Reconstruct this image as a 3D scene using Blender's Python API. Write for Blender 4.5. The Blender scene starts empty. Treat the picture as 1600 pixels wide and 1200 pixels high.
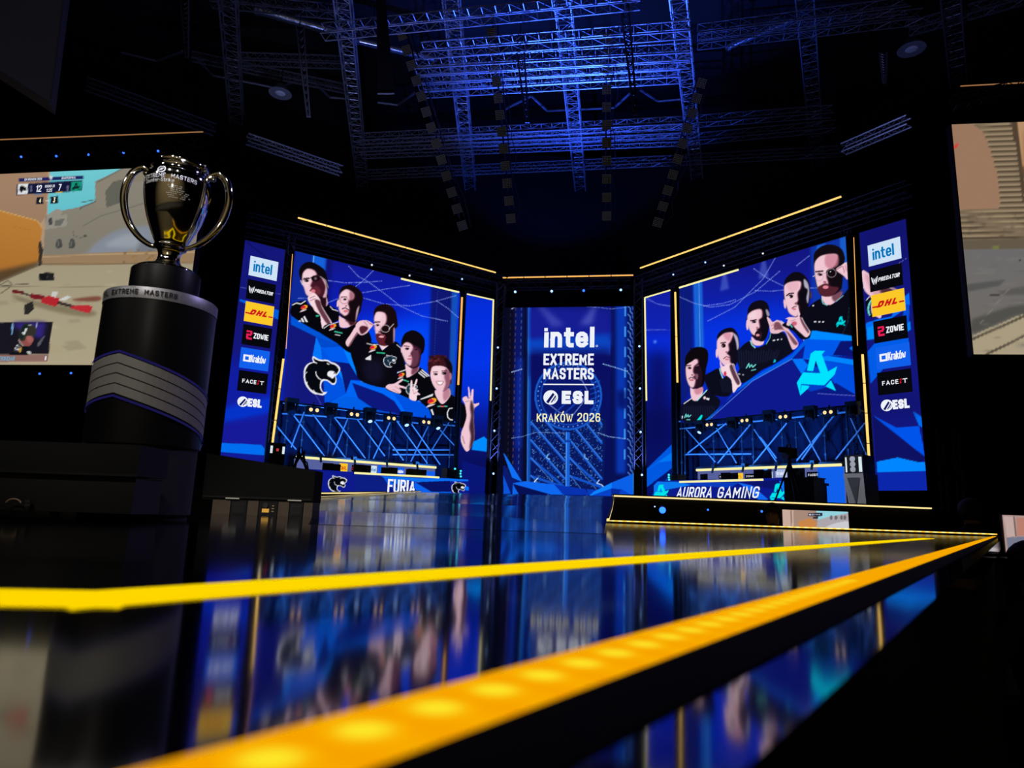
import bpy, bmesh, math, random
import numpy as np
from mathutils import Vector, Matrix

random.seed(7)
scene = bpy.context.scene
COL = scene.collection

# ------------------------------------------------------------------ camera
# survey of the photograph: focal 1060 px, pitched up 10.8 deg, rolled 2 deg, 7 cm above the glossy deck
FOC, PITCH, ROLL, CAMH = 1060.0, math.radians(10.82), math.radians(2.008), 0.07
cp, sp, cr, sr = math.cos(PITCH), math.sin(PITCH), math.cos(ROLL), math.sin(ROLL)
FWD = Vector((0, cp, sp)); UP0 = Vector((0, -sp, cp)); RT0 = Vector((1, 0, 0))
RGT = RT0 * cr + UP0 * sr
UPV = UP0 * cr - RT0 * sr
cam_data = bpy.data.cameras.new('camera')
cam = bpy.data.objects.new('camera', cam_data); COL.objects.link(cam)
cam_data.sensor_width = 36.0
cam_data.lens = FOC / 1600.0 * 36.0
cam_data.clip_start = 0.005; cam_data.clip_end = 200
cam_data.dof.use_dof = True
cam_data.dof.focus_distance = 11.0
cam_data.dof.aperture_fstop = 5.6
m = Matrix.Identity(4)
for i in range(3):
    m[i][0] = RGT[i]; m[i][1] = UPV[i]; m[i][2] = -FWD[i]
m[2][3] = CAMH
cam.matrix_world = m
scene.camera = cam

# ------------------------------------------------------------------ world, exposure
world = bpy.data.worlds.new('world'); scene.world = world
world.use_nodes = True
world.node_tree.nodes['Background'].inputs[0].default_value = (0.10, 0.12, 0.25, 1)
world.node_tree.nodes['Background'].inputs[1].default_value = 0.004
vs = scene.view_settings
vs.view_transform = 'Standard'; vs.look = 'None'; vs.exposure = 0.0; vs.gamma = 1.0; vs.use_curve_mapping = False
scene.cycles.use_denoising = True
scene.cycles.max_bounces = 6
scene.cycles.sample_clamp_indirect = 6.0

# ------------------------------------------------------------------ show lights and added unseen spots (large ones; small ones stand further down)
def spot(name, loc, target, watts, color, angle, blend=0.4, size=0.08):
    d = bpy.data.lights.new(name, 'SPOT'); d.energy = watts; d.color = color
    d.spot_size = math.radians(angle); d.spot_blend = blend; d.shadow_soft_size = size
    o = bpy.data.objects.new(name, d); COL.objects.link(o)
    o.location = loc
    o.rotation_euler = (Vector(target) - Vector(loc)).to_track_quat('-Z', 'Y').to_euler()
    return o
BLUE = (0.10, 0.22, 1.0); DEEP = (0.12, 0.16, 1.0); WARM = (1.0, 0.82, 0.62)
NAVY = (0.035, 0.11, 1.0)
spot('trophy_key_light', (-3.0, -3.5, 7.5), (-1.5, 2.75, 1.1), 1500, (1.0, 0.95, 0.88), 14, size=0.16)
spot('trophy_cross_light', (0.4, -3.5, 7.5), (-1.5, 2.75, 1.2), 420, (1.0, 0.95, 0.9), 12, size=0.14)  # this and the next two: unseen spots added for highlights on the chrome
spot('trophy_low_light', (-0.3, -6.0, 3.0), (-1.5, 2.75, 1.25), 160, (1.0, 0.93, 0.82), 9, size=0.12)
spot('trophy_side_light', (-7.0, -1.0, 5.0), (-1.5, 2.75, 1.2), 220, (1.0, 0.95, 0.9), 10, size=0.14)
spot('trophy_back_light', (4.5, 5.2, 6.5), (-1.45, 2.75, 0.9), 900, (0.52, 0.44, 1.0), 16, size=0.2)
spot('roof_wash_light', (0.4, 23.6, 7.8), (0.3, 20.5, 14.5), 4200, NAVY, 84)
spot('roof_wash_light', (3.0, 23.4, 7.8), (3.2, 20.5, 14.5), 5200, NAVY, 84)
spot('roof_wash_light', (1.7, 24.0, 8.8), (1.7, 26.0, 14.5), 1500, NAVY, 84)
spot('roof_wash_light', (-4.5, 17.5, 8.4), (-5.0, 19.0, 14.5), 420, (0.40, 0.45, 1.0), 100)
spot('roof_wash_light', (8.5, 13.5, 8.0), (8.0, 17.0, 14.5), 300, (0.3, 0.36, 1.0), 90)
for x, w in ((-13, 4200), (-3, 5200), (8, 4200)):
    spot('unseen_wall_fill', (x, -7.0, 10.0), (x, -19.0, 3.5), w, (1.0, 0.92, 0.68), 125, 0.6)  # unseen fill added so the trophy has a bright wall to mirror

# ------------------------------------------------------------------ survey helpers
CAM = Vector((0, 0, CAMH))
def ray(x, y):
    return (FWD + RGT * ((x - 800) / FOC) - UPV * ((y - 600) / FOC))
def at_z(x, y, z):
    d = ray(x, y); return CAM + d * ((z - CAMH) / d.z)
def at_y(x, y, Y):
    d = ray(x, y); return CAM + d * (Y / d.y)
def project(P):
    q = P - CAM; k = q.dot(FWD)
    return 800 + FOC * q.dot(RGT) / k, 600 - FOC * q.dot(UPV) / k

class Plane:
    """upright plane through two ground points, a -> b running left to right seen from the hall"""
    def __init__(s, a, b, z0=0.0):
        s.a = Vector((a[0], a[1], 0)); d = Vector((b[0] - a[0], b[1] - a[1], 0)); s.len = d.length
        s.t = d.normalized(); s.n = Vector((s.t.y, -s.t.x, 0))      # n faces the hall
    def pt(s, u, z, off=0.0):
        return s.a + s.t * u + s.n * off + Vector((0, 0, z))
    def px(s, x, y, off=0.0):
        d = ray(x, y); k = (s.a + s.n * off - CAM).dot(s.n) / d.dot(s.n); P = CAM + d * k
        return (P - s.a).dot(s.t), P.z
    def P(s, x, y, off=0.0):
        u, z = s.px(x, y, off); return s.pt(u, z, off)
    def shifted(s, off):
        q = s.a + s.n * off; return Plane((q.x, q.y), (q.x + s.t.x, q.y + s.t.y))
WL = Plane((-7.10, 16.333), (-0.45, 21.012))       # left wing of the stage back wall
WR = Plane((3.853, 20.025), (8.60, 13.566))        # right wing
WC = Plane((-0.60, 21.365), (4.00, 20.631))        # centre

# ------------------------------------------------------------------ materials
MATS = {}
def lin(c):
    return tuple(((v / 255.0) / 12.92 if v / 255.0 <= 0.04045 else ((v / 255.0 + 0.055) / 1.055) ** 2.4) for v in c)
def surf(name, col, rough=0.5, metal=0.0, grain=0.0, scale=40.0, ior=1.45):
    if name in MATS: return MATS[name]
    mt = bpy.data.materials.new(name); mt.use_nodes = True; nt = mt.node_tree
    b = nt.nodes['Principled BSDF']
    c = lin(col) + (1,)
    b.inputs['Base Color'].default_value = c; b.inputs['Roughness'].default_value = rough
    b.inputs['Metallic'].default_value = metal; b.inputs['IOR'].default_value = ior
    if grain:
        tc = nt.nodes.new('ShaderNodeTexCoord'); n = nt.nodes.new('ShaderNodeTexNoise'); n.inputs['Scale'].default_value = scale
        n.inputs['Detail'].default_value = 4
        nt.links.new(tc.outputs['Object'], n.inputs['Vector'])
        r = nt.nodes.new('ShaderNodeMapRange'); r.inputs[3].default_value = max(0.02, rough - grain); r.inputs[4].default_value = min(1, rough + grain)
        nt.links.new(n.outputs[0], r.inputs[0]); nt.links.new(r.outputs[0], b.inputs['Roughness'])
        mx = nt.nodes.new('ShaderNodeMixRGB'); mx.inputs[1].default_value = tuple(v * 0.75 for v in c[:3]) + (1,)
        mx.inputs[2].default_value = tuple(min(1, v * 1.2) for v in c[:3]) + (1,)
        nt.links.new(n.outputs[0], mx.inputs[0]); nt.links.new(mx.outputs[0], b.inputs['Base Color'])
    MATS[name] = mt; return mt
def glow(name, col, power=1.0, sample=True):
    if name in MATS: return MATS[name]
    mt = bpy.data.materials.new(name); mt.use_nodes = True; nt = mt.node_tree; nt.nodes.clear()
    o = nt.nodes.new('ShaderNodeOutputMaterial'); e = nt.nodes.new('ShaderNodeEmission')
    e.inputs[0].default_value = lin(col) + (1,); e.inputs[1].default_value = power
    nt.links.new(e.outputs[0], o.inputs[0])
    if not sample: mt.cycles.emission_sampling = 'NONE'
    MATS[name] = mt; return mt

# ------------------------------------------------------------------ mesh helpers
class MB:
    def __init__(s): s.v = []; s.f = []
    def quad(s, a, b, c, d):
        k = len(s.v); s.v += [tuple(a), tuple(b), tuple(c), tuple(d)]; s.f.append((k, k + 1, k + 2, k + 3))
    def ngon(s, pts):
        k = len(s.v); s.v += [tuple(p) for p in pts]; s.f.append(tuple(range(k, k + len(pts))))
    def hexa(s, p):          # p: 4 bottom, 4 top corners in turn
        k = len(s.v); s.v += [tuple(q) for q in p]
        for f in ((3, 2, 1, 0), (4, 5, 6, 7), (0, 1, 5, 4), (1, 2, 6, 5), (2, 3, 7, 6), (3, 0, 4, 7)): s.f.append(tuple(k + i for i in f))
    def box(s, c, size, x=Vector((1, 0, 0)), y=None, z=Vector((0, 0, 1))):
        x = Vector(x).normalized(); z = Vector(z).normalized(); y = z.cross(x).normalized() if y is None else Vector(y)
        c = Vector(c); a, b, h = (q / 2 for q in size)
        s.hexa([c + x * i * a + y * j * b + z * k * h for k in (-1, 1) for i, j in ((-1, -1), (1, -1), (1, 1), (-1, 1))])
    def tube(s, p, q, r, n=4, r2=None, cap=True):
        p = Vector(p); q = Vector(q); d = q - p
        if d.length < 1e-6: return
        d.normalize(); a = d.orthogonal().normalized(); b = d.cross(a); r2 = r if r2 is None else r2
        k = len(s.v)
        for c, rr in ((p, r), (q, r2)):
            for i in range(n):
                t = 2 * math.pi * (i + 0.5) / n
                s.v.append(tuple(c + a * math.cos(t) * rr + b * math.sin(t) * rr))
        for i in range(n):
            j = (i + 1) % n; s.f.append((k + i, k + j, k + n + j, k + n + i))
        if cap:
            s.f.append(tuple(k + i for i in reversed(range(n)))); s.f.append(tuple(k + n + i for i in range(n)))
    def path(s, pts, r, n=8, closed=False):
        pts = [Vector(p) for p in pts]; m = len(pts); k = len(s.v)
        rs = r if isinstance(r, (list, tuple)) else [r] * m
        ref = None
        for i, p in enumerate(pts):
            if closed: d = pts[(i + 1) % m] - pts[i - 1]
            else: d = pts[min(i + 1, m - 1)] - pts[max(i - 1, 0)]
            d.normalize()
            if ref is None: ref = d.orthogonal().normalized()
            ref = (ref - d * ref.dot(d)).normalized(); b = d.cross(ref)
            for j in range(n):
                t = 2 * math.pi * j / n
                s.v.append(tuple(p + ref * math.cos(t) * rs[i] + b * math.sin(t) * rs[i]))
        for i in range(m if closed else m - 1):
            for j in range(n):
                j2 = (j + 1) % n; i2 = (i + 1) % m
                s.f.append((k + i * n + j, k + i * n + j2, k + i2 * n + j2, k + i2 * n + j))
        if not closed:
            s.f.append(tuple(k + j for j in reversed(range(n)))); s.f.append(tuple(k + (m - 1) * n + j for j in range(n)))
    def lathe(s, prof, c, n=48, axis=None, cap=True):
        c = Vector(c); ax = Vector((0, 0, 1)) if axis is None else Vector(axis).normalized()
        a = ax.orthogonal().normalized() if axis is not None else Vector((1, 0, 0)); b = ax.cross(a)
        k = len(s.v); m = len(prof)
        for r, z in prof:
            for i in range(n):
                t = 2 * math.pi * i / n
                s.v.append(tuple(c + ax * z + (a * math.cos(t) + b * math.sin(t)) * r))
        for i in range(m - 1):
            for j in range(n):
                j2 = (j + 1) % n
                s.f.append((k + i * n + j, k + i * n + j2, k + (i + 1) * n + j2, k + (i + 1) * n + j))
        if cap:
            s.f.append(tuple(k + j for j in reversed(range(n)))); s.f.append(tuple(k + (m - 1) * n + j for j in range(n)))
    def sphere(s, c, r, n=10, m=6, sc=(1, 1, 1)):
        c = Vector(c); k = len(s.v)
        for i in range(m + 1):
            p = math.pi * i / m
            for j in range(n):
                t = 2 * math.pi * j / n
                s.v.append((c.x + r * sc[0] * math.sin(p) * math.cos(t), c.y + r * sc[1] * math.sin(p) * math.sin(t), c.z + r * sc[2] * math.cos(p)))
        for i in range(m):
            for j in range(n):
                j2 = (j + 1) % n; s.f.append((k + i * n + j, k + (i + 1) * n + j, k + (i + 1) * n + j2, k + i * n + j2))
    def build(s, name, mat, parent=None, smooth=False):
        me = bpy.data.meshes.new(name); me.from_pydata(s.v, [], s.f); me.update()
        if smooth:
            me.polygons.foreach_set('use_smooth', [True] * len(me.polygons))
            try: me.set_sharp_from_angle(angle=math.radians(38))
            except Exception: pass
        me.materials.append(mat)
        return link(name, me, parent)
def link(name, data, parent=None):
    o = bpy.data.objects.new(name, data); COL.objects.link(o)
    if parent is not None: adopt(o, parent)
    return o
def origin(o):
    p = Vector((0, 0, 0))
    while o is not None: p += Vector(o.get('_base', (0, 0, 0))); o = o.parent
    return p
def adopt(o, parent):
    o.parent = parent; o.matrix_parent_inverse = Matrix.Translation(-origin(parent))
def tag(o, label, cat, group=None, kind=None):
    if label: o['label'] = label
    if cat: o['category'] = cat
    if group: o['group'] = group
    if kind: o['kind'] = kind
    return o
def thing(name, loc, label, cat, group=None):
    o = bpy.data.objects.new(name, None); COL.objects.link(o); o.location = loc; o['_base'] = tuple(loc)
    o.empty_display_size = 0.1
    return tag(o, label, cat, group)
def struct(name, mb, mat, parent=None, label=None):
    o = mb.build(name, mat, parent); o['kind'] = 'structure'
    if label: o['label'] = label
    return o
NTH = ['first', 'second', 'third', 'fourth', 'fifth', 'sixth', 'seventh', 'eighth', 'ninth', 'tenth', 'eleventh', 'twelfth']

# ------------------------------------------------------------------ lettering: a small stroke alphabet drawn as flat ribbons
_O = [(0, .2), (.1, .06), (.3, 0), (.7, 0), (.9, .06), (1, .2), (1, .8), (.9, .94), (.7, 1), (.3, 1), (.1, .94), (0, .8), (0, .2)]
_S = [(1, .8), (.9, .94), (.7, 1), (.3, 1), (.1, .94), (0, .8), (0, .69), (.1, .57), (.9, .43), (1, .31), (1, .2), (.9, .06), (.7, 0), (.3, 0), (.1, .06), (0, .2)]
_P = [(0, 0), (0, 1), (.7, 1), (.92, .94), (1, .82), (1, .64), (.92, .52), (.7, .46), (0, .46)]
_B = [(0, .46), (.7, .46), (.92, .4), (1, .28), (1, .16), (.92, .05), (.7, 0), (0, 0)]
_sm = lambda L, h=.7: [(x, y * h) for x, y in L]
GLY = {
 'A': (.62, [[(0, 0), (.5, 1), (1, 0)], [(.2, .3), (.8, .3)]]), 'B': (.5, [_P, _B]), 'C': (.5, [_O[4:][::1][:0] or [(1, .78), (.9, .94), (.7, 1), (.3, 1), (.1, .94), (0, .8), (0, .2), (.1, .06), (.3, 0), (.7, 0), (.9, .06), (1, .22)]]),
 'D': (.52, [[(0, 0), (0, 1), (.6, 1), (.88, .93), (1, .78), (1, .22), (.88, .07), (.6, 0), (0, 0)]]), 'E': (.44, [[(1, 0), (0, 0), (0, 1), (1, 1)], [(0, .5), (.85, .5)]]), 'F': (.44, [[(0, 0), (0, 1), (1, 1)], [(0, .5), (.85, .5)]]),
 'G': (.52, [[(1, .78), (.9, .94), (.7, 1), (.3, 1), (.1, .94), (0, .8), (0, .2), (.1, .06), (.3, 0), (.7, 0), (.9, .06), (1, .2), (1, .46), (.55, .46)]]), 'H': (.5, [[(0, 0), (0, 1)], [(1, 0), (1, 1)], [(0, .5), (1, .5)]]),
 'I': (0, [[(0, 0), (0, 1)]]), 'K': (.52, [[(0, 0), (0, 1)], [(1, 1), (.04, .42)], [(.32, .6), (1, 0)]]), 'L': (.42, [[(0, 1), (0, 0), (1, 0)]]), 'M': (.64, [[(0, 0), (0, 1), (.5, .35), (1, 1), (1, 0)]]), 'N': (.52, [[(0, 0), (0, 1), (1, 0), (1, 1)]]),
 'O': (.52, [_O]), '\u00d3': (.52, [_O, [(.42, 1.2), (.68, 1.38)]]), 'P': (.5, [_P]), 'Q': (.52, [_O, [(.6, .25), (1, -.05)]]), 'R': (.52, [_P, [(.55, .46), (1, 0)]]), 'S': (.5, [_S]), 'T': (.52, [[(0, 1), (1, 1)], [(.5, 1), (.5, 0)]]), 'U': (.52, [[(0, 1), (0, .2), (.1, .06), (.3, 0), (.7, 0), (.9, .06), (1, .2), (1, 1)]]),
 'V': (.56, [[(0, 1), (.5, 0), (1, 1)]]), 'W': (.8, [[(0, 1), (.25, 0), (.5, .85), (.75, 0), (1, 1)]]), 'X': (.54, [[(0, 0), (1, 1)], [(0, 1), (1, 0)]]), 'Y': (.54, [[(0, 1), (.5, .45), (1, 1)], [(.5, .45), (.5, 0)]]), 'Z': (.5, [[(0, 1), (1, 1), (0, 0), (1, 0)]]),
 '0': (.48, [_O]), '1': (.2, [[(0, .8), (1, 1), (1, 0)]]), '2': (.48, [[(0, .78), (.1, .94), (.3, 1), (.7, 1), (.9, .94), (1, .8), (1, .66), (.9, .52), (0, .08), (0, 0), (1, 0)]]), '3': (.48, [[(0, 1), (1, 1), (.45, .58), (.75, .55), (1, .4), (1, .2), (.9, .06), (.7, 0), (.3, 0), (.1, .06), (0, .2)]]), '4': (.5, [[(.7, 0), (.7, 1), (0, .3), (1, .3)]]), '5': (.48, [[(1, 1), (.05, 1), (0, .55), (.7, .6), (.95, .5), (1, .3), (.9, .06), (.7, 0), (.3, 0), (0, .15)]]),
 '6': (.48, [[(.95, .82), (.85, .95), (.7, 1), (.3, 1), (.1, .94), (0, .8), (0, .2), (.1, .06), (.3, 0), (.7, 0), (.9, .06), (1, .2), (1, .4), (.9, .53), (.7, .57), (0, .52)]]), '7': (.46, [[(0, 1), (1, 1), (.3, 0)]]), ':': (0, [[(0, .1), (0, .22)], [(0, .6), (0, .72)]]), '.': (0, [[(0, 0), (0, .08)]]), '-': (.3, [[(0, .4), (1, .4)]]),
 'i': (0, [[(0, 0), (0, .66)], [(0, .995), (0, 1)]]), '\u0131': (0, [[(0, 0), (0, .68)]]), 'n': (.46, [[(0, 0), (0, .7)], [(0, .42), (.1, .6), (.35, .7), (.68, .7), (.92, .6), (1, .42), (1, 0)]]), 't': (.34, [[(.35, .95), (.35, .2), (.45, .05), (.7, 0), (1, 0)], [(0, .68), (1, .68)]]), 'e': (.5, [[(0.02, .35), (1, .35), (1, .45), (.9, .62), (.65, .7), (.35, .7), (.1, .62), (0, .45), (0, .25), (.1, .08), (.35, 0), (.7, 0), (.95, .1)]]), 'l': (0, [[(0, 0), (0, 1)]]),
 'r': (.26, [[(0, 0), (0, .7)], [(0, .45), (.3, .64), (1, .69)]]), 'a': (.44, [[(.08, .6), (.35, .7), (.7, .7), (.95, .6), (1, .42), (1, 0)], [(1, .4), (.4, .4), (.1, .33), (0, .2), (.1, .06), (.4, 0), (.8, .05), (1, .2)]]), 'k': (.44, [[(0, 0), (0, 1)], [(.9, .7), (.05, .28)], [(.35, .42), (1, 0)]]), 'o': (.48, [_sm(_O)]), '\u00f3': (.48, [_sm(_O), [(.42, .86), (.68, 1.0)]]), 'w': (.7, [[(0, .7), (.25, 0), (.5, .58), (.75, 0), (1, .7)]]), 'u': (.46, [[(0, .7), (0, .2), (.15, .04), (.4, 0), (.7, .02), (1, .2)], [(1, .7), (1, 0)]]), 'v': (.46, [[(0, .7), (.5, 0), (1, .7)]]), 's': (.4, [_sm(_S)]),
}
def letters(txt, bold=0.02, shear=0.0, spacing=1.0, aspect=3.0):
    w = 0.105 + bold * 1.5; g = 0.13 * spacing + w * 0.35; x = 0.0; lay = []
    for ch in txt:
        if ch == ' ': x += 0.32; continue
        aw, L = GLY[ch]; lay.append((x, aw, L)); x += aw + w + g
    tot = x - g - w; kx = (aspect - w) / max(tot, 1e-4) if tot > 0.01 else 1.0
    V, F = [], []
    for x0, aw, L in lay:
        for pl in L:
            p = [Vector((w / 2 + (x0 + aw * a) * kx + 0.0, w / 2 + b * (1 - w), 0)) for a, b in pl]
            cl = len(p) > 3 and (p[0] - p[-1]).length < 1e-6
            if cl: p = p[:-1]
            m = len(p); off = []
            for i in range(m):
                d0 = (p[i] - p[i - 1]) if (i > 0 or cl) else (p[1] - p[0]); d1 = (p[(i + 1) % m] - p[i]) if (i < m - 1 or cl) else d0
                d0 = d0.normalized(); d1 = d1.normalized(); n0 = Vector((-d0.y, d0.x, 0)); n1 = Vector((-d1.y, d1.x, 0)); b = n0 + n1
                if b.length < 0.5: b = n0
                else: b = b.normalized() / max(0.45, b.normalized().dot(n0))
                off.append((b * w / 2, d0, d1))
            k = len(V)
            for i in range(m):
                q = p[i]
                if not cl and m > 1 and i == 0: q = q - off[0][1] * w / 2
                if not cl and i == m - 1: q = q + off[-1][2] * w / 2
                V += [q + off[i][0], q - off[i][0]]
            for i in range(m if cl else m - 1):
                j = (i + 1) % m; F.append((k + 2 * i + 1, k + 2 * j + 1, k + 2 * j, k + 2 * i))
    me = bpy.data.meshes.new('lettering'); me.from_pydata([tuple(v) for v in V], [], F); me.update()
    co = np.array([(v.x / aspect + shear * (v.y - .5) / aspect, v.y, 0) for v in V])
    return me, co
def text_on(pl, txt, bl, tr, mat, parent, name='lettering', bold=0.02, shear=0.0, spacing=1.0, off=0.012, label=None):
    """bl, tr: photo pixels of the text box's lower left and upper right corner on plane pl"""
    u0, z0 = pl.px(*bl, off); u1, z1 = pl.px(*tr, off)
    me, co = letters(txt, bold, shear, spacing, (u1 - u0) / (z1 - z0))
    out = np.empty_like(co)
    for i, (a, b, _) in enumerate(co):
        P = pl.pt(u0 + (u1 - u0) * a, z0 + (z1 - z0) * b, off); out[i] = P
    me.vertices.foreach_set('co', out.ravel()); me.update(); me.materials.clear(); me.materials.append(mat)
    o = link(name, me, parent)
    if label: o['label'] = label
    return o

# ------------------------------------------------------------------ picture maker for the LED walls (flat print, kept as a colour attribute on the LED grid)
class Art:
    def __init__(s, x0, y0, x1, y1, ss=2, base=(0, 0, 0)):
        s.x0, s.y0, s.ss = x0, y0, ss
        s.w = int((x1 - x0) * ss); s.h = int((y1 - y0) * ss)
        s.a = np.empty((s.h, s.w, 3), np.float32); s.a[:] = base
        s.ox = s.oy = 0.0; s.k = 1.0
    def frame(s, ox=0, oy=0, k=1.0): s.ox, s.oy, s.k = ox, oy, k; return s
    def pts(s, p):
        if isinstance(p, str): p = [tuple(float(q) for q in w.split(',')) for w in p.split()]
        return np.array([((x / s.k + s.ox - s.x0) * s.ss, (y / s.k + s.oy - s.y0) * s.ss) for x, y in p])
    @staticmethod
    def curve(p, n=5):
        m = len(p); out = []
        for i in range(m):
            a, b, c, d = p[i - 1], p[i], p[(i + 1) % m], p[(i + 2) % m]
            for j in range(n):
                t = j / n
                out.append(0.5 * ((2 * b) + (c - a) * t + (2 * a - 5 * b + 4 * c - d) * t * t + (3 * b - a - 3 * c + d) * t ** 3))
        return np.array(out)
    def mask(s, p, f):
        pad = int(f * s.ss * 2) + 2
        x0 = max(0, int(p[:, 0].min()) - pad); x1 = min(s.w, int(p[:, 0].max()) + pad + 2)
        y0 = max(0, int(p[:, 1].min()) - pad); y1 = min(s.h, int(p[:, 1].max()) + pad + 2)
        if x1 <= x0 or y1 <= y0: return None
        n = 3
        xs = (np.arange((x1 - x0) * n) + 0.5) / n + x0; ys = (np.arange((y1 - y0) * n) + 0.5) / n + y0
        ins = np.zeros((len(ys), len(xs)), bool)
        q = np.roll(p, -1, 0)
        for (ax, ay), (bx, by) in zip(p, q):
            if ay == by: continue
            r = np.where((ys >= min(ay, by)) & (ys < max(ay, by)))[0]
            if len(r) == 0: continue
            xc = ax + (ys[r] - ay) * (bx - ax) / (by - ay)
            ins[r] ^= xs[None, :] > xc[:, None]
        mk = ins.reshape(y1 - y0, n, x1 - x0, n).mean((1, 3)).astype(np.float32)
        return s.soft(mk, f), x0, y0, x1, y1
    def soft(s, mk, f):
        r = int(round(f * s.ss))
        if r > 0:
            k = np.ones(2 * r + 1) / (2 * r + 1)
            for _ in range(2):
                mk = np.apply_along_axis(lambda v: np.convolve(v, k, 'same'), 0, mk)
                mk = np.apply_along_axis(lambda v: np.convolve(v, k, 'same'), 1, mk)
        return mk
    def put(s, mk, x0, y0, x1, y1, col, a):
        w = (mk * a)[..., None]; reg = s.a[y0:y1, x0:x1]
        s.a[y0:y1, x0:x1] = reg * (1 - w) + np.array(col, np.float32) * w
    def poly(s, p, col, a=1.0, f=0.0, smooth=False, col2=None, ang=90):
        p = s.pts(p)
        if smooth: p = s.curve(p)
        r = s.mask(p, f)
        if r is None: return
        mk, x0, y0, x1, y1 = r
        if col2 is not None:          # graded fill from col to col2 along ang
            dx, dy = math.cos(math.radians(ang)), math.sin(math.radians(ang))
            pr = p[:, 0] * dx + p[:, 1] * dy; lo, hi = pr.min(), pr.max()
            g = ((np.arange(x0, x1)[None, :] * dx + np.arange(y0, y1)[:, None] * dy) - lo) / max(hi - lo, 1e-6)
            g = np.clip(g, 0, 1)[..., None]
            c = np.array(col, np.float32) * (1 - g) + np.array(col2, np.float32) * g
            w = (mk * a)[..., None]; s.a[y0:y1, x0:x1] = s.a[y0:y1, x0:x1] * (1 - w) + c * w
        else: s.put(mk, x0, y0, x1, y1, col, a)
    def blob(s, p, col, a=1.0, f=0.0, **k):
        if f in (0.4, 0.5) and tuple(col) == (240, 198, 210):      # soft turn from the lit to the shaded side of a face
            q = [tuple(float(v) for v in w.split(',')) for w in p.split()] if isinstance(p, str) else p
            s.poly([(x + 2.0 * s.k, y + 0.3 * s.k) for x, y in q], (120, 62, 78), 0.55, 1.0, True); s.poly([(x + 0.9 * s.k, y) for x, y in q], (196, 134, 150), 0.8, 0.5, True)
        s.poly(p, col, a, f, True, **k)
    def oval(s, cx, cy, rx, ry, col, a=1.0, f=0.0, rot=0):
        c, d = math.cos(math.radians(rot)), math.sin(math.radians(rot))
        s.poly([(cx + rx * math.cos(t) * c - ry * math.sin(t) * d, cy + rx * math.cos(t) * d + ry * math.sin(t) * c) for t in np.linspace(0, 2 * math.pi, 28)[:-1]], col, a, f)
    def line(s, p, w, col, a=1.0, dash=0, f=0.0, closed=False):
        p = s.pts(p); w = w / s.k * s.ss
        if closed: p = np.vstack([p, p[:1]])
        pad = w + 2 + f * s.ss * 2
        x0 = max(0, int(p[:, 0].min() - pad)); x1 = min(s.w, int(p[:, 0].max() + pad) + 1)
        y0 = max(0, int(p[:, 1].min() - pad)); y1 = min(s.h, int(p[:, 1].max() + pad) + 1)
        if x1 <= x0 or y1 <= y0: return
        X, Y = np.meshgrid(np.arange(x0, x1) + 0.5, np.arange(y0, y1) + 0.5)
        mk = np.zeros(X.shape, np.float32); run = 0.0
        for (ax, ay), (bx, by) in zip(p[:-1], p[1:]):
            dx, dy = bx - ax, by - ay; L = math.hypot(dx, dy) + 1e-9
            t = np.clip(((X - ax) * dx + (Y - ay) * dy) / (L * L), 0, 1)
            d = np.hypot(X - ax - t * dx, Y - ay - t * dy)
            v = np.clip(w / 2 - d + 0.5, 0, 1)
            if dash: v = v * (((run + t * L) / s.ss % (2 * dash)) < dash)
            mk = np.maximum(mk, v); run += L
        s.put(s.soft(mk, f), x0, y0, x1, y1, col, a)
    def ring(s, cx, cy, rx, ry, w, col, a=1.0, rot=0):
        c, d = math.cos(math.radians(rot)), math.sin(math.radians(rot))
        s.line([(cx + rx * math.cos(t) * c - ry * math.sin(t) * d, cy + rx * math.cos(t) * d + ry * math.sin(t) * c) for t in np.linspace(0, 2 * math.pi, 30)], w, col, a)
    def grade(s, stops, ang=90):
        """background: list of (position 0..1, colour) down the picture"""
        y = np.linspace(0, 1, s.h); xs = [q[0] for q in stops]
        g = np.stack([np.interp(y, xs, [q[1][i] for q in stops]) for i in range(3)], -1)
        s.a[:] = g[:, None, :]
    def sample(s, X, Y):
        fx = np.clip((X - s.x0) * s.ss - 0.5, 0, s.w - 1.001); fy = np.clip((Y - s.y0) * s.ss - 0.5, 0, s.h - 1.001)
        ix = fx.astype(int); iy = fy.astype(int); u = (fx - ix)[:, None]; v = (fy - iy)[:, None]
        A = s.a
        c = (A[iy, ix] * (1 - u) + A[iy, ix + 1] * u) * (1 - v) + (A[iy + 1, ix] * (1 - u) + A[iy + 1, ix + 1] * u) * v
        c = np.clip(c / 255.0, 0, 1)
        return np.where(c <= 0.04045, c / 12.92, ((c + 0.055) / 1.055) ** 2.4)

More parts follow.
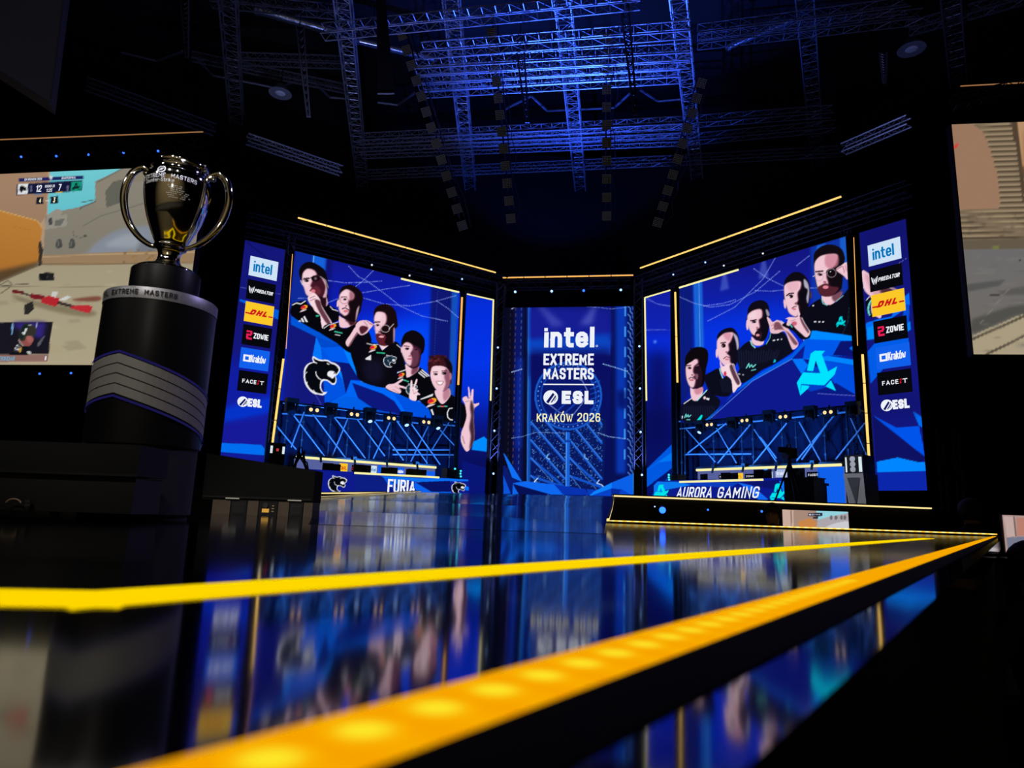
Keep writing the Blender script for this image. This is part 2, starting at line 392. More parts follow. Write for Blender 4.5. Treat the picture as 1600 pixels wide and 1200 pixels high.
def led_material(power=1.0):
    nm = 'led_wall_%g' % power
    if nm in MATS: return MATS[nm]
    mt = bpy.data.materials.new(nm); mt.use_nodes = True; nt = mt.node_tree; nt.nodes.clear()
    o = nt.nodes.new('ShaderNodeOutputMaterial'); e = nt.nodes.new('ShaderNodeEmission'); at = nt.nodes.new('ShaderNodeAttribute')
    at.attribute_name = 'led'; e.inputs[1].default_value = power
    nt.links.new(at.outputs['Color'], e.inputs[0]); nt.links.new(e.outputs[0], o.inputs[0])
    MATS[nm] = mt; return mt
def led_face(name, parent, P00, P10, P01, art, cell=0.045, power=1.0):
    """flat LED face from corner P00 (lower left), P10 (lower right), P01 (upper left); one colour per LED"""
    P00, P10, P01 = (np.array(q, float) for q in (P00, P10, P01))
    nx = max(2, int(np.linalg.norm(P10 - P00) / cell)); ny = max(2, int(np.linalg.norm(P01 - P00) / cell))
    u, v = np.meshgrid(np.linspace(0, 1, nx + 1), np.linspace(0, 1, ny + 1))
    V = P00 + u.ravel()[:, None] * (P10 - P00) + v.ravel()[:, None] * (P01 - P00)
    q = V - np.array(CAM); k = q @ np.array(FWD)
    X = 800 + FOC * (q @ np.array(RGT)) / k; Y = 600 - FOC * (q @ np.array(UPV)) / k
    c = art.sample(X, Y)
    i = np.arange(nx * ny); r = i // nx; cc = i % nx; a = r * (nx + 1) + cc
    F = np.stack([a, a + 1, a + nx + 2, a + nx + 1], -1)
    me = bpy.data.meshes.new(name)
    me.vertices.add(len(V)); me.vertices.foreach_set('co', V.ravel())
    me.loops.add(F.size); me.loops.foreach_set('vertex_index', F.ravel().astype(np.int32))
    me.polygons.add(len(F)); me.polygons.foreach_set('loop_start', (np.arange(len(F)) * 4).astype(np.int32))
    try: me.polygons.foreach_set('loop_total', np.full(len(F), 4, np.int32))
    except Exception: pass
    me.update(calc_edges=True)
    at = me.attributes.new('led', 'FLOAT_COLOR', 'POINT')
    at.data.foreach_set('color', np.hstack([c, np.ones((len(c), 1))]).astype(np.float32).ravel())
    me.materials.append(led_material(power))
    return link(name, me, parent)
# ================================================================== pictures shown on the LED walls
SK = (240, 198, 210); SKL = (246, 216, 224); SKM = (176, 112, 130); SKD = (62, 22, 36); BLK = (7, 6, 13); HAIR = (13, 8, 14)
WHT = (238, 238, 244); TEAL = (110, 220, 215)

PANTHER = ("160,560 170,480 210,400 280,345 355,320 335,260 340,215 365,200 400,220 480,255 560,262 640,255 700,268 760,300 830,310 "
           "900,350 950,400 955,450 930,510 890,560 865,580 885,640 885,700 850,760 800,765 750,735 690,700 630,690 580,720 555,780 "
           "560,850 590,910 630,930 690,922 650,975 590,1000 510,990 420,985 350,950 290,900 240,845 200,780 175,700 165,640")
PANTHER_IN = ("195,540 215,470 260,395 330,350 390,338 440,352 450,338 390,310 365,265 370,240 420,268 520,292 640,285 700,300 750,330 "
              "820,345 890,385 925,425 915,480 885,530 860,548 835,560 860,620 862,690 835,728 800,735 750,705 690,672 600,662 545,700 "
              "525,780 535,860 570,920 610,950 560,965 470,955 400,930 320,880 260,800 215,720 200,640")
def panther(A, x0, y0, x1, y1, inner=(5, 6, 12), sx=0.0, sy=0.0):
    def mp(st):
        out = []
        for w in st.split():
            x, y = (float(q) for q in w.split(','))
            u = (x - 160) / 800; v = (y - 200) / 800
            out.append((x0 + (x1 - x0) * u + sx * v, y0 + (y1 - y0) * v + sy * u))
        return out
    k = (x1 - x0) / 800.0
    A.poly(mp(PANTHER), WHT, smooth=True); A.poly(mp(PANTHER_IN), inner, smooth=True)
    A.blob(mp("685,520 740,480 830,490 815,545 850,520 870,505 845,580 800,640 740,610 690,590"), WHT)
    A.line(mp("425,520 440,590 490,650 560,685 620,688"), 20 * k, WHT)
    A.poly(mp("655,315 690,330 735,350 700,358 665,340"), WHT)
    A.line(mp("190,590 235,535"), 14 * k, WHT); A.line(mp("245,820 245,745"), 14 * k, WHT); A.line(mp("450,975 390,905"), 14 * k, WHT)
    A.line(mp("890,395 925,425"), 10 * k, WHT)
ALOGO = [[(370, 590), (440, 270), (520, 215), (710, 218), (650, 285), (765, 605), (935, 510), (890, 660), (695, 865), (260, 840), (250, 990), (265, 860), (410, 875), (405, 910), (245, 1055), (180, 815), (300, 622), (620, 638), (535, 400), (485, 600)],
         [(820, 770), (915, 972), (718, 885)]]
def a_logo(A, x0, y0, x1, y1, col=(0, 226, 255)):
    for P in ALOGO:
        A.poly([(x0 + (x1 - x0) * (x - 180) / 755, y0 + (y1 - y0) * (y - 215) / 840) for x, y in P], col)
def bull(A, x, y, s=1.0, rot=0):        # small red and yellow shirt badge
    A.oval(x, y, 34 * s, 20 * s, (250, 165, 45), rot=-20); A.blob([(x - 36 * s, y + 14 * s), (x - 10 * s, y - 16 * s), (x + 14 * s, y), (x - 6 * s, y + 12 * s)], (214, 24, 58))
    A.blob([(x - 44 * s, y + 48 * s), (x - 20 * s, y + 26 * s), (x + 24 * s, y + 22 * s), (x - 6 * s, y + 38 * s)], (226, 206, 216))

# ------------------------------------------------------------------ left wing
AL = Art(336, 330, 800, 800, 2)
AL.grade([(0, (16, 16, 96)), (0.12, (20, 22, 128)), (0.35, (10, 30, 190)), (0.5, (4, 44, 225)), (0.62, (6, 30, 170)), (0.8, (10, 16, 100)), (1, (6, 10, 70))])
A = AL.frame()
A.poly("640,440 800,440 800,640 640,640", (0, 62, 245), 0.45, 18)
A.poly("560,500 680,500 680,600 560,600", (0, 80, 255), 0.75, 14)
# print pillars at both ends of the picture
A.poly("462,388 492,392 478,560 445,560", (14, 44, 150), 0.85, 2); A.poly("490,392 511,398 505,460 480,460", (20, 105, 225), 0.9, 1)
A.line("491,392 487,440", 1.0, (120, 190, 250))
A.poly("511,398 520,400 512,520 500,520", (12, 14, 90), 0.6, 3)
A.poly("674,440 712,450 706,640 668,640", (14, 20, 104), 0.92, 2); A.poly("706,450 716,453 708,640 700,640", (20, 84, 190), 0.9, 1)
A.line("684,455 676,600", 0.8, (60, 90, 200), 0.6, dash=2)
# chains
for p in ("545,416 560,432 575,440 600,458 625,478 660,494 700,502", "583,423 566,440 550,452", "510,438 540,442 570,441 597,439",
          "566,465 600,475 640,478 680,471 712,462", "512,473 540,462 580,455 640,446", "682,470 700,482 716,496", "466,466 480,466"):
    A.line(p, 1.5, (150, 175, 250), 0.85, dash=1.3)
# faceted shapes at the foot of the picture
A.frame(440, 390, 4.443)
F = A.poly
F("60,465 240,570 345,625 545,905 480,905 560,915 770,975 985,1065 1030,1110 1060,1172 430,1110 0,1060", (18, 24, 122))
F("66,462 100,478 240,565 455,642 420,672 240,606 64,520", (0, 84, 214))
F("240,606 275,680 284,790 214,745", (6, 118, 250)); F("240,606 420,672 275,680", (0, 74, 205)); F("275,680 420,672 470,790 400,782 330,770", (0, 92, 238))
F("275,680 345,770 410,860 445,1000 300,1075 284,790", (0, 84, 226)); F("455,642 548,905 520,890 470,790 420,672", (0, 128, 255))
F("400,782 470,790 540,905 480,905 445,985 415,850", (10, 22, 112)); F("345,770 415,850 445,1000 420,900", (0, 132, 255))
F("480,905 550,914 770,975 985,1065 1025,1108 1058,1172 840,1148 700,1000 490,925", (0, 104, 250)); F("480,905 492,925 530,1030 440,1098 300,1078 445,1000", (0, 100, 244))
F("490,925 705,1003 782,1052 842,1142 650,1112 530,1030", (12, 24, 124)); F("300,1078 440,1020 530,1030 650,1112 842,1145 440,1100", (0, 94, 232))
F("780,1000 985,1065 1015,1100 1058,1172 872,1146", (0, 82, 226)); A.line("550,914 770,975 985,1065", 4, (90, 170, 255), 0.8)
A.line("238,1010 275,1075", 3, (110, 110, 220), 0.8)

# first player
A.frame(450, 400, 10)
A.blob("60,780 90,730 270,700 340,770 600,760 700,800 790,870 790,1000 620,1080 560,1190 460,1180 60,935", BLK)
A.blob("310,600 600,590 615,720 600,790 480,800 380,740", (38, 12, 22)); A.blob("592,620 606,650 622,745 596,785 600,700", (205, 165, 178))
A.blob("170,260 190,180 260,110 350,90 440,122 560,205 605,300 625,430 635,520 600,500 575,640 480,650 330,640 270,560 235,430 195,360", HAIR)
A.blob("222,300 250,240 310,200 400,225 460,290 560,370 600,470 605,580 545,640 420,640 330,635 280,590 252,500 220,420", SKD)
A.blob("228,290 255,235 310,200 400,225 440,290 375,330 370,400 345,460 365,500 350,540 420,580 400,630 330,632 280,590 252,500 220,420", SK, f=0.5)
A.blob("235,300 320,230 380,280 330,420 300,500 270,470", SKL, 0.6, f=1)
A.blob("400,470 470,480 520,560 470,610 420,590 430,520", (112, 42, 56), 0.8, f=0.8)
A.blob("520,330 580,385 602,470 612,560 592,640 545,645 572,570 585,480 555,400", (214, 172, 184), f=0.3)
A.oval(430, 350, 68, 48, (18, 6, 12)); A.oval(430, 352, 24, 24, (150, 118, 132), 0.7, 0.5); A.oval(290, 388, 36, 20.25, (31, 13, 18)); A.oval(270.2, 391.75, 10.08, 7.5, (225, 205, 215), 0.7); A.line("245,352 325,345", 18, (40, 14, 22))
A.line("232,372 330,360 370,325 490,312 585,378", 9, (34, 22, 30)); A.line("198,385 222,440 242,452", 12, (220, 215, 225)); A.line("500,318 588,378 630,500", 8, (196, 190, 200))
A.oval(370, 470, 16, 10, (80, 30, 40)); A.line("345,545 378,505 425,505", 20, (100, 44, 56)); A.oval(392, 545, 38, 24, (222, 116, 132))
A.blob("310,650 400,585 440,600 500,680 525,770 600,900 685,1040 640,1052 565,1090 540,1135 518,1050 500,930 420,860 390,805 345,750", SKL)
A.blob("420,690 500,700 530,800 645,1000 660,1045 600,1050 470,840", (72, 28, 42), 0.85, f=0.6); A.line("340,660 420,625", 10, (150, 95, 110)); A.line("345,700 425,665", 10, (150, 95, 110))
bull(A, 255, 800, 1.6); A.line("70,765 130,735 200,750 270,705", 15, WHT)
for q in ("155,1022 190,1000 212,1032", "198,982 222,965 258,1032 228,1032", "238,946 262,938 312,1032 280,1032"): A.poly(q, WHT)
A.oval(458, 935, 28, 15, (40, 185, 135)); A.line("660,790 700,835 780,860", 12, WHT)

# second player
A.frame(500, 430, 10)
A.blob("30,870 90,790 280,735 300,800 400,830 500,780 560,735 650,720 760,880 800,1060 620,1210 440,1200 260,1060 0,900", BLK)
A.blob("296,640 340,660 480,720 560,640 560,740 470,800 400,822 310,800", SK); A.blob("400,690 560,600 560,740 480,790 440,740", SKD, f=0.8)
A.blob("300,290 330,200 430,152 540,168 640,255 672,350 655,450 630,570 600,620 560,720 470,720 400,685 330,640 300,560 285,480 265,500 262,400 292,370", (20, 9, 15))
A.blob("308,310 340,262 405,222 470,245 525,300 512,370 452,392 430,460 452,520 442,575 425,610 380,635 330,610 302,560 290,480 296,380", SK, f=0.4)
A.blob("320,310 400,240 440,280 400,340 340,350", SKL, 0.7, f=1); A.blob("470,250 530,300 520,380 470,400 460,320", (150, 80, 96), 0.75, f=1)
A.oval(280, 440, 19, 58, SK, rot=8); A.blob("306,590 345,608 380,640 425,640 455,700 390,682 330,642", (26, 12, 18), f=0.3)
A.oval(388, 378, 26, 16.2, (20, 9, 13)); A.oval(373.7, 381, 7.28, 6, (225, 205, 215), 0.7); A.line("335,340 415,338", 13, (52, 22, 32)); A.ring(378, 392, 62, 54, 7, (160, 105, 115)); A.line("438,382 460,388", 7, (130, 90, 100))
A.oval(408, 480, 14, 9, (90, 36, 48)); A.line("348,526 395,508 450,545", 15, (52, 22, 30)); A.oval(405, 562, 38, 21, (222, 120, 135)); A.blob("570,560 606,480 612,500 582,640 556,722", (206, 170, 182), f=0.3)
A.oval(440, 490, 12, 30, SKL, 0.6, 0.5)
bull(A, 205, 795, 1.5); A.line("60,830 130,780 275,735", 11, WHT); A.line("230,880 345,905", 18, (60, 190, 160)); A.line("235,925 310,940", 12, WHT)

# third player
A.frame(540, 460, 7.5)
A.blob("90,490 250,455 300,560 380,580 430,650 510,592 570,550 640,600 690,780 705,900 610,905 590,1010 470,1095 180,1015 110,860 50,640", (9, 8, 16))
A.blob("205,800 420,780 430,1000 260,1020", (30, 27, 62), 0.5, f=5)
A.blob("118,380 155,440 110,505 40,612 0,560 60,465", SK); A.blob("150,420 155,450 110,510 50,610 40,590", SKD, 0.7, f=0.6)
A.blob("115,370 150,320 200,303 262,308 312,338 322,362 275,420 245,455 190,478 145,450", SK); A.blob("160,400 195,368 262,385 245,430 185,465", (78, 30, 46), f=0.4)
A.line("215,320 255,365", 6, (150, 90, 108)); A.line("250,312 290,350", 6, (150, 90, 108)); A.line("290,340 320,362", 12, (216, 120, 120))
A.poly("390,588 512,592 430,656", SKL)
A.blob("330,240 335,190 370,140 440,114 520,128 582,190 602,275 612,370 582,412 562,560 480,602 400,592 360,520 346,400 332,300", (23, 10, 15))
A.blob("334,300 344,240 372,205 450,216 474,270 462,340 412,392 402,450 442,490 432,540 372,500 350,450 344,380", SK, f=0.4)
A.blob("345,260 380,215 430,235 400,300 350,310", SKL, 0.7, f=1); A.blob("352,470 392,456 445,480 475,500 455,560 482,595 410,592 368,540", (96, 30, 42), f=0.4)
A.oval(420, 496, 30, 12, (234, 176, 184)); A.line("340,326 400,322", 13, (48, 20, 28)); A.oval(374, 358, 21, 14.85, (24, 10, 15)); A.oval(362.45, 360.75, 5.88, 5.5, (225, 205, 215), 0.7); A.ring(374, 388, 38, 40, 6, (206, 150, 165)); A.ring(465, 402, 50, 42, 7, (196, 178, 184)); A.line("508,405 562,348", 8, (220, 204, 210))
A.line("330,352 350,348", 8, WHT); A.blob("560,400 578,410 572,540 560,560", (190, 150, 165), f=0.3); A.oval(395, 440, 14, 8, (96, 40, 54))
A.oval(440, 480, 26, 9, (150, 70, 84)); bull(A, 325, 620, 1.25); A.line("248,575 320,590 375,588", 9, WHT); A.poly("228,752 300,706 298,772 242,766", (228, 226, 232)); A.line("368,682 455,690", 15, (50, 190, 145))
panther(A, 442, 706, 600, 856, (20, 44, 62)); A.line("600,590 650,630", 8, WHT)

# fourth player
A.frame(600, 500, 8.575)
A.blob("185,705 290,655 315,770 450,680 492,640 605,750 690,930 650,1015 500,1065 420,1085 340,1055 200,995 20,915 150,800", BLK)
A.blob("288,590 360,640 450,600 455,680 315,772 296,690", SK); A.blob("380,640 460,590 455,680 370,735", (120, 64, 84), f=0.8)
A.blob("232,320 240,260 290,180 370,138 460,162 535,240 548,330 530,430 500,470 470,610 380,650 300,590 268,520 238,440", HAIR)
A.blob("246,340 300,300 360,320 480,370 496,420 490,490 470,600 380,642 300,585 268,520 240,435", (52, 22, 40))
A.blob("252,340 300,300 362,325 385,385 350,450 372,500 372,560 350,610 300,580 264,505 240,432", SK, f=0.5); A.blob("385,380 450,395 472,480 445,600 370,625 372,520", (120, 66, 88), 0.7, f=1)
A.blob("245,320 262,275 330,250 420,330 500,390 545,330 520,230 420,150 310,160 250,230", HAIR)
A.oval(310, 385, 28, 16.2, (27, 11, 18)); A.oval(294.6, 388, 7.84, 6, (225, 205, 215), 0.7); A.oval(428, 397, 20, 8, (30, 12, 24)); A.line("268,346 342,356", 10, (70, 32, 44)); A.oval(345, 522, 34, 11, (202, 104, 122)); A.oval(345, 484, 20, 8, (170, 96, 112)); A.oval(238, 400, 12, 40, SK)
for q in ("465,705 545,770", "487,688 577,756", "508,668 602,748"): A.line(q, 15, WHT)
bull(A, 235, 735, 1.2); A.line("182,705 290,668", 12, WHT); A.line("255,800 325,825", 15, (60, 200, 160)); panther(A, 290, 850, 450, 1005, (20, 50, 60))
A.blob("22,905 60,862 140,850 240,788 252,812 195,862 295,900 290,922 205,905 232,950 205,985 100,952", SK); A.line("150,890 225,945", 6, SKM); A.line("120,930 200,975", 6, SKM)
A.blob("340,1052 346,950 358,818 378,818 388,905 428,798 448,810 414,920 458,930 448,962 486,1000 442,1012 428,1082", SKL); A.line("385,930 400,990 440,965", 6, SKM)

# fifth player and the arm that runs over on the narrow panel
A.frame(650, 540, 7.057)
A.blob("45,600 190,528 215,540 292,645 375,548 420,560 520,640 560,700 560,900 440,890 200,805 140,700", BLK)
A.blob("212,490 300,505 362,470 378,552 292,645 222,562", SK); A.blob("300,510 365,470 375,555 310,610", SKM, 0.8, f=1)
A.blob("132,230 140,170 180,118 260,102 335,128 385,190 398,260 392,380 370,420 160,330", (58, 20, 28)); A.blob("300,110 385,190 400,280 370,330 330,200", (18, 9, 16), f=1)
for q in range(26):
    A.oval(140 + random.random() * 190, 115 + random.random() * 90, 16, 13, random.choice([(96, 38, 44), (40, 14, 20), (74, 26, 34)]), 0.8)
A.blob("162,290 180,235 240,222 310,232 352,262 374,320 368,420 332,482 272,505 222,482 182,420 160,340", SK); A.blob("330,250 382,310 376,420 340,482 300,500 326,420 312,340", (126, 66, 88), 0.85, f=1.2)
A.blob("180,260 250,235 290,280 240,370 190,350", SKL, 0.7, f=1); A.oval(380, 340, 14, 40, SKM)
A.oval(216, 315, 24, 12.15, (34, 17, 23)); A.oval(202.8, 317.25, 6.72, 4.5, (225, 205, 215), 0.7); A.oval(310, 305, 26, 16.2, (22, 9, 15)); A.oval(295.7, 308, 7.28, 6, (225, 205, 215), 0.7); A.line("190,290 240,290", 9, (120, 64, 70)); A.line("285,280 338,278", 9, (80, 36, 46)); A.blob("255,330 275,330 285,390 250,392", SKL, 0.7, f=0.5)
A.line("232,394 296,394", 8, SKM); A.blob("228,402 300,400 285,428 245,428", (250, 240, 244)); A.line("222,400 246,432 284,432 306,396", 6, (150, 70, 84))
bull(A, 178, 610, 1.5); A.poly("40,590 190,528 186,556 60,596", (220, 220, 226)); A.line("242,670 342,670", 13, (60, 190, 160)); A.line("272,670 312,670", 13, (220, 90, 100)); A.line("400,690 366,694 345,740 350,790 375,815 402,820", 11, WHT); A.poly("160,705 180,700 200,770 185,768", WHT)
A.blob("575,458 590,478 602,560 614,488 634,488 632,570 637,640 692,632 692,652 655,680 642,700 637,800 645,950 640,1050 600,1135 560,1168 522,1122 494,1040 502,950 522,900 556,780 540,650 514,600 520,572 555,558 578,580", SK)
A.blob("612,600 640,700 636,800 646,950 640,1060 590,1145 604,1000 588,900 606,780 596,680", (44, 20, 36), 0.9, f=1); A.line("580,585 600,570", 7, SKM); A.line("545,620 585,610", 7, SKM); A.line("512,1000 535,1080", 14, (150, 120, 140), 0.7)

# narrow inner panel background (painted before nothing else needs it: right of the gap)
A.frame()
A.poly("770,470 800,470 800,780 770,780", (6, 14, 90))
A.poly("728,470 772,470 772,560 728,540", (0, 50, 235), 0.35, 8)
A.poly("740,690 756,682 772,696 772,707 737,703", (0, 140, 255)); A.poly("722,720 772,735 772,780 722,780", (8, 22, 120), 0.9)
panther(AL.frame(), 475.5, 555.5, 532.5, 615.5, (6, 8, 16), sx=-2.5, sy=4.0)

# sponsor column
A.poly("336,340 448,360 432,800 336,800", (20, 22, 120)); A.poly("340,560 446,560 440,720 336,720", (16, 30, 170), 0.8, 14)
A.poly("375,467 436,485 436,500 374,470", (0, 92, 220)); A.poly("336,640 440,616 436,650 336,664", (0, 60, 220), 0.7, 4); A.poly("350,660 440,640 438,700 346,706", (24, 24, 150), 0.7, 3)
A.poly("346,692 408,695 424,712 340,706", (0, 110, 240)); A.line("385,378 416,402 446,430", 1, (6, 6, 60), 0.7)
for p in ("377,449 440,460",): A.line(p, 1.2, (120, 130, 230), 0.7, dash=1.2)

# ------------------------------------------------------------------ right wing
AR = Art(996, 325, 1466, 800, 2)
AR.grade([(0, (14, 16, 100)), (0.2, (18, 24, 138)), (0.42, (10, 40, 205)), (0.52, (6, 44, 220)), (0.62, (10, 28, 160)), (0.8, (8, 14, 100)), (1, (6, 10, 70))])
A = AR.frame()
A.poly("1085,500 1240,470 1240,600 1085,600", (0, 60, 245), 0.55, 16)
A.poly("1062,440 1082,434 1085,600 1062,640", (10, 26, 118), 0.9, 2); A.poly("1083,440 1097,436 1100,545 1086,545", (24, 104, 216), 0.92, 0.8); A.line("1092,437 1094,545", 1, (120, 170, 240), 0.8)
A.poly("1266,385 1325,368 1325,480 1270,480", (12, 62, 175), 0.75, 2); A.poly("1276,384 1290,380 1290,410 1276,412", (30, 110, 220), 0.8, 1); A.poly("1312,372 1325,368 1325,420 1314,420", (26, 100, 210), 0.8, 1)
for p in ("1212,402 1192,436 1170,458 1148,480 1105,502", "1178,420 1198,434 1222,446 1250,448", "1062,464 1085,474 1110,480 1140,476 1180,456 1218,424", "1180,454 1205,455 1225,453 1260,450 1280,450",
          "1010,468 1030,476 1046,478", "1100,478 1130,474 1150,468", "1245,415 1264,400", "1010,516 1040,515"):
    A.line(p, 1.5, (150, 175, 250), 0.85, dash=1.3)
for x, y, w in ((1193, 398, 8), (1132, 417, 7)):
    A.poly([(x - 1, y), (x + 1, y), (x + w, y + 34), (x - w, y + 38)], (130, 160, 240), 0.35, 1.5); A.oval(x, y, 2.2, 1.6, (245, 245, 250))
A.poly("1000,640 1050,640 1050,790 1000,790", (8, 16, 96), 0.9, 8)
# facets
A.frame(1050, 370, 4.1375)
F = A.poly
F("250,1180 480,960 775,790 830,700 910,605 1165,640 1180,760 1200,1030 1160,1090 230,1190", (14, 26, 140))
F("220,1180 330,1085 480,935 775,762 910,605 900,660 860,700 775,790 520,930 380,1030 245,1180", (0, 92, 226)); A.line("245,1178 520,932 775,790", 4, (110, 170, 250), 0.8)
F("910,605 1165,640 1168,672 890,660", (0, 140, 255)); F("860,700 890,660 1168,672 1090,760 1170,772 1010,770 845,790", (0, 88, 236)); F("1090,675 1168,672 1180,775 1040,765", (10, 20, 112))
F("775,790 845,788 880,830 860,870 838,888", (0, 118, 252)); F("845,790 1010,770 1180,795 1180,830 990,800", (0, 132, 255)); F("985,800 1185,832 1195,1025 1060,960 1000,880", (0, 78, 224)); F("838,888 880,830 985,850 1040,960 900,1000 820,960", (0, 74, 214), 0.8)
F("920,1015 1060,945 1195,1025", (8, 26, 130)); A.line("940,1013 1195,1028", 4, (120, 130, 225), 0.8); F("1145,720 1175,700 1178,745", (0, 110, 245))
F("100,1180 215,1130 270,1135 230,1185 100,1190", (0, 120, 245))
# first player from the left
A.frame(1060, 530, 9.225)
A.blob("40,1000 60,930 180,860 270,885 410,730 480,780 600,880 560,1000 380,1170 280,1195 60,1180", (12, 14, 32))
for q in range(14): A.line([(90 + q * 32, 960 + 6 * (q % 3)), (70 + q * 36, 1130)], 9, (40, 46, 82), 0.7, f=0.4)
A.blob("170,700 220,720 340,690 345,790 270,880 220,885 185,840", SK); A.blob("230,720 350,690 345,760 260,800", (200, 120, 140), 0.8, f=1)
A.blob("95,320 110,240 190,140 300,110 400,140 430,220 420,340 400,420 370,640 300,700 180,680 120,580 100,480", HAIR)
A.blob("105,450 115,360 200,300 290,280 300,360 330,420 345,560 310,690 240,715 170,690 125,590 110,570", (34, 16, 30))
A.blob("105,450 120,370 190,310 260,290 275,340 220,390 205,470 230,520 200,545 240,580 215,690 165,680 122,585", SK, f=0.4); A.blob("240,500 285,510 275,580 250,560", (170, 110, 130), 0.7, f=0.6)
A.line("120,384 178,376", 14, (40, 18, 28)); A.oval(160, 415, 28, 17.55, (22, 10, 17)); A.oval(144.6, 418.25, 7.84, 6.5, (225, 205, 215), 0.7); A.line("150,572 180,548 240,575", 12, (74, 36, 50)); A.oval(190, 590, 34, 12, (196, 100, 118)); A.oval(200, 515, 18, 10, (140, 80, 96)); A.line("255,385 292,375", 9, (150, 100, 120))
A.blob("95,320 110,260 180,180 260,200 230,290 160,340 110,360", HAIR); A.line("180,130 280,200 300,280", 18, HAIR)
A.line("270,885 410,735", 15, (160, 230, 230)); A.line("80,930 185,855", 12, WHT); A.oval(378, 845, 20, 22, (230, 200, 210)); A.poly("400,845 450,850 440,882 400,868", WHT)
A.line("90,1130 110,1080 120,1120 140,1090 150,1120 180,1095", 14, TEAL); A.line("120,1160 165,1160", 12, TEAL); A.poly("265,1168 330,1088 350,1100 325,1162", (0, 226, 225)); A.poly("50,1100 65,1110 60,1150 48,1140", WHT)
# second
A.frame(1100, 500, 10)
A.blob("0,900 90,820 245,755 290,900 380,860 460,960 560,760 660,740 700,860 480,1060 380,1190 180,1180 90,1120", (10, 12, 28))
for q in range(8): A.line([(250 + q * 26, 930), (300 + q * 24, 1130)], 9, (32, 38, 68), 0.7, f=0.4)
A.blob("250,640 300,720 400,690 380,760 340,870 300,860 262,780", SK)
A.blob("205,330 210,240 280,160 400,118 480,150 540,260 555,400 540,520 500,700 420,730 330,720 260,640 225,540", (16, 11, 26))
A.blob("200,380 215,300 300,220 400,195 450,210 410,330 375,380 385,470 350,520 395,570 400,650 420,690 330,715 260,650 225,580 205,480", SK, f=0.4); A.blob("300,220 400,200 430,230 400,320 340,300", (214, 140, 160), 0.8, f=1)
A.blob("450,200 520,260 545,400 520,470 500,350 470,260", (200, 195, 220), 0.9, f=0.6); A.oval(200, 520, 17, 72, SK); A.line("262,362 340,348", 17, (50, 22, 34)); A.oval(305, 400, 34, 32.4, (26, 9, 15)); A.oval(286.3, 406, 9.52, 12, (225, 205, 215), 0.7); A.line("305,605 350,570 400,590", 12, (96, 42, 54)); A.oval(360, 615, 34, 13, (212, 120, 140)); A.oval(350, 500, 16, 10, (150, 84, 100))
A.line("245,760 262,830 292,905", 17, (150, 225, 225))
A.blob("270,770 345,700 410,685 470,690 500,790 580,995 525,1060 455,1135 430,950 370,880 310,850", SKL); A.blob("400,720 460,700 495,800 560,970 520,1010 440,860", (64, 28, 44), 0.85, f=0.7); A.oval(330, 840, 22, 40, (205, 60, 90)); A.line("440,690 520,880 580,990", 8, (216, 190, 205))
A.line("540,840 640,860", 12, (170, 175, 190), dash=2)
# third
A.frame(1140, 450, 8)
A.blob("80,850 160,720 270,660 330,745 460,690 520,560 680,560 780,760 790,800 560,950 400,1030 160,1190 120,1000", (12, 14, 30))
for q in range(17): A.line([(110 + q * 32, 770 + (q % 3) * 12), (130 + q * 28, 1010 - q * 8)], 8, (40, 46, 84), 0.75, f=0.4)
A.blob("275,610 340,660 420,640 420,700 350,722 285,690", SK)
A.blob("225,310 235,250 290,180 390,152 470,190 500,300 500,420 480,560 440,650 380,668 300,620 255,520 210,440", (14, 10, 22))
A.blob("222,400 232,330 300,280 390,270 400,360 360,400 370,490 330,520 380,560 360,640 310,620 260,540 240,500", SK, f=0.4)
A.blob("240,340 320,290 340,360 270,390", SKL, 0.6, f=1); A.oval(222, 460, 15, 66, SK); A.blob("270,570 310,590 320,560 350,530 390,540 385,600 360,660 300,625", (32, 16, 26)); A.oval(352, 590, 24, 16, (226, 150, 165)); A.line("262,408 335,398", 14, (40, 18, 28)); A.oval(304, 424, 28, 14.85, (24, 11, 17)); A.oval(288.6, 426.75, 7.84, 5.5, (225, 205, 215), 0.7); A.oval(345, 495, 14, 9, (150, 86, 100))
A.blob("450,270 480,280 500,340 470,350", (170, 165, 185), 0.9, f=0.4)
A.blob("465,365 500,380 540,425 600,400 690,450 740,520 860,690 795,770 750,690 690,545 600,568 515,560 498,480", (232, 190, 200)); A.blob("560,440 620,430 680,520 740,560 850,690 800,700 700,540 620,520 560,520", (96, 48, 62), 0.8, f=0.7); A.line("520,470 570,450", 7, SKM); A.line("530,510 590,490", 7, SKM); A.line("640,410 840,560 930,655", 8, (214, 214, 226))
A.line("262,660 280,710 318,745", 16, (150, 225, 225)); A.line("460,700 505,620 512,570", 8, (120, 200, 205)); A.line("545,655 650,640", 16, (220, 220, 230), dash=3)
A.line("210,1000 240,945 250,990 275,960 290,990 325,958", 14, TEAL); A.line("275,1030 325,1018", 12, TEAL); A.poly("545,935 560,888 580,905 572,930", (0, 200, 220)); A.line("110,1075 200,1090", 14, (170, 175, 190), dash=3)
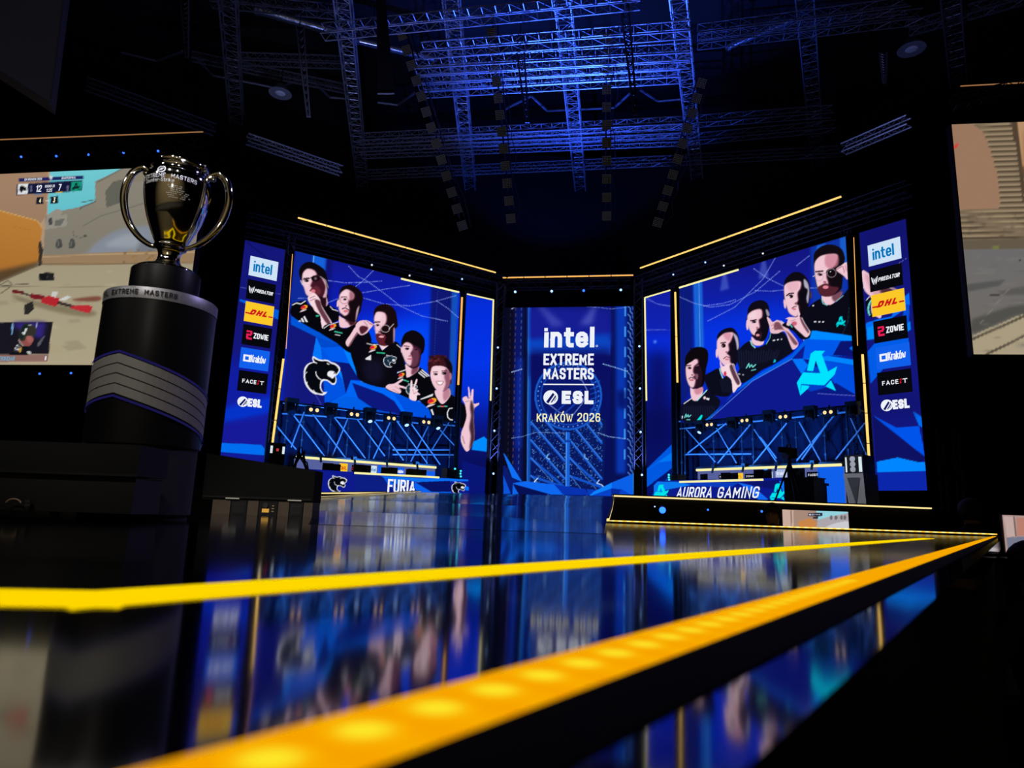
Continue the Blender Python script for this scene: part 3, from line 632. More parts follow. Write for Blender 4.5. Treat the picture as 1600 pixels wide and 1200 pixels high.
# fourth
A.frame(1210, 410, 10)
A.blob("120,980 260,900 520,700 660,760 640,1050 560,1170 420,1200 300,1080", (10, 11, 24))
A.blob("150,340 180,250 280,160 380,150 480,210 545,330 560,500 540,640 520,740 440,830 340,850 240,800 180,680 150,560", (14, 10, 20))
A.blob("150,430 165,350 260,305 400,300 400,400 355,480 360,600 310,650 370,680 350,840 240,800 195,700 165,590", SK, f=0.4); A.blob("200,330 360,310 380,400 300,450 220,430", (228, 170, 186), 0.7, f=1)
A.blob("460,260 520,320 545,450 525,640 500,560 520,430 470,380", (190, 188, 210), 0.9, f=0.5); A.oval(162, 650, 18, 74, SK, rot=-8); A.line("190,520 232,488 300,480", 20, (26, 12, 20)); A.oval(258, 530, 36, 27, (27, 10, 16)); A.oval(238.2, 535, 10.08, 10, (225, 205, 215), 0.7); A.oval(232, 540, 14, 8, WHT); A.line("275,715 315,690 350,685", 14, (96, 42, 54)); A.oval(310, 730, 32, 14, (206, 112, 130)); A.oval(340, 635, 22, 12, (150, 90, 104)); A.oval(570, 510, 14, 60, (80, 50, 70))
A.blob("345,680 362,690 400,800 395,850 440,870 470,960 560,1090 500,1170 420,1110 330,1030 270,960 230,990 190,970 210,890 170,885 230,855 360,850 352,760", SK); A.blob("400,860 450,890 540,1070 520,1100 430,960", (80, 36, 52), 0.8, f=0.7); A.line("430,870 470,950 562,1090", 9, (226, 210, 220)); A.oval(310, 955, 42, 34, (196, 84, 112), 0.9, 0.5); A.line("250,920 330,890", 7, SKM); A.line("235,960 280,1010", 16, TEAL)
# fifth
A.frame(1260, 370, 7.5)
A.blob("20,860 60,790 180,720 220,780 340,770 430,680 560,590 560,1150 420,1140 80,1090 30,1000", (9, 10, 22))
A.blob("180,690 300,690 410,640 400,700 300,790 220,785", SK); A.blob("300,690 420,620 400,710 330,760", (90, 40, 56), 0.8, f=1)
A.blob("85,270 100,180 190,105 310,92 410,140 450,240 440,330 420,560 400,620 300,690 180,690 120,580 95,420", (17, 11, 17))
A.blob("95,400 100,300 160,230 260,205 360,215 330,330 250,400 230,470 250,540 230,600 180,640 135,600 110,500", SK, f=0.4); A.blob("230,215 360,215 370,330 280,370 220,330", (202, 124, 142), 0.75, f=1.2)
A.blob("130,600 165,570 230,545 290,580 380,600 300,690 200,695 150,660", (84, 34, 46), f=0.4); A.oval(225, 590, 34, 20, (226, 134, 150)); A.line("110,410 190,402", 17, (36, 16, 24)); A.oval(160, 440, 30, 17.55, (22, 10, 16)); A.oval(143.5, 443.25, 8.4, 6.5, (225, 205, 215), 0.7); A.oval(290, 420, 60, 50, (20, 9, 15)); A.ring(152, 470, 46, 48, 7, (200, 168, 178)); A.ring(295, 425, 52, 50, 7, (150, 130, 140)); A.line("195,430 240,425", 7, (190, 160, 170)); A.line("78,465 105,450", 9, (210, 200, 215)); A.oval(282, 408, 8, 6, (220, 255, 235))
A.oval(215, 530, 20, 12, (170, 92, 108))
A.blob("345,380 400,340 480,305 488,495 440,460 400,430 370,410", SK); A.line("430,350 445,420", 8, (170, 90, 112)); A.line("455,335 470,400", 8, (190, 104, 126)); A.line("350,385 420,345", 7, (120, 60, 76))
A.line("180,730 195,780 240,800", 12, (130, 210, 215)); A.line("350,755 430,690", 10, (130, 180, 190)); A.line("95,995 215,998", 15, (226, 226, 235), dash=3.0); A.oval(80, 806, 10, 9, WHT)
a_logo(A, 348, 932, 460, 1060, (0, 215, 225)); A.line("500,830 485,1000 420,1145", 4, (70, 90, 120), 0.7)
A.poly("464,0 640,0 640,1200 540,1200 490,600", (3, 3, 10))
A.frame(); a_logo(A, 1245, 547.9, 1308, 617.9)
A.frame(1050, 370, 4.1375); F("905,606 1165,640 1168,672 888,662", (0, 138, 255))
A.frame()
# narrow inner panel of the right wing
A.poly("1008,450 1048,440 1048,520 1008,520", (20, 30, 160), 0.5, 6); A.poly("1008,550 1048,550 1048,690 1008,700", (8, 12, 88), 0.8, 10)
A.poly("1010,733 1052,692 1052,730 1010,762", (0, 88, 225)); A.poly("1010,735 1030,722 1052,720 1052,705", (0, 120, 245)); A.poly("1010,762 1052,730 1052,745 1010,772", (6, 18, 104)); A.poly("1024,765 1050,740 1052,790 1010,790", (0, 70, 205)); A.oval(1023.5, 534, 2.6, 2.6, (90, 150, 255), 0.8, 1)
A.line("1008,464 1025,474 1048,479", 1.3, (130, 150, 240), 0.8, dash=1.2); A.line("1008,514 1048,516", 1, (90, 110, 220), 0.6, dash=1.2)
# sponsor column
A.poly("1340,330 1470,330 1470,800 1352,800", (18, 22, 122)); A.poly("1344,345 1420,335 1424,420 1346,430", (18, 18, 104), 0.7, 10)
A.frame(1260, 370, 7.5)
A.blob("655,395 760,460 830,560 1000,590 1070,640 930,700 880,930 840,945 760,880 760,720 690,640 662,560", SK); A.blob("850,590 950,575 1060,640 900,690", (60, 26, 40), 0.9, f=1.5); A.blob("690,430 790,520 860,620 900,820 800,700 720,560", (196, 136, 152), 0.6, f=2); A.line("940,575 1065,640", 9, (200, 180, 195))
A.blob("690,760 740,715 775,740 745,820 770,905 800,950 740,930 700,850", (9, 10, 22)); A.line("760,745 735,790 722,850 740,915", 20, TEAL); A.line("705,740 740,700", 9, WHT)
F("700,1010 860,960 1000,930 1050,800 1200,655 1210,800 1180,830 990,960 880,1000 700,1080", (0, 110, 248)); F("1140,800 1205,790 1205,1020 1120,1100", (0, 78, 220)); F("705,1070 880,1000 800,1120 790,1200 712,1210", (0, 140, 255)); F("1180,1015 1215,990 1220,1090 1090,1170 1170,1130", (0, 130, 250))
A.frame(1340, 540, 5)
F("80,45 150,-40 400,-60 400,120 230,145 100,300", (0, 92, 230)); F("155,80 400,60 400,120 160,155", (0, 90, 230)); F("120,545 300,640 480,630 530,870 400,770", (0, 84, 234)); F("430,510 505,560 508,640 480,625", (0, 110, 245)); F("120,550 530,872 490,915 310,874 145,905", (14, 16, 96))
F("148,908 312,874 480,912 535,912 540,980 152,990", (0, 134, 255)); F("152,990 540,980 552,1135 165,1135", (12, 38, 170)); A.poly("90,380 480,380 500,520 120,540", (16, 18, 104), 0.6, 10)
A.frame(); A.line("1392,419 1416,404", 1.2, (150, 160, 235), 0.7, dash=1.2)

# ------------------------------------------------------------------ centre wall
AC = Art(780, 460, 1000, 785, 3)
AC.grade([(0, (14, 20, 110)), (0.2, (16, 26, 140)), (0.25, (14, 62, 190)), (0.28, (18, 70, 190)), (0.3, (10, 16, 100)), (0.6, (8, 16, 96)), (1, (6, 14, 80))])
A = AC.frame()
A.poly("780,460 826,460 822,785 780,785", (7, 9, 34)); A.poly("803,480 818,476 816,760 800,760", (10, 24, 108), 0.9, 3); A.poly("793,478 803,474 799,740 788,740", (12, 10, 28), 0.9, 1)
for x, c in ((815, (120, 150, 235)), (806, (170, 110, 90)), (798, (50, 60, 130))): A.line([(x, 480), (x - 5, 740)], 1.0, c, 0.55, dash=5)
A.poly("808,560 817,560 815,700 806,700", (20, 60, 190), 0.5, 3)
A.poly("955,470 1000,470 1000,785 951,785", (8, 16, 84)); A.poly("962,476 979,474 978,740 963,740", (10, 60, 190), 0.85, 2.5); A.line("977,478 976,720", 2.4, (70, 165, 255), 0.8, dash=16); A.poly("964,610 978,610 978,640 964,636", (6, 14, 90), 0.8, 4)
for y in range(478, 740, 13): A.line([(981, y), (985, y + 4), (985, y + 9), (988, y + 12)], 1.8, (90, 150, 235), 0.75); A.line([(988, y), (989, y + 6)], 1.5, (60, 110, 215), 0.7)
A.poly("824,480 830,480 829,755 823,755", (22, 110, 220), 0.65, 0.6); A.line("826,480 824,755", 1, (80, 160, 245), 0.7)
A.frame(800, 470, 4)
A.poly("105,40 615,55 615,230 105,245", (22, 30, 150), 0.8, 5); A.poly("105,245 615,205 615,290 105,305", (10, 72, 196), 0.85, 4); A.poly("105,310 615,300 620,480 105,480", (10, 14, 96), 0.8, 6)
A.poly("148,12 158,8 330,150 250,165", (140, 160, 235), 0.28, 4); A.poly("536,6 526,10 420,150 500,150", (150, 170, 240), 0.33, 4); A.oval(152, 12, 8, 6, WHT); A.oval(534, 6, 8, 6, WHT)
# round medallion and grille
A.poly("120,740 590,740 570,1180 115,1180", (9, 24, 92))
rg = random.Random(3)
for q in range(900):
    x = rg.uniform(118, 565); y = rg.uniform(740, 1160)
    A.oval(x, y, rg.uniform(1.5, 3.6), rg.uniform(1.5, 3.6), rg.choice([(30, 110, 220), (70, 150, 240), (18, 60, 170), (130, 190, 250)]), 0.8)
for k in range(-3, 6):
    for x0, x1 in ((118, 328), (362, 560)):
        ya = 760 + k * 112
        if ya + 232 < 742 or ya > 1170: continue
        A.line([(x0, max(ya, 742) if ya >= 742 else 742), (x1, min(ya + 240, 1165))] if ya >= 742 else [(x0 + (742 - ya) * 0.87, 742), (x1, ya + 240)], 15, (20, 84, 205), 0.95)
        A.line([(x0, ya - 5), (x1, ya + 235)] if ya >= 742 else [(x0 + (742 - ya) * 0.87, 738), (x1, ya + 235)], 3, (96, 170, 250), 0.8)
A.poly("336,820 362,820 360,1165 334,1165", (24, 96, 215)); A.line("340,820 338,1165", 4, (110, 190, 255), 0.9); A.poly("328,870 370,870 370,885 328,885", (14, 60, 160))
A.oval(352, 595, 212, 215, (12, 34, 130)); A.ring(352, 595, 206, 209, 12, (24, 90, 200)); A.ring(352, 597, 172, 178, 5, (26, 96, 210), 0.8); A.oval(352, 595, 165, 170, (9, 22, 106))
for k in range(40):
    t = k * math.pi / 20; A.oval(352 + 190 * math.cos(t), 595 + 193 * math.sin(t), 4, 4, (110, 180, 245), 0.9)
A.line("235,650 300,700 380,715 440,640 470,560 440,500 400,480", 5, (150, 180, 250), 0.7); A.line("270,700 380,600 430,560", 10, (20, 60, 170)); A.line("300,730 420,620", 10, (20, 60, 170))
for k in range(7): A.line([(490, 520 + k * 32), (548, 500 + k * 32)], 6, (26, 96, 210), 0.7)
A.line("0,445 60,428", 7, (170, 200, 250), dash=1.2); A.line("570,395 640,415 720,440", 7, (150, 200, 250), dash=1.2); A.line("0,858 60,850 150,822 330,828", 5, (130, 180, 250), 0.9, dash=1.2); A.line("540,825 600,848 720,864", 6, (140, 190, 250), dash=1.2); A.line("470,36 560,44 620,52 720,40", 4, (150, 180, 250), 0.8, dash=1.2); A.line("0,50 60,18", 6, (190, 200, 245), dash=1.2)
A.line("545,1120 530,1140 560,1150 575,1165", 5, (200, 230, 255)); A.line("160,1110 140,1130 150,1140", 6, (200, 230, 255)); A.line("225,960 215,980 235,990", 6, (130, 190, 240)); A.line("455,960 455,980 475,990", 6, (120, 180, 240))
# facets along the foot of the centre wall
A.frame(740, 740, 5)
F = A.poly
F("230,-60 250,-60 300,40 380,70 290,160 230,160", (10, 26, 110)); F("232,-160 245,-150 380,65 300,30", (16, 112, 245)); F("232,10 290,155 235,160", (12, 84, 215)); F("305,75 400,60 630,85 700,165 600,165 310,80", (14, 104, 240)); F("310,80 600,162 355,162", (7, 16, 84)); F("305,80 352,160 305,165", (16, 100, 235)); F("630,85 870,120 910,170 700,165", (8, 50, 175)); F("880,120 960,128 905,170", (8, 60, 190))
F("905,170 940,140 1080,70 1250,0 1240,30 1080,115 920,172", (12, 130, 255)); F("1080,115 1160,120 1240,180 920,172", (8, 66, 200)); F("1080,70 1250,0 1252,185 1160,122 1080,115", (10, 96, 232)); F("1075,118 1150,125 1130,180 1075,178", (6, 40, 150))
F("1245,-10 1260,-10 1260,185 1250,185", (70, 190, 255))
A.frame()

# ------------------------------------------------------------------ picture on the big left side screen: a dusty walled street
AG = Art(-140, 240, 340, 600, 2)
AG.grade([(0, (196, 164, 132)), (0.5, (178, 150, 122)), (1, (176, 166, 140))])
A = AG.frame(0, 220, 3.16)
F = A.poly
F("-440,-60 245,-60 230,370 190,420 -440,420", (180, 143, 112), col2=(164, 132, 106), ang=90); F("250,100 640,100 640,500 225,500", (122, 214, 222), col2=(96, 196, 210), ang=90)
F("225,370 300,345 380,330 470,300 470,200 530,190 640,110 1100,-20 1100,640 210,620", (150, 144, 130), col2=(134, 128, 114), ang=90); F("470,200 590,145 640,180 610,300 520,330 475,330", (146, 138, 122)); F("520,250 560,200 620,190 610,300 525,330", (104, 104, 94)); F("640,110 760,70 900,10 1100,-40 1100,200 640,200", (140, 132, 112))
A.line("470,300 400,330 395,340", 5, (90, 92, 88)); A.line("400,305 470,290", 4, (90, 92, 88)); A.line("410,420 500,370 640,330 900,250", 6, (110, 108, 98), 0.7); A.line("480,205 590,145 640,115", 6, (100, 98, 90), 0.7)
F("235,365 280,335 310,345 300,370 330,360 330,420 220,440", (156, 150, 138)); F("240,385 258,378 258,412 240,416", (70, 72, 74)); F("275,390 320,385 300,420 270,420", (110, 110, 104))
for x in (292, 356): A.blob([(x - 15, 528), (x - 12, 495), (x, 483), (x + 12, 495), (x + 13, 525)], (74, 76, 74)); A.line([(x - 4, 520), (x - 4, 495)], 6, (120, 116, 104))
A.oval(420, 470, 8, 6, (80, 78, 70)); A.line("360,440 365,470 400,480 420,470", 3, (90, 86, 76), 0.7)
A.blob("430,550 480,500 560,450 640,430 760,420 830,470 1000,560 1000,600 430,560", (138, 146, 158), f=2.5); A.blob("520,520 600,470 680,460 700,520", (164, 170, 178), 0.8, f=3); A.blob("690,500 800,500 860,560 700,560", (112, 116, 124), 0.7, f=3)
F("205,565 640,548 1100,540 1100,640 200,612", (160, 132, 98)); A.line("210,572 640,556 1100,548", 5, (196, 168, 128), 0.8); A.line("205,610 640,606 1100,602", 6, (110, 90, 66), 0.6)
F("-440,300 0,345 185,395 208,430 190,600 0,690 -440,800", (196, 134, 60), col2=(170, 104, 40), ang=100); A.line("0,345 185,395 208,430", 4, (226, 180, 110), 0.9); A.line("60,420 150,440", 3, (160, 100, 40), 0.4)
F("-440,700 0,640 190,598 210,612 0,700 -440,860", (70, 60, 46), 0.8, 3)
F("-440,860 0,700 200,615 640,610 1100,604 1100,1300 -440,1300", (170, 160, 132), col2=(186, 174, 144), ang=90)
rg = random.Random(5)
for q in range(60):
    x = rg.uniform(-300, 1000); y = rg.uniform(625, 1100); w = rg.uniform(30, 110) * (0.3 + (y - 600) / 450)
    F([(x, y), (x + w, y - w * 0.12), (x + w * 1.3, y + w * 0.12), (x + w * 0.35, y + w * 0.25)], rg.choice([(158, 148, 120), (190, 178, 148), (150, 140, 114), (180, 166, 132)]), 0.55, 1.0)
A.line("0,720 640,722 1000,712", 4, (120, 112, 90), 0.6); A.line("-40,722 60,712 140,706", 4, (70, 66, 56), 0.8); A.line("0,712 40,690 60,712", 4, (70, 66, 56), 0.8); A.line("0,756 50,722", 4, (70, 66, 56), 0.8)
for q in range(40): A.oval(730 + rg.uniform(-120, 120), 600 + rg.uniform(-60, 50), 7, 5, rg.choice([(150, 110, 60), (120, 86, 50), (176, 136, 84)]), 0.5)
# standing figure, bag, rifle
A.blob("194,500 204,498 206,520 214,540 208,575 204,612 190,612 192,560 190,530", (58, 50, 42)); A.poly("194,655 232,650 232,690 192,688", (26, 26, 28)); A.poly("233,650 268,652 266,692 233,690", (34, 34, 36))
A.blob("60,760 200,795 460,840 440,868 300,850 120,800", (120, 108, 84), 0.7, 2)
A.poly("60,735 115,742 116,758 60,750", (106, 26, 34)); A.line("112,752 160,768", 9, (60, 50, 48)); A.poly("155,755 222,764 218,788 150,778", (124, 30, 38)); A.poly("205,780 240,765 290,775 300,800 270,818 205,800", (188, 40, 48)); A.poly("250,765 262,742 286,748 275,775", (210, 210, 205)); A.poly("280,790 330,765 355,768 320,790", (214, 216, 212)); A.line("290,800 360,818", 14, (60, 46, 46)); A.poly("352,815 440,812 458,820 442,852 400,842 350,828", (196, 46, 54)); A.poly("122,810 162,792 168,830 140,858 118,856", (44, 42, 40)); A.blob("355,785 400,775 490,768 490,790 400,792", (120, 60, 48), 0.8, 1)
# score strip
F("92,186 412,172 411,190 92,202", (34, 40, 104)); F("84,213 408,196 402,248 80,268", (24, 26, 62)); F("90,214 138,211 136,261 86,264", (236, 238, 240)); F("352,202 404,199 400,246 350,250", (20, 160, 128)); F("180,278 214,276 213,311 179,313", (22, 26, 44)); F("250,275 288,272 286,307 249,310", (22, 26, 44)); F("168,260 208,258 208,263 168,265", (60, 120, 200)); F("272,254 310,252 310,257 272,259", (220, 180, 60))
A.blob("98,226 112,222 130,234 128,246 114,244 110,256 98,248", (14, 16, 20)); a_logo(A, 356, 208, 396, 246, (16, 40, 44)); A.blob("246,172 256,172 258,182 252,196 244,182", (220, 222, 226))
for x in (154, 334):
    A.line([(x, 224), (x, 232)], 9, (110, 112, 140)); A.line([(x, 238), (x, 246)], 9, (110, 112, 140))
# inset of a seated player with a headset
A.frame(0, 500, 13.333)
F("-1500,45 50,45 1100,35 1000,890 -1500,885", (200, 180, 150)); F("-1500,60 50,55 1095,42 1010,715 -1500,720", (26, 24, 34)); F("290,50 960,42 900,370 760,370 640,300 330,170", (52, 40, 128), f=3); F("240,60 285,55 265,300 238,300", (120, 170, 220)); F("755,45 775,45 765,160 752,160", (170, 180, 210)); F("770,490 935,310 940,330 850,500 790,575", (90, 92, 100)); F("-1500,740 1010,722 990,875 -1500,880", (150, 112, 104))
A.blob("300,640 400,480 560,540 600,720 200,725", (18, 20, 26)); A.blob("400,420 480,380 620,300 700,390 690,440 640,520 560,545 470,530", (150, 82, 80)); A.blob("560,330 660,340 690,410 640,470 570,440", (180, 110, 104), 0.8, f=1); A.blob("430,180 520,80 640,90 750,170 740,280 690,350 640,330 560,330 520,420 430,430 390,330", (52, 52, 44)); A.blob("470,120 560,80 650,100 560,180 520,300 450,420 400,380 440,200", (26, 38, 36)); A.blob("460,260 500,240 530,180 560,190 520,300 490,300", (220, 226, 226)); A.line("600,100 650,105", 26, (150, 160, 156)); A.line("395,410 420,480 480,530", 26, (170, 160, 154))
for k in range(4): A.line([(290 + k * 22, 630 + k * 14), (365 + k * 16, 510 + k * 14)], 11, WHT)
A.oval(425, 620, 28, 55, (206, 160, 60), rot=15); A.blob("570,650 650,670 640,710 580,705", (200, 205, 205))
A.frame()

# ------------------------------------------------------------------ picture on the big right side screen: shuttered wall and a street
AH = Art(1470, 160, 1720, 580, 2)
AH.grade([(0, (150, 122, 98)), (0.6, (130, 112, 92)), (0.66, (112, 108, 106)), (0.85, (120, 114, 106)), (1, (166, 154, 130))])
A = AH.frame(1480, 180, 3.077)
F = A.poly
F("0,30 900,-10 900,620 0,620", (128, 110, 88))
for k in range(24):
    y = 20 + k * 24.5
    A.line([(40, y), (700, y - 6 + k * 0.2)], 7, (166, 146, 116), 0.9); A.line([(40, y + 8), (700, y + 2)], 6, (70, 58, 44), 0.85)
F("0,20 130,45 180,90 205,160 235,260 255,380 250,450 0,452", (160, 124, 98)); F("300,20 340,20 372,200 372,420 360,420 340,200", (84, 68, 52)); F("335,20 900,-10 900,420 420,420 365,240", (190, 148, 110)); F("365,60 420,180 420,260 370,280", (160, 112, 76), 0.8, 3)
rg = random.Random(9)
for q in range(80): A.oval(rg.uniform(60, 600), rg.uniform(470, 600), rg.uniform(4, 26), 5, (78, 68, 54), 0.4, 1)
F("40,600 900,585 900,640 60,650", (104, 92, 76)); F("215,630 250,625 250,642 216,644", (120, 120, 70)); F("60,648 900,630 900,1300 100,1300", (112, 110, 110), col2=(118, 112, 104), ang=90)
F("80,815 280,790 250,820 90,850", (86, 86, 84), 0.9, 1); F("240,850 480,800 600,800 600,860 280,865", (88, 86, 82), 0.8, 1); F("100,1040 120,980 300,920 600,880 600,960 340,960 130,1050", (82, 80, 74), 0.9, 2); F("120,1060 340,965 600,900 600,1300 110,1300", (176, 162, 134)); A.line("120,1078 372,965 600,870", 12, (96, 86, 70)); A.line("190,1150 372,1060 600,950", 12, (96, 86, 70)); A.line("160,1000 300,830", 4, (140, 134, 126), 0.6)
for q in range(50): A.oval(rg.uniform(80, 600), rg.uniform(660, 1140), rg.uniform(10, 50), 4, rg.choice([(98, 94, 90), (132, 128, 122)]), 0.4, 1)
A.line("36,155 50,138", 12, (226, 60, 60)); A.oval(228, 862, 30, 5, (60, 58, 54)); A.oval(352, 696, 5, 7, (60, 58, 56))
A.frame()
# ================================================================== setting: floors, walls, roof
M_BLACK = surf('black_paint', (10, 10, 12), 0.6, grain=0.15)
M_MATT = surf('matt_black_cloth', (9, 9, 11), 0.95)
M_WALL = surf('dark_hall_drape', (5, 5, 8), 0.95, grain=0.04, scale=3)
M_STEEL = surf('blue_black_steel', (70, 74, 92), 0.45, 0.6)
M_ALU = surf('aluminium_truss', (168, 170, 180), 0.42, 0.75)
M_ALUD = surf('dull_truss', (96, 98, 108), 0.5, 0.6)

def gloss_deck(name, rough, wav, scl, ior=2.7):
    mt = bpy.data.materials.new(name); mt.use_nodes = True; nt = mt.node_tree; b = nt.nodes['Principled BSDF']
    b.inputs['Base Color'].default_value = (0.0022, 0.0022, 0.0026, 1); b.inputs['IOR'].default_value = ior
    tc = nt.nodes.new('ShaderNodeTexCoord'); n = nt.nodes.new('ShaderNodeTexNoise'); n.inputs['Scale'].default_value = 9; n.inputs['Detail'].default_value = 5
    nt.links.new(tc.outputs['Object'], n.inputs['Vector'])
    r = nt.nodes.new('ShaderNodeMapRange'); r.inputs[3].default_value = rough * 0.75; r.inputs[4].default_value = rough * 1.3
    nt.links.new(n.outputs[0], r.inputs[0]); nt.links.new(r.outputs[0], b.inputs['Roughness'])
    if wav:
        w = nt.nodes.new('ShaderNodeTexNoise'); w.inputs['Scale'].default_value = scl; w.inputs['Detail'].default_value = 1
        nt.links.new(tc.outputs['Object'], w.inputs['Vector'])
        bp = nt.nodes.new('ShaderNodeBump'); bp.inputs['Strength'].default_value = 1.0; bp.inputs['Distance'].default_value = wav
        nt.links.new(w.outputs[0], bp.inputs['Height']); nt.links.new(bp.outputs[0], b.inputs['Normal'])
    return mt
M_DECK = gloss_deck('black_gloss_deck', 0.075, 0.0, 1)
M_RAMP = gloss_deck('black_gloss_ramp', 0.09, 0.0006, 3.0)

EX, EY = 0.589, 0.808                      # direction of the deck's near edge; its outward normal is (EY, -EX)
def dk(nv, al, z=0.0): return Vector((EY * nv + EX * al, -EX * nv + EY * al, z))
def dk_at_y(nv, Y, z=0.0): return dk(nv, (Y + EX * nv) / EY, z)
YF = 8.62
c0, c1 = dk(-0.068, -3.0), dk_at_y(-0.068, YF)
mb = MB()
top = [Vector((-9, -3.5, 0)), Vector((c0.x, c0.y, 0)), c1, Vector((1.2, YF, 0)), Vector((-9, YF, 0))]
mb.ngon(top); mb.ngon([p - Vector((0, 0, 0.06)) for p in reversed(top)])
for i in range(5):
    a, b = top[i], top[(i + 1) % 5]; mb.quad(a, a - Vector((0, 0, 0.06)), b - Vector((0, 0, 0.06)), b)
struct('floor', mb, M_DECK, label='black mirror-gloss stage deck in the foreground')
# matt skirt under the deck edge
mb = MB(); inset = Vector((-EY * 0.03, EX * 0.03, 0))
a, b = c0 + inset, c1 + inset + Vector((-0.05, -0.03, 0)); mb.hexa([Vector((a.x, a.y, -1)), Vector((b.x, b.y, -1)), Vector((b.x - 0.03, b.y, -1)), Vector((a.x - 0.03, a.y, -1)), Vector((a.x, a.y, -.06)), Vector((b.x, b.y, -.06)), Vector((b.x - 0.03, b.y, -.06)), Vector((a.x - 0.03, a.y, -.06))])
struct('trim_1', mb, M_MATT, label='black skirt hanging below the deck edge')
mb = MB(); mb.box((0, YF - 0.06, -0.53), (c1.x * 2 - 0.3, 0.03, 0.94)); struct('trim_2', mb, M_MATT, label='black skirt below the far deck edge')

# gently rising ramp from the deck to the main stage
ZS = 0.35
rows = [((-0.80, 2.80, 0.001), (0.41, 2.93, 0.001)), ((-1.38, 4.95, 0.046), (0.68, 4.75, 0.040)), ((-2.02, 7.2, 0.158), (1.06, 7.1, 0.150)), ((-1.70, 9.0, 0.262), (1.27, 8.4, 0.250)), ((-1.36, 10.7, ZS), (1.44, 9.5, ZS))]
mb = MB()
NC = 8
for (la, ra), (lb, rb) in zip(rows[:-1], rows[1:]):
    la, ra, lb, rb = map(Vector, (la, ra, lb, rb))
    for j in range(NC):
        s, t = j / NC, (j + 1) / NC
        mb.quad(la.lerp(ra, s), la.lerp(ra, t), lb.lerp(rb, t), lb.lerp(rb, s))
for side in (0, 1):
    for r0, r1 in zip(rows[:-1], rows[1:]):
        p, q = Vector(r0[side]), Vector(r1[side]); z = Vector((0, 0, 1)); mb.quad(p, q, Vector((q.x, q.y, -0.05)), Vector((p.x, p.y, -0.05)))
struct('floor_ramp', mb, M_RAMP, label='glossy black ramp rising from the deck to the stage')
# main stage floor behind the crest
mb = MB()
EDGE = [Vector((-9.5, 14.0, ZS)), Vector((-4.6, 15.6, ZS)), Vector((-2.2, 12.4, ZS)), Vector((-1.36, 10.7, ZS)), Vector((1.44, 9.5, ZS)), Vector((6.25, 10.15, ZS)), Vector((10.5, 12.4, ZS))]
back = [Vector((10.5, 24, ZS)), Vector((-9.5, 24, ZS))]
mb.ngon(EDGE + back)
for a, b in zip(EDGE[:-1], EDGE[1:]): mb.quad(a, Vector((a.x, a.y, -1)), Vector((b.x, b.y, -1)), b)
struct('floor_stage', mb, M_BLACK, label='black main stage floor under the team desks')
mb = MB(); mb.box((0, 5, -1.05), (60, 70, 0.1)); struct('floor_hall', mb, surf('hall_concrete', (16, 16, 18), 0.8, grain=0.1, scale=2), label='dark hall floor below the stage')
mb = MB(); mb.box((0, 30.2, 8), (60, 0.2, 18.2)); struct('wall_back', mb, M_WALL, label='black hall wall behind the stage')
mb = MB(); mb.box((-22, 10, 8), (0.2, 40, 18)); struct('wall_left', mb, M_WALL)
mb = MB(); mb.box((22, 10, 8), (0.2, 40, 18)); struct('wall_right', mb, M_WALL)
mb = MB(); mb.box((0, 10, 18.2), (60, 60, 0.2)); struct('ceiling', mb, M_WALL, label='black hall roof high above the trusses')

mb = MB(); mb.box((0, -20, 5), (60, 0.2, 14)); struct('wall_front', mb, surf('brown_stand_wall', (96, 84, 62), 0.9, grain=0.05, scale=1.5), label='hall stands behind the viewer')
# ================================================================== LED lines set on the deck
def strip_mat(name, base, dot, pitch, dirv, ph, power=1.0, gain=0.6):
    mt = bpy.data.materials.new(name); mt.use_nodes = True; nt = mt.node_tree; nt.nodes.clear(); N = nt.nodes.new; L = nt.links.new
    o = N('ShaderNodeOutputMaterial'); e = N('ShaderNodeEmission'); tc = N('ShaderNodeTexCoord')
    d = N('ShaderNodeVectorMath'); d.operation = 'DOT_PRODUCT'; d.inputs[1].default_value = dirv; L(tc.outputs['Object'], d.inputs[0])
    a = N('ShaderNodeMath'); a.operation = 'MULTIPLY_ADD'; a.inputs[1].default_value = 2 * math.pi / pitch; a.inputs[2].default_value = ph; L(d.outputs['Value'], a.inputs[0])
    c = N('ShaderNodeMath'); c.operation = 'COSINE'; L(a.outputs[0], c.inputs[0])
    r = N('ShaderNodeMapRange'); r.inputs[1].default_value = -1; r.inputs[2].default_value = 1; r.inputs[3].default_value = 0; r.inputs[4].default_value = gain; L(c.outputs[0], r.inputs[0])
    mx = N('ShaderNodeMixRGB'); mx.inputs[1].default_value = lin(base) + (1,); mx.inputs[2].default_value = lin(dot) + (1,); L(r.outputs[0], mx.inputs[0])
    L(mx.outputs[0], e.inputs[0]); e.inputs[1].default_value = power; L(e.outputs[0], o.inputs[0])
    return mt
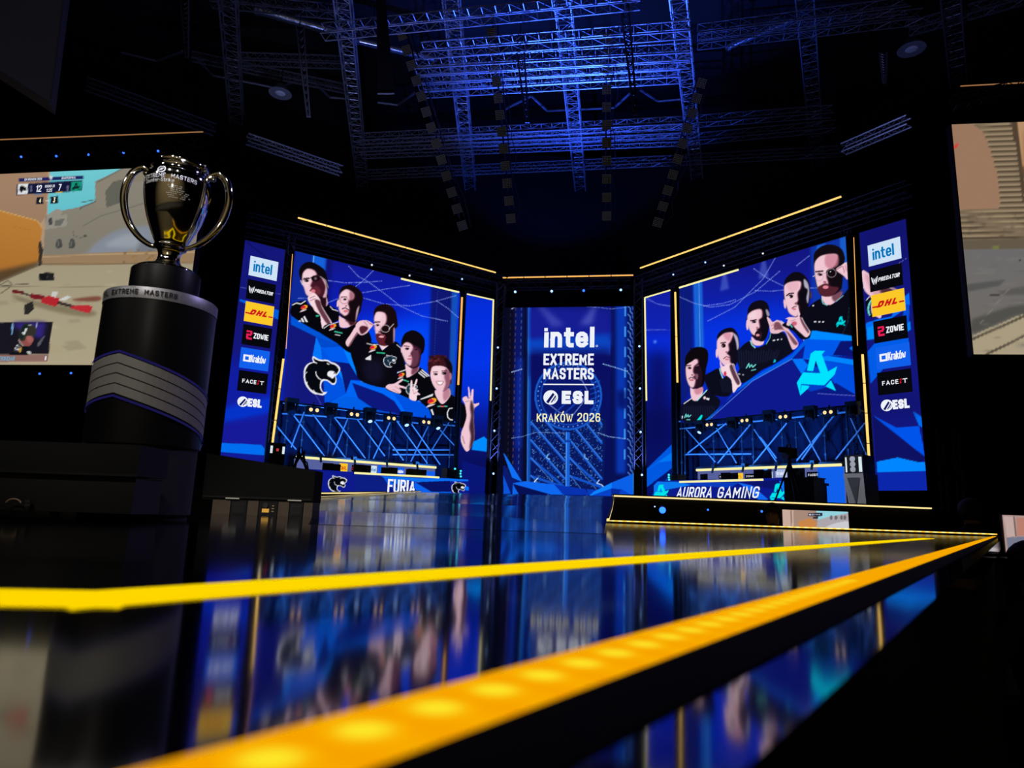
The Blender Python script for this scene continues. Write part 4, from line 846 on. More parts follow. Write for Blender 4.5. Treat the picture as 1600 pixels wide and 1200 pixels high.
def led_dot_mat():
    if 'led_dot' in MATS: return MATS['led_dot']
    mt = bpy.data.materials.new('led_dot'); mt.use_nodes = True; nt = mt.node_tree; nt.nodes.clear(); N = nt.nodes.new; L = nt.links.new
    o = N('ShaderNodeOutputMaterial'); e = N('ShaderNodeEmission'); tc = N('ShaderNodeTexCoord'); ln = N('ShaderNodeVectorMath'); ln.operation = 'LENGTH'; L(tc.outputs['Object'], ln.inputs[0])
    r = N('ShaderNodeMapRange'); r.interpolation_type = 'SMOOTHERSTEP'; r.inputs[1].default_value = 0.002; r.inputs[2].default_value = 0.0142; r.inputs[3].default_value = 0; r.inputs[4].default_value = 1; L(ln.outputs['Value'], r.inputs[0])
    mx = N('ShaderNodeMixRGB'); mx.inputs[1].default_value = lin((255, 232, 40)) + (1,); mx.inputs[2].default_value = lin((252, 174, 0)) + (1,); L(r.outputs[0], mx.inputs[0]); L(mx.outputs[0], e.inputs[0]); e.inputs[1].default_value = 0.98; L(e.outputs[0], o.inputs[0])
    mt.cycles.emission_sampling = 'NONE'; MATS['led_dot'] = mt; return mt
def led_line(name, p, q, w, h, mat, label, base_h=None, leds=None, grp=None, z=0.0):
    """low black channel with a glowing diffuser on top, from p to q"""
    p, q = Vector((p[0], p[1], z)), Vector((q[0], q[1], z)); d = (q - p).normalized(); s = Vector((d.y, -d.x, 0)) * w / 2
    t = thing(name, p, label, 'light strip', grp)
    hb = min(h - 0.004, h * 0.4) if base_h is None else base_h
    mb = MB(); mb.hexa([p - s, p + s, q + s, q - s] + [v + Vector((0, 0, hb)) for v in (p - s, p + s, q + s, q - s)]); mb.build('channel', M_MATT, t)
    k = 0.94; mb = MB(); b = Vector((0, 0, hb + 0.0002)); u = Vector((0, 0, h))
    mb.hexa([v + b for v in (p - s * k, p + s * k, q + s * k, q - s * k)] + [v + u for v in (p - s * k * .9, p + s * k * .9, q + s * k * .9, q - s * k * .9)])
    mb.build('diffuser', mat, t)
    if leds:
        n, pitch, ph = leds
        lm = led_dot_mat()
        mb = MB(); mb.lathe([(0.0145, 0), (0.0145, 0.0002)], (0, 0, 0), 24); o0 = mb.build('led', lm, t)
        me = o0.data
        for i in range(n):
            o = o0 if i == 0 else o0.copy()
            if i: COL.objects.link(o); o.parent = t
            o.matrix_parent_inverse = Matrix.Translation(-p)
            o.location = p + d * (ph + i * pitch) + Vector((0, 0, h + 0.0001))
    return t
HP = 0.002
PITCHL = 0.0338
na = dk(-0.1685, -0.35); nb = dk_at_y(-0.1685, YF - 0.08)
M_NEAR = strip_mat('amber_led_diffuser', (252, 166, 0), (255, 184, 0), PITCHL, (EX, EY, 0), -2 * math.pi / PITCHL * 0.1256 % (2 * math.pi), 0.95, 0.45)
led_line('led_edge_strip', na, nb, 0.047, HP, M_NEAR, 'amber LED strip along the near deck edge, closest to the viewer', leds=(26, PITCHL, 0.4756), base_h=0.0006)
mb = MB(); mb.hexa([dk(-.1448, -.4), dk(-.107, -.4), dk_at_y(-.107, YF - .1), dk_at_y(-.1448, YF - .1)] + [v + Vector((0, 0, .0012)) for v in (dk(-.1448, -.4), dk(-.107, -.4), dk_at_y(-.107, YF - .1), dk_at_y(-.1448, YF - .1))]); struct('trim_3', mb, M_MATT, label='matt black tape along the outer side of the amber strip')
M_YEL = glow('yellow_led_diffuser', (255, 214, 0), 1.0)
HI = 0.0015
ic = at_z(150, 933, HI); ic_n = ic.dot(Vector((EY, -EX, 0)))
ia = Vector((ic.x, ic.y, 0)); ib = at_z(1450, 841, HI)
led_line('led_floor_strip', ia - Vector((ib.x - ia.x, ib.y - ia.y, 0)).normalized() * .03, (ib.x, ib.y), 0.092, HI, M_YEL, 'yellow LED strip crossing the deck behind the amber edge strip')
il = at_z(0, 930.5, HI); dl = Vector((il.x - ic.x, il.y - ic.y, 0)).normalized()
led_line('led_floor_strip', (ia.x + dl.x * 2.2, ia.y + dl.y * 2.2), (ia.x - dl.x * .03, ia.y - dl.y * .03), 0.092, HI, M_YEL, 'short yellow LED strip running off to the left below the trophy pedestal')
M_PALE = glow('pale_yellow_led', (255, 226, 150), 1.1, False)
M_FAR = strip_mat('amber_far_led', (255, 190, 40), (255, 236, 150), 0.10, (1, 0, 0), 0, 1.4, 1.0)
led_line('led_far_strip', (1.30, YF - 0.05), (nb.x + 0.05, YF - 0.05), 0.03, 0.034, M_FAR, 'thin yellow LED line along the far deck edge to its pointed corner', base_h=0.020)
mb = MB()
def rod(name, p, q, r, mat, label, cat='light strip', grp=None, seg=0, ground=True):
    p, q = Vector(p), Vector(q); t = thing(name, p, label, cat, grp); L = (q - p).length; d = (q - p).normalized()
    n = max(1, seg); g = 0.012 if n > 1 else 0
    for i in range(n):
        mb = MB(); mb.tube(p + d * (L * i / n + g), p + d * (L * (i + 1) / n - g), r, 6); mb.build('tube', mat, t)
    mb = MB(); o = Vector((0, 0, r * 1.3)) if abs(d.z) < 0.8 else Vector((0, r * 1.3, 0))
    lo = Vector((q.x, q.y, min(p.z, q.z) if not (ground and abs(d.z) > 0.8) else ZS)); hi = p if p.z > q.z else q
    if abs(d.z) > 0.8: mb.tube(Vector((p.x, p.y, max(p.z, q.z))) + o, lo + o, r * 0.9, 4)
    else: mb.tube(p + o, q + o, r * 0.9, 4)
    mb.build('backing', M_BLACK, t)
    return t
RE = [Vector(r[1]) for r in rows]
for i, (a, b) in enumerate(((RE[1], RE[2]), (RE[2], RE[3]), (RE[3], RE[4]))):
    u = Vector((0.012, 0, 0.012)); rod('led_ramp_edge', a + u, b + u, 0.011, M_PALE, ['lowest', 'middle', 'upper'][i] + ' piece of the pale LED line along the right edge of the ramp', grp='LED pieces on the ramp edge')
u = Vector((0, -0.012, 0.012))
rod('led_stage_edge', EDGE[4] + u, EDGE[5] + u, 0.012, M_PALE, 'pale LED line along the front edge of the right wing stage')
rod('led_stage_edge', EDGE[1] + u, EDGE[2] + u, 0.014, M_PALE, 'pale LED line along the front edge of the left wing stage')
rod('led_ramp_edge', Vector(rows[2][0]) + u, Vector(rows[4][0]) + u, 0.006, glow('dull_edge_baked_glow', (190, 172, 120), 0.8, False), 'dull metal edging on the left edge of the ramp', 'edging')  # edging given its own faint glow so it reads as a bright line
# ================================================================== LED walls
M_CAB = surf('led_cabinet_black', (8, 8, 10), 0.7)
def led_wall(name, pl, u0, u1, z0, z1, art, label, cell=0.02, power=1.0, depth=0.14, off=0.0, nseam=0):
    t = thing(name, pl.pt((u0 + u1) / 2, z0, off), label, 'screen')
    led_face('display', t, pl.pt(u0, z0, off), pl.pt(u1, z0, off), pl.pt(u0, z1, off), art, cell, power)
    mb = MB(); e = 0.02
    a, b, c, d = pl.pt(u0 - e, z0 - e, off - 0.004), pl.pt(u1 + e, z0 - e, off - 0.004), pl.pt(u1 + e, z0 - e, off - depth), pl.pt(u0 - e, z0 - e, off - depth)
    h = Vector((0, 0, z1 - z0 + 2 * e)); mb.hexa([a, b, c, d, a + h, b + h, c + h, d + h]); mb.build('cabinet', M_CAB, t)
    return t
M_WHITE = glow('white_print', (238, 242, 250), 1.0, False); M_CYAN = glow('intel_blue', (0, 118, 190), 1.0, False); M_RED = glow('red_print', (206, 22, 30), 1.0, False); M_PINK = glow('pink_red_print', (230, 30, 84), 1.0, False)
M_CREAM = glow('cream_print', (250, 246, 190), 1.0, False); M_CARD = glow('pale_card', (206, 226, 246), 1.0, False); M_YCARD = glow('yellow_card', (250, 200, 40), 1.0, False); M_BCARD = glow('blue_card', (16, 96, 236), 1.0, False); M_KCARD = glow('black_card', (7, 7, 14), 1.0, False)
def card(pl, pts, mat, parent, name, off=0.006):
    mb = MB(); mb.ngon([pl.P(x, y, off) for x, y in pts]); return mb.build(name, mat, parent)
def shape(pl, pts, mat, parent, name, off=0.012): return card(pl, pts, mat, parent, name, off)
def box_uv(pl, bl, tr, off): u0, z0 = pl.px(*bl, off); u1, z1 = pl.px(*tr, off); return u0, z0, u1, z1
def card_uv(pl, bl, tr, mat, parent, name, off=0.006):
    u0, z0, u1, z1 = box_uv(pl, bl, tr, off); mb = MB(); mb.ngon([pl.pt(u0, z0, off), pl.pt(u1, z0, off), pl.pt(u1, z1, off), pl.pt(u0, z1, off)]); return mb.build(name, mat, parent)
def disc_uv(pl, c, r, mat, parent, name, off, n=28, inner=0.0, asp=1.0):
    u, z = pl.px(*c, off); mb = MB()
    ring = [(math.cos(2 * math.pi * i / n), math.sin(2 * math.pi * i / n)) for i in range(n)]
    if inner:
        for (a, b), (c2, d) in zip(ring, ring[1:] + ring[:1]): mb.quad(pl.pt(u + a * r, z + b * r, off), pl.pt(u + c2 * r, z + d * r, off), pl.pt(u + c2 * r * inner, z + d * r * inner, off), pl.pt(u + a * r * inner, z + b * r * inner, off))
    else: mb.ngon([pl.pt(u + a * r, z + b * r, off) for a, b in ring])
    return mb.build(name, mat, parent)
def roundel(pl, c, r, parent, dark, off=0.014):
    """white disc with dark slanting bars"""
    disc_uv(pl, c, r, M_WHITE, parent, 'roundel', off)
    u, z = pl.px(*c, off); mb = MB()
    for p in (((-.62, -.62), (-.30, -.84), (.52, .42), (.28, .66)), ((-.02, -.72), (.20, -.70), (.74, .10), (.66, .36)), ((.40, -.58), (.56, -.48), (.80, -.12), (.80, .02))):
        mb.ngon([pl.pt(u + a * r, z + b * r, off + 0.003) for a, b in p])
    mb.build('roundel_bars', dark, parent)
def plate_quad(pl, c, w, h, mat, parent, name, off=0.006):
    u, z = pl.px(*c, off); mb = MB(); mb.ngon([pl.pt(u - w / 2, z - h / 2, off), pl.pt(u + w / 2, z - h / 2, off), pl.pt(u + w / 2, z + h / 2, off), pl.pt(u - w / 2, z + h / 2, off)]); return mb.build(name, mat, parent), (u, z)
def text_uv(pl, txt, u0, u1, z0, z1, mat, parent, bold=0.02, shear=0.0, spacing=1.0, off=0.012, name='lettering'):
    me, co = letters(txt, bold, shear, spacing, (u1 - u0) / (z1 - z0)); out = np.array([pl.pt(u0 + (u1 - u0) * a, z0 + (z1 - z0) * b, off) for a, b, _ in co])
    me.vertices.foreach_set('co', out.ravel()); me.update(); me.materials.clear(); me.materials.append(mat); return link(name, me, parent)
def poly_uv(pl, pts, mat, parent, name, off=0.013):
    mb = MB(); mb.ngon([pl.pt(u, z, off) for u, z in pts]); return mb.build(name, mat, parent)
M_DKB = glow('deep_blue_print', (16, 20, 96), 1.0, False)
def sponsor_stack(pl, cs, w, h, t):
    """seven logos down a column; cs: photo centres, w x h: card size in metres"""
    # intel
    o, (u, z) = plate_quad(pl, cs[0], w, h, M_CARD, t, 'logo_card'); text_uv(pl, 'intel', u - w * .36, u + w * .30, z - h * .26, z + h * .28, M_CYAN, t, 0.03); text_uv(pl, '.', u + w * .335, u + w * .355, z - h * .25, z - h * .21, M_CYAN, t, 0.02)
    # predator
    o, (u, z) = plate_quad(pl, cs[1], w, h, M_KCARD, t, 'logo_card'); text_uv(pl, 'PREDATOR', u - w * .22, u + w * .42, z - h * .10, z + h * .08, M_WHITE, t, 0.05, 0.25)
    mb = MB(); g = lambda a, b: pl.pt(u - w * .34 + a * w, z + b * h, 0.013)
    for s in (-1, 1): mb.ngon([g(s * .10, .18), g(s * .07, .14), g(s * .045, -.02), g(s * .02, -.20), g(s * .05, -.16), g(s * .085, -.02)]); mb.ngon([g(s * .035, .12), g(s * .005, .02), g(s * .005, -.16), g(s * .03, -.02)])
    mb.build('logo_mark', M_WHITE, t)
    # dhl
    o, (u, z) = plate_quad(pl, cs[2], w, h, M_YCARD, t, 'logo_card'); text_uv(pl, 'DHL', u - w * .30, u + w * .30, z - h * .13, z + h * .15, M_RED, t, 0.15, 0.5, 0.7)
    for s in (-1, 1): mb = MB(); mb.ngon([pl.pt(u + s * w * .32, z - h * .11, .013), pl.pt(u + s * w * .48, z - h * .11, .013), pl.pt(u + s * w * .48, z - h * .04, .013), pl.pt(u + s * w * .33, z - h * .04, .013)]); mb.build('logo_bar', M_RED, t)
    # zowie
    o, (u, z) = plate_quad(pl, cs[3], w, h, M_KCARD, t, 'logo_card'); text_uv(pl, 'ZOWIE', u - w * .12, u + w * .40, z - h * .13, z + h * .15, M_WHITE, t, 0.05)
    g = lambda a, b: pl.pt(u - w * .27 + a * w, z + b * h, 0.013); mb = MB()
    for p in (((-.10, .22), (.08, .22), (.10, .16), (-.10, .12)), ((.10, .16), (.03, .14), (.03, .02), (.10, .04)), ((-.10, .06), (.09, .06), (.06, -.04), (-.10, -.03)), ((-.10, .0), (-.03, .0), (-.03, -.16), (-.10, -.14)), ((-.10, -.12), (.10, -.12), (.10, -.22), (-.08, -.22))): mb.ngon([g(*q) for q in p])
    mb.build('logo_mark', M_PINK, t)
    # krakow
    o, (u, z) = plate_quad(pl, cs[4], w, h, M_BCARD, t, 'logo_card'); text_uv(pl, 'Krak\u00f3w', u - w * .14, u + w * .38, z - h * .16, z + h * .20, M_WHITE, t, 0.02)
    mb = MB(); q = h * .17; uu = u - w * .27
    for a0, b0, a1, b1 in ((-1, .5, 1, 1), (-1, -1, 1, -.5), (-1, -.5, -.5, .5), (.5, -.5, 1, .5)): mb.ngon([pl.pt(uu + a0 * q, z + b0 * q, .013), pl.pt(uu + a1 * q, z + b0 * q, .013), pl.pt(uu + a1 * q, z + b1 * q, .013), pl.pt(uu + a0 * q, z + b1 * q, .013)])
    mb.build('logo_mark', M_WHITE, t)
    # faceit
    o, (u, z) = plate_quad(pl, cs[5], w, h, M_KCARD, t, 'logo_card'); text_uv(pl, 'FACE', u - w * .36, u + w * .12, z - h * .09, z + h * .10, M_WHITE, t, 0.05, 0, 1.15); text_uv(pl, 'T', u + w * .24, u + w * .38, z - h * .09, z + h * .10, M_WHITE, t, 0.05)
    mb = MB(); mb.ngon([pl.pt(u + w * .15, z + h * .09, .013), pl.pt(u + w * .225, z + h * .13, .013), pl.pt(u + w * .20, z + h * .02, .013)]); mb.ngon([pl.pt(u + w * .16, z - h * .09, .013), pl.pt(u + w * .20, z - h * .09, .013), pl.pt(u + w * .20, z + h * .0, .013), pl.pt(u + w * .16, z + h * .0, .013)]); mb.build('logo_mark', M_RED, t)
    # esl
    u, z = pl.px(*cs[6], 0.012)
    P = pl.pt(u - w * .25, z, 0.012); roundel(pl, project(P), h * .25, t, M_DKB); text_uv(pl, 'ESL', u - w * .08, u + w * .40, z - h * .20, z + h * .20, M_WHITE, t, 0.10)

uL0, _ = WL.px(383, 376); uL1, _ = WL.px(446, 387)
t = led_wall('sponsor_column', WL, uL0, uL1, 0.82, 6.72, AL, 'tall blue LED column of sponsor logos at the far left of the stage')
sponsor_stack(WL, [(412, 419.5), (408, 455.5), (405, 490), (401.5, 525.5), (398, 561.5), (395, 597), (391, 629)], 0.71, 0.52, t)
uR0, _ = WR.px(1343, 367); uR1, _ = WR.px(1415, 342)
t = led_wall('sponsor_column', WR, uR0, uR1, 0.82, 6.67, AR, 'tall blue LED column of sponsor logos at the far right of the stage')
sponsor_stack(WR, [(1381.5, 393.5), (1384, 434), (1387.5, 473), (1391, 515), (1395, 556.5), (1397.5, 597), (1399, 632)], 0.70, 0.50, t)
u0, _ = WL.px(461, 393); u1, _ = WL.px(719, 455)
led_wall('team_screen', WL, u0, u1, 2.71, 6.76, AL, 'large LED screen showing five players in black jerseys and a panther emblem', 0.019)
u0, _ = WR.px(1062, 450); u1, _ = WR.px(1321, 370)
led_wall('team_screen', WR, u0, u1, 2.73, 6.69, AR, 'large LED screen showing five players in dark jerseys and a cyan A emblem', 0.016)
u0, _ = WL.px(729, 460); u1, _ = WL.px(770, 469)
led_wall('inner_panel', WL, u0, u1, ZS, 6.77, AL, 'narrow blue LED panel with a raised tattooed arm left of the centre', 0.022)
u0, _ = WR.px(1009, 466); u1, _ = WR.px(1047, 455)
led_wall('inner_panel', WR, u0, u1, ZS, 6.69, AR, 'narrow dark blue LED panel right of the centre wall', 0.022)
WCs = WC.shifted(-0.35)
u0, z1 = WCs.px(789, 478); u1, _ = WCs.px(990, 474)
t = led_wall('centre_wall', WCs, u0, u1, ZS, 6.78, AC, 'tall blue centre LED wall with event title over a round medallion and grille', 0.019)
text_on(WCs, '\u0131ntel', (850, 543), (929, 510.5), M_WHITE, t, bold=0.07, spacing=0.8); card_uv(WCs, (850.5, 517.5), (856, 512.5), M_WHITE, t, 'letter_dot', 0.012); disc_uv(WCs, (932.5, 540.5), 0.035, M_WHITE, t, 'registered_mark', 0.012, inner=0.6)
text_on(WCs, 'EXTREME', (849, 570.5), (928, 552.5), M_WHITE, t, bold=0.05, spacing=0.9); text_on(WCs, 'MASTERS', (849, 592.5), (928, 575), M_WHITE, t, bold=0.05, spacing=0.9)
card_uv(WCs, (849, 601.5), (928, 600), M_WHITE, t, 'rule_line', 0.012)
roundel(WCs, (860.5, 621), 0.235, t, M_DKB); text_on(WCs, 'ESL', (877.5, 631), (927.5, 611), M_WHITE, t, bold=0.12, spacing=0.6)
text_on(WCs, 'KRAK\u00d3W', (838.5, 659), (895, 646.8), M_CREAM, t, bold=0.02, spacing=1.2); text_on(WCs, '2026', (902, 658.5), (938, 645.5), M_CREAM, t, bold=0.02, spacing=1.2)

# big side screens
pa = at_z(-140, 278, 6.72); pb = at_z(322, 258, 6.72); GL = Plane((pa.x, pa.y), (pb.x, pb.y))
_, zb = GL.px(60, 570)
t = led_wall('side_screen', GL, 0, GL.len, zb, 6.72, AG, 'huge left side screen showing a sandy street game scene behind the trophy', 0.026, 0.86)
text_on(GL, 'IEM KRAKOW 2026', (38, 282.5), (66, 277.5), M_WHITE, t, bold=0.01); text_on(GL, 'QUARTERFINAL', (96, 280), (119, 275.5), M_WHITE, t, bold=0.01)
text_on(GL, '12', (55.5, 300), (66, 289), M_WHITE, t, bold=0.03); text_on(GL, '7', (90.5, 298), (96.5, 287.5), M_WHITE, t, bold=0.03)
text_on(GL, 'ROUND 20', (70, 293.2), (86, 288.4), M_WHITE, t, bold=0.01); text_on(GL, '1:25', (72, 300), (82, 294.5), M_WHITE, t, bold=0.02)
text_on(GL, '4', (60.5, 317), (65, 309.5), M_CREAM, t, bold=0.03); text_on(GL, '3', (82.5, 316.5), (87, 308.5), M_CREAM, t, bold=0.03); text_on(GL, 'vs', (71, 315), (76.5, 311.5), M_WHITE, t, bold=0.01)
text_on(GL, 'YEKINDAR', (-6, 563.5), (23.5, 557), glow('sky_blue_print', (90, 176, 210), 1.0, False), t, bold=0.02); text_on(GL, '0', (69.5, 563), (73, 556.5), M_WHITE, t, bold=0.03)
pa = at_z(1487, 194.5, 6.72); pb = at_z(1720, 186, 6.72); GR = Plane((pa.x, pa.y), (pb.x, pb.y))
_, zb = GR.px(1521, 553.5)
led_wall('side_screen', GR, 0, GR.len, zb, 6.72, AH, 'huge right side screen showing a shuttered wall and paved street', 0.03, 0.9)

# ================================================================== LED tubes of the stage set
M_TUBE = glow('warm_led_tube', (255, 206, 110), 1.25); M_TUBE2 = glow('amber_led_tube', (255, 184, 96), 1.05)
off = 0.35
rod('overhead_led_bar', WL.P(465, 340, off), WL.P(775, 426, off), 0.022, M_TUBE, 'long yellow LED bar slanting above the left wing', seg=8)
rod('overhead_led_bar', WC.P(785, 434, 0.2), WC.P(990, 430, 0.2), 0.024, M_TUBE2, 'yellow LED bar running level above the centre wall', seg=6)
rod('overhead_led_bar', WR.P(1000, 419, off), WR.P(1315, 307, off), 0.022, M_TUBE, 'long yellow LED bar slanting above the right wing', seg=8)
def tube_px(pl, a, b, r, mat, label, off=0.06, seg=1): return rod('led_tube', pl.P(*a, off), pl.P(*b, off), r, mat, label, seg=seg)
M_EDGE = glow('pale_edge_tube', (252, 244, 170), 1.0)
tube_px(WL, (443, 560), (424, 706), 0.027, M_TUBE, 'bright upright LED tube beside the left sponsor column', seg=3)
tube_px(WL, (457, 397), (447, 545), 0.008, M_TUBE2, 'thin dim LED tube left of the panther team screen', off=0.05)
tube_px(WL, (722, 464), (716, 602), 0.030, M_TUBE2, 'upright LED tube between the panther team screen and the narrow panel', seg=2)
tube_px(WL, (627, 435.5), (717, 456.5), 0.028, M_EDGE, 'pale LED tube along the upper right edge of the panther team screen')
tube_px(WL, (730, 459.5), (770.5, 468.5), 0.022, M_EDGE, 'short pale LED tube on top of the left narrow panel')
tube_px(WL, (771, 468), (766.5, 626), 0.026, M_EDGE, 'pale upright LED tube on the edge of the left narrow panel')
tube_px(WR, (1347.5, 553), (1359.5, 741), 0.027, M_TUBE, 'bright upright LED tube beside the right sponsor column', seg=4)
tube_px(WR, (1334, 371), (1340, 540), 0.008, M_TUBE2, 'thin dim LED tube right of the cyan emblem screen', off=0.05)
tube_px(WR, (1055, 456), (1058.5, 598), 0.030, M_TUBE, 'upright LED tube between the right narrow panel and the cyan emblem screen', seg=2)
tube_px(WR, (1061.5, 449.5), (1153.5, 421.5), 0.026, M_EDGE, 'pale LED tube along the upper left edge of the cyan emblem screen')
tube_px(WR, (1008, 465), (1047, 453.5), 0.022, M_EDGE, 'short pale LED tube on top of the right narrow panel')
tube_px(WR, (1007.5, 465), (1010, 626), 0.026, M_EDGE, 'pale upright LED tube on the edge of the right narrow panel')
rod('led_tube', at_y(-20, 219, 13.2), at_y(317, 206, 12.6), 0.012, glow('dim_amber_tube', (150, 104, 66), 1.0, False), 'thin amber line above the huge left side screen')
rod('led_tube', at_y(1501, 134.5, 12.0), at_y(1640, 127, 12.0), 0.012, glow('dim_amber_tube', (150, 104, 66), 1.0, False), 'thin amber line above the huge right side screen')
# ================================================================== scaffolds under the team screens
M_SCAF = surf('galvanised_scaffold', (190, 194, 206), 0.5, 0.1)
def scaffold(name, pl, ox, oy, k, braces, standards, ledgers, label, off=-0.27):
    base = pl.P(ox + standards[0][2] / k, oy + standards[0][3] / k, off)
    t = thing(name, (base.x, base.y, ZS), label, 'scaffold')
    f = lambda x, y, o: pl.P(ox + x / k, oy + y / k, o)
    for i, (a, b, c, d) in enumerate(braces):
        mb = MB(); mb.tube(f(a, b, off + 0.05 + 0.05 * (i % 2)), f(c, d, off + 0.05 + 0.05 * (i % 2)), 0.019, 6); mb.build('diagonal_brace', M_SCAF, t)
    for a, b, c, d in standards:
        p = f(a, b, off); u, z = pl.px(ox + c / k, oy + d / k, off); q = pl.pt((p - pl.a).dot(pl.t), ZS, off)
        mb = MB(); mb.tube(p, q, 0.024, 6); mb.build('standard', M_STEEL, t)
        mb = MB()
        for j in range(1, 5): w = p.lerp(q, j / 5); mb.tube(w - Vector((0, 0, .025)), w + Vector((0, 0, .025)), 0.042, 6)
        mb.build('coupler', M_ALUD, t)
    for a, b, c, d in ledgers:
        mb = MB(); mb.tube(f(a, b, off), f(c, d, off), 0.024, 6); mb.build('ledger', M_SCAF, t)
    return t
scaffold('scaffold_frame', WL, 420, 600, 4.444,
    [(45, 280, 190, 455), (245, 195, 155, 440), (175, 220, 385, 500), (300, 200, 530, 510), (555, 225, 440, 500), (455, 230, 670, 515), (610, 240, 805, 500), (845, 260, 725, 520), (735, 260, 935, 530), (880, 245, 1100, 550), (1105, 295, 985, 540), (985, 270, 1190, 560), (1255, 260, 1130, 460), (1190, 320, 1320, 460)],
    [(137, 130, 120, 440), (252, 140, 238, 490), (437, 160, 425, 500), (560, 190, 549, 510), (718, 200, 706, 520), (852, 215, 843, 530), (973, 230, 967, 550), (1113, 240, 1105, 550), (1277, 50, 1265, 560), (1312, 50, 1298, 570)],
    [(860, 458, 1255, 458), (95, 132, 1330, 268), (90, 205, 1330, 292), (860, 490, 1330, 492)], 'steel scaffold with crossed braces under the panther team screen')
scaffold('scaffold_frame', WR, 1000, 330, 2.552,
    [(185, 870, 300, 1000), (345, 845, 190, 965), (305, 865, 385, 1005), (440, 850, 310, 1005), (455, 870, 545, 1000), (585, 845, 450, 1010), (480, 900, 545, 985), (635, 840, 722, 1000), (790, 795, 625, 995), (745, 850, 645, 990), (830, 800, 905, 975), (905, 835, 780, 990)],
    [(158, 300, 162, 1020), (178, 830, 182, 1020), (293, 850, 295, 1010), (405, 850, 406, 1010), (449, 840, 452, 1010), (565, 830, 568, 1005), (620, 830, 624, 1005), (733, 820, 738, 1000), (822, 790, 828, 1000)],
    [(180, 970, 445, 968), (155, 838, 880, 768), (160, 868, 885, 795)], 'steel scaffold with crossed braces under the cyan emblem screen')
# dark blue cloth behind the scaffolds
for pl, x0, x1, lab in ((WL, (436, 640), (724, 660), 'panther'), (WR, (1058, 660), (1346, 640), 'cyan emblem')):
    u0, u1 = pl.px(*x0, -.9)[0], pl.px(*x1, -.9)[0]; t = thing('backdrop_cloth', pl.pt((u0 + u1) / 2, ZS, -.9), 'dark navy cloth hanging behind the scaffold under the ' + lab + ' screen', 'curtain')
    mb = MB(); n = 60
    for i in range(n):
        a, b = u0 + (u1 - u0) * i / n, u0 + (u1 - u0) * (i + 1) / n; oa, ob = -.9 + .03 * math.sin(i * 1.3), -.9 + .03 * math.sin((i + 1) * 1.3)
        mb.quad(pl.pt(a, ZS, oa), pl.pt(b, ZS, ob), pl.pt(b, 3.2, ob), pl.pt(a, 3.2, oa))
    mb.build('cloth', surf('navy_cloth', (24, 26, 62), .9), t, True)
    mb = MB(); mb.tube(pl.pt(u0, 3.2, -.9), pl.pt(u1, 3.2, -.9), .03, 6); mb.build('hanging_bar', M_BLACK, t)
# tower legs beside the upright tubes
def ladder_truss(name, p, q, w, label, mat, r=0.018, rr=0.010, step=None, group=None, cat='truss', side=None):
    """box truss: four chords and a zigzag lattice"""
    p, q = Vector(p), Vector(q); d = (q - p); L = d.length; d.normalize()
    a = (side - d * side.dot(d)).normalized() if side is not None else (Vector((0, 0, 1)) - d * d.z).normalized() if abs(d.z) < 0.9 else Vector((1, 0, 0))
    b = d.cross(a).normalized(); t = thing(name, p, label, cat, group)
    cs = [(a * i + b * j) * (w / 2) for i, j in ((1, 1), (1, -1), (-1, -1), (-1, 1))]
    for c in cs:
        mb = MB(); mb.tube(p + c, q + c, r, 5); mb.build('chord', mat, t)
    mb = MB(); step = step or w; n = max(2, int(L / step))
    for f in range(4):
        c0, c1 = cs[f], cs[(f + 1) % 4]
        for i in range(n):
            s0, s1 = p + d * (L * i / n), p + d * (L * (i + 1) / n)
            x, y = (c0, c1) if i % 2 == 0 else (c1, c0)
            mb.tube(s0 + x, s1 + y, rr, 3, cap=False)
            if f in (0, 2): mb.tube(s0 + c0, s0 + c1, rr, 3, cap=False)
    o = mb.build('lattice', mat, t); o['kind'] = 'stuff'
    return t
def tower(px_top, Y, z0, z1, w, label, mat=M_STEEL):
    P = at_y(px_top[0], px_top[1], Y); return ladder_truss('tower_truss', (P.x, P.y, z0), (P.x, P.y, z1), w, label, mat, 0.020, 0.011, w * 1.1, side=WC.t)
tower((779, 560), 20.9, ZS, 7.3, 0.24, 'dark lattice tower left of the centre LED wall')
tower((997.5, 560), 20.0, ZS, 7.3, 0.24, 'dark lattice tower right of the centre LED wall')
P = WL.P(436, 560, -0.2); ladder_truss('tower_truss', (P.x, P.y, ZS), (P.x, P.y, 7.2), 0.16, 'dark lattice tower between left sponsor column and panther team screen', M_STEEL, 0.016, 0.009, side=WL.t)
P = WR.P(1334, 560, -0.36); ladder_truss('tower_truss', (P.x, P.y, ZS), (P.x, P.y, 7.2), 0.16, 'dark lattice tower between cyan emblem screen and right sponsor column', M_STEEL, 0.016, 0.009, side=WR.t)
P = WR.P(1050, 560, -0.36); ladder_truss('tower_truss', (P.x, P.y, ZS), (P.x, P.y, 7.0), 0.13, 'slim lattice tower between the right narrow panel and the emblem screen', M_STEEL, 0.014, 0.008, side=WR.t)
P = WL.P(727, 560, -0.36); ladder_truss('tower_truss', (P.x, P.y, ZS), (P.x, P.y, 7.0), 0.13, 'slim lattice tower between the panther team screen and the narrow panel', M_STEEL, 0.014, 0.008, side=WL.t)
P = WR.P(1475, 620, -0.6); ladder_truss('tower_truss', (P.x, P.y, ZS), (P.x, P.y, 6.0), 0.3, 'dark lattice tower standing right of the right sponsor column', surf('near_black_steel', (34, 36, 48), 0.5, 0.5), 0.02, 0.011, side=WR.t)
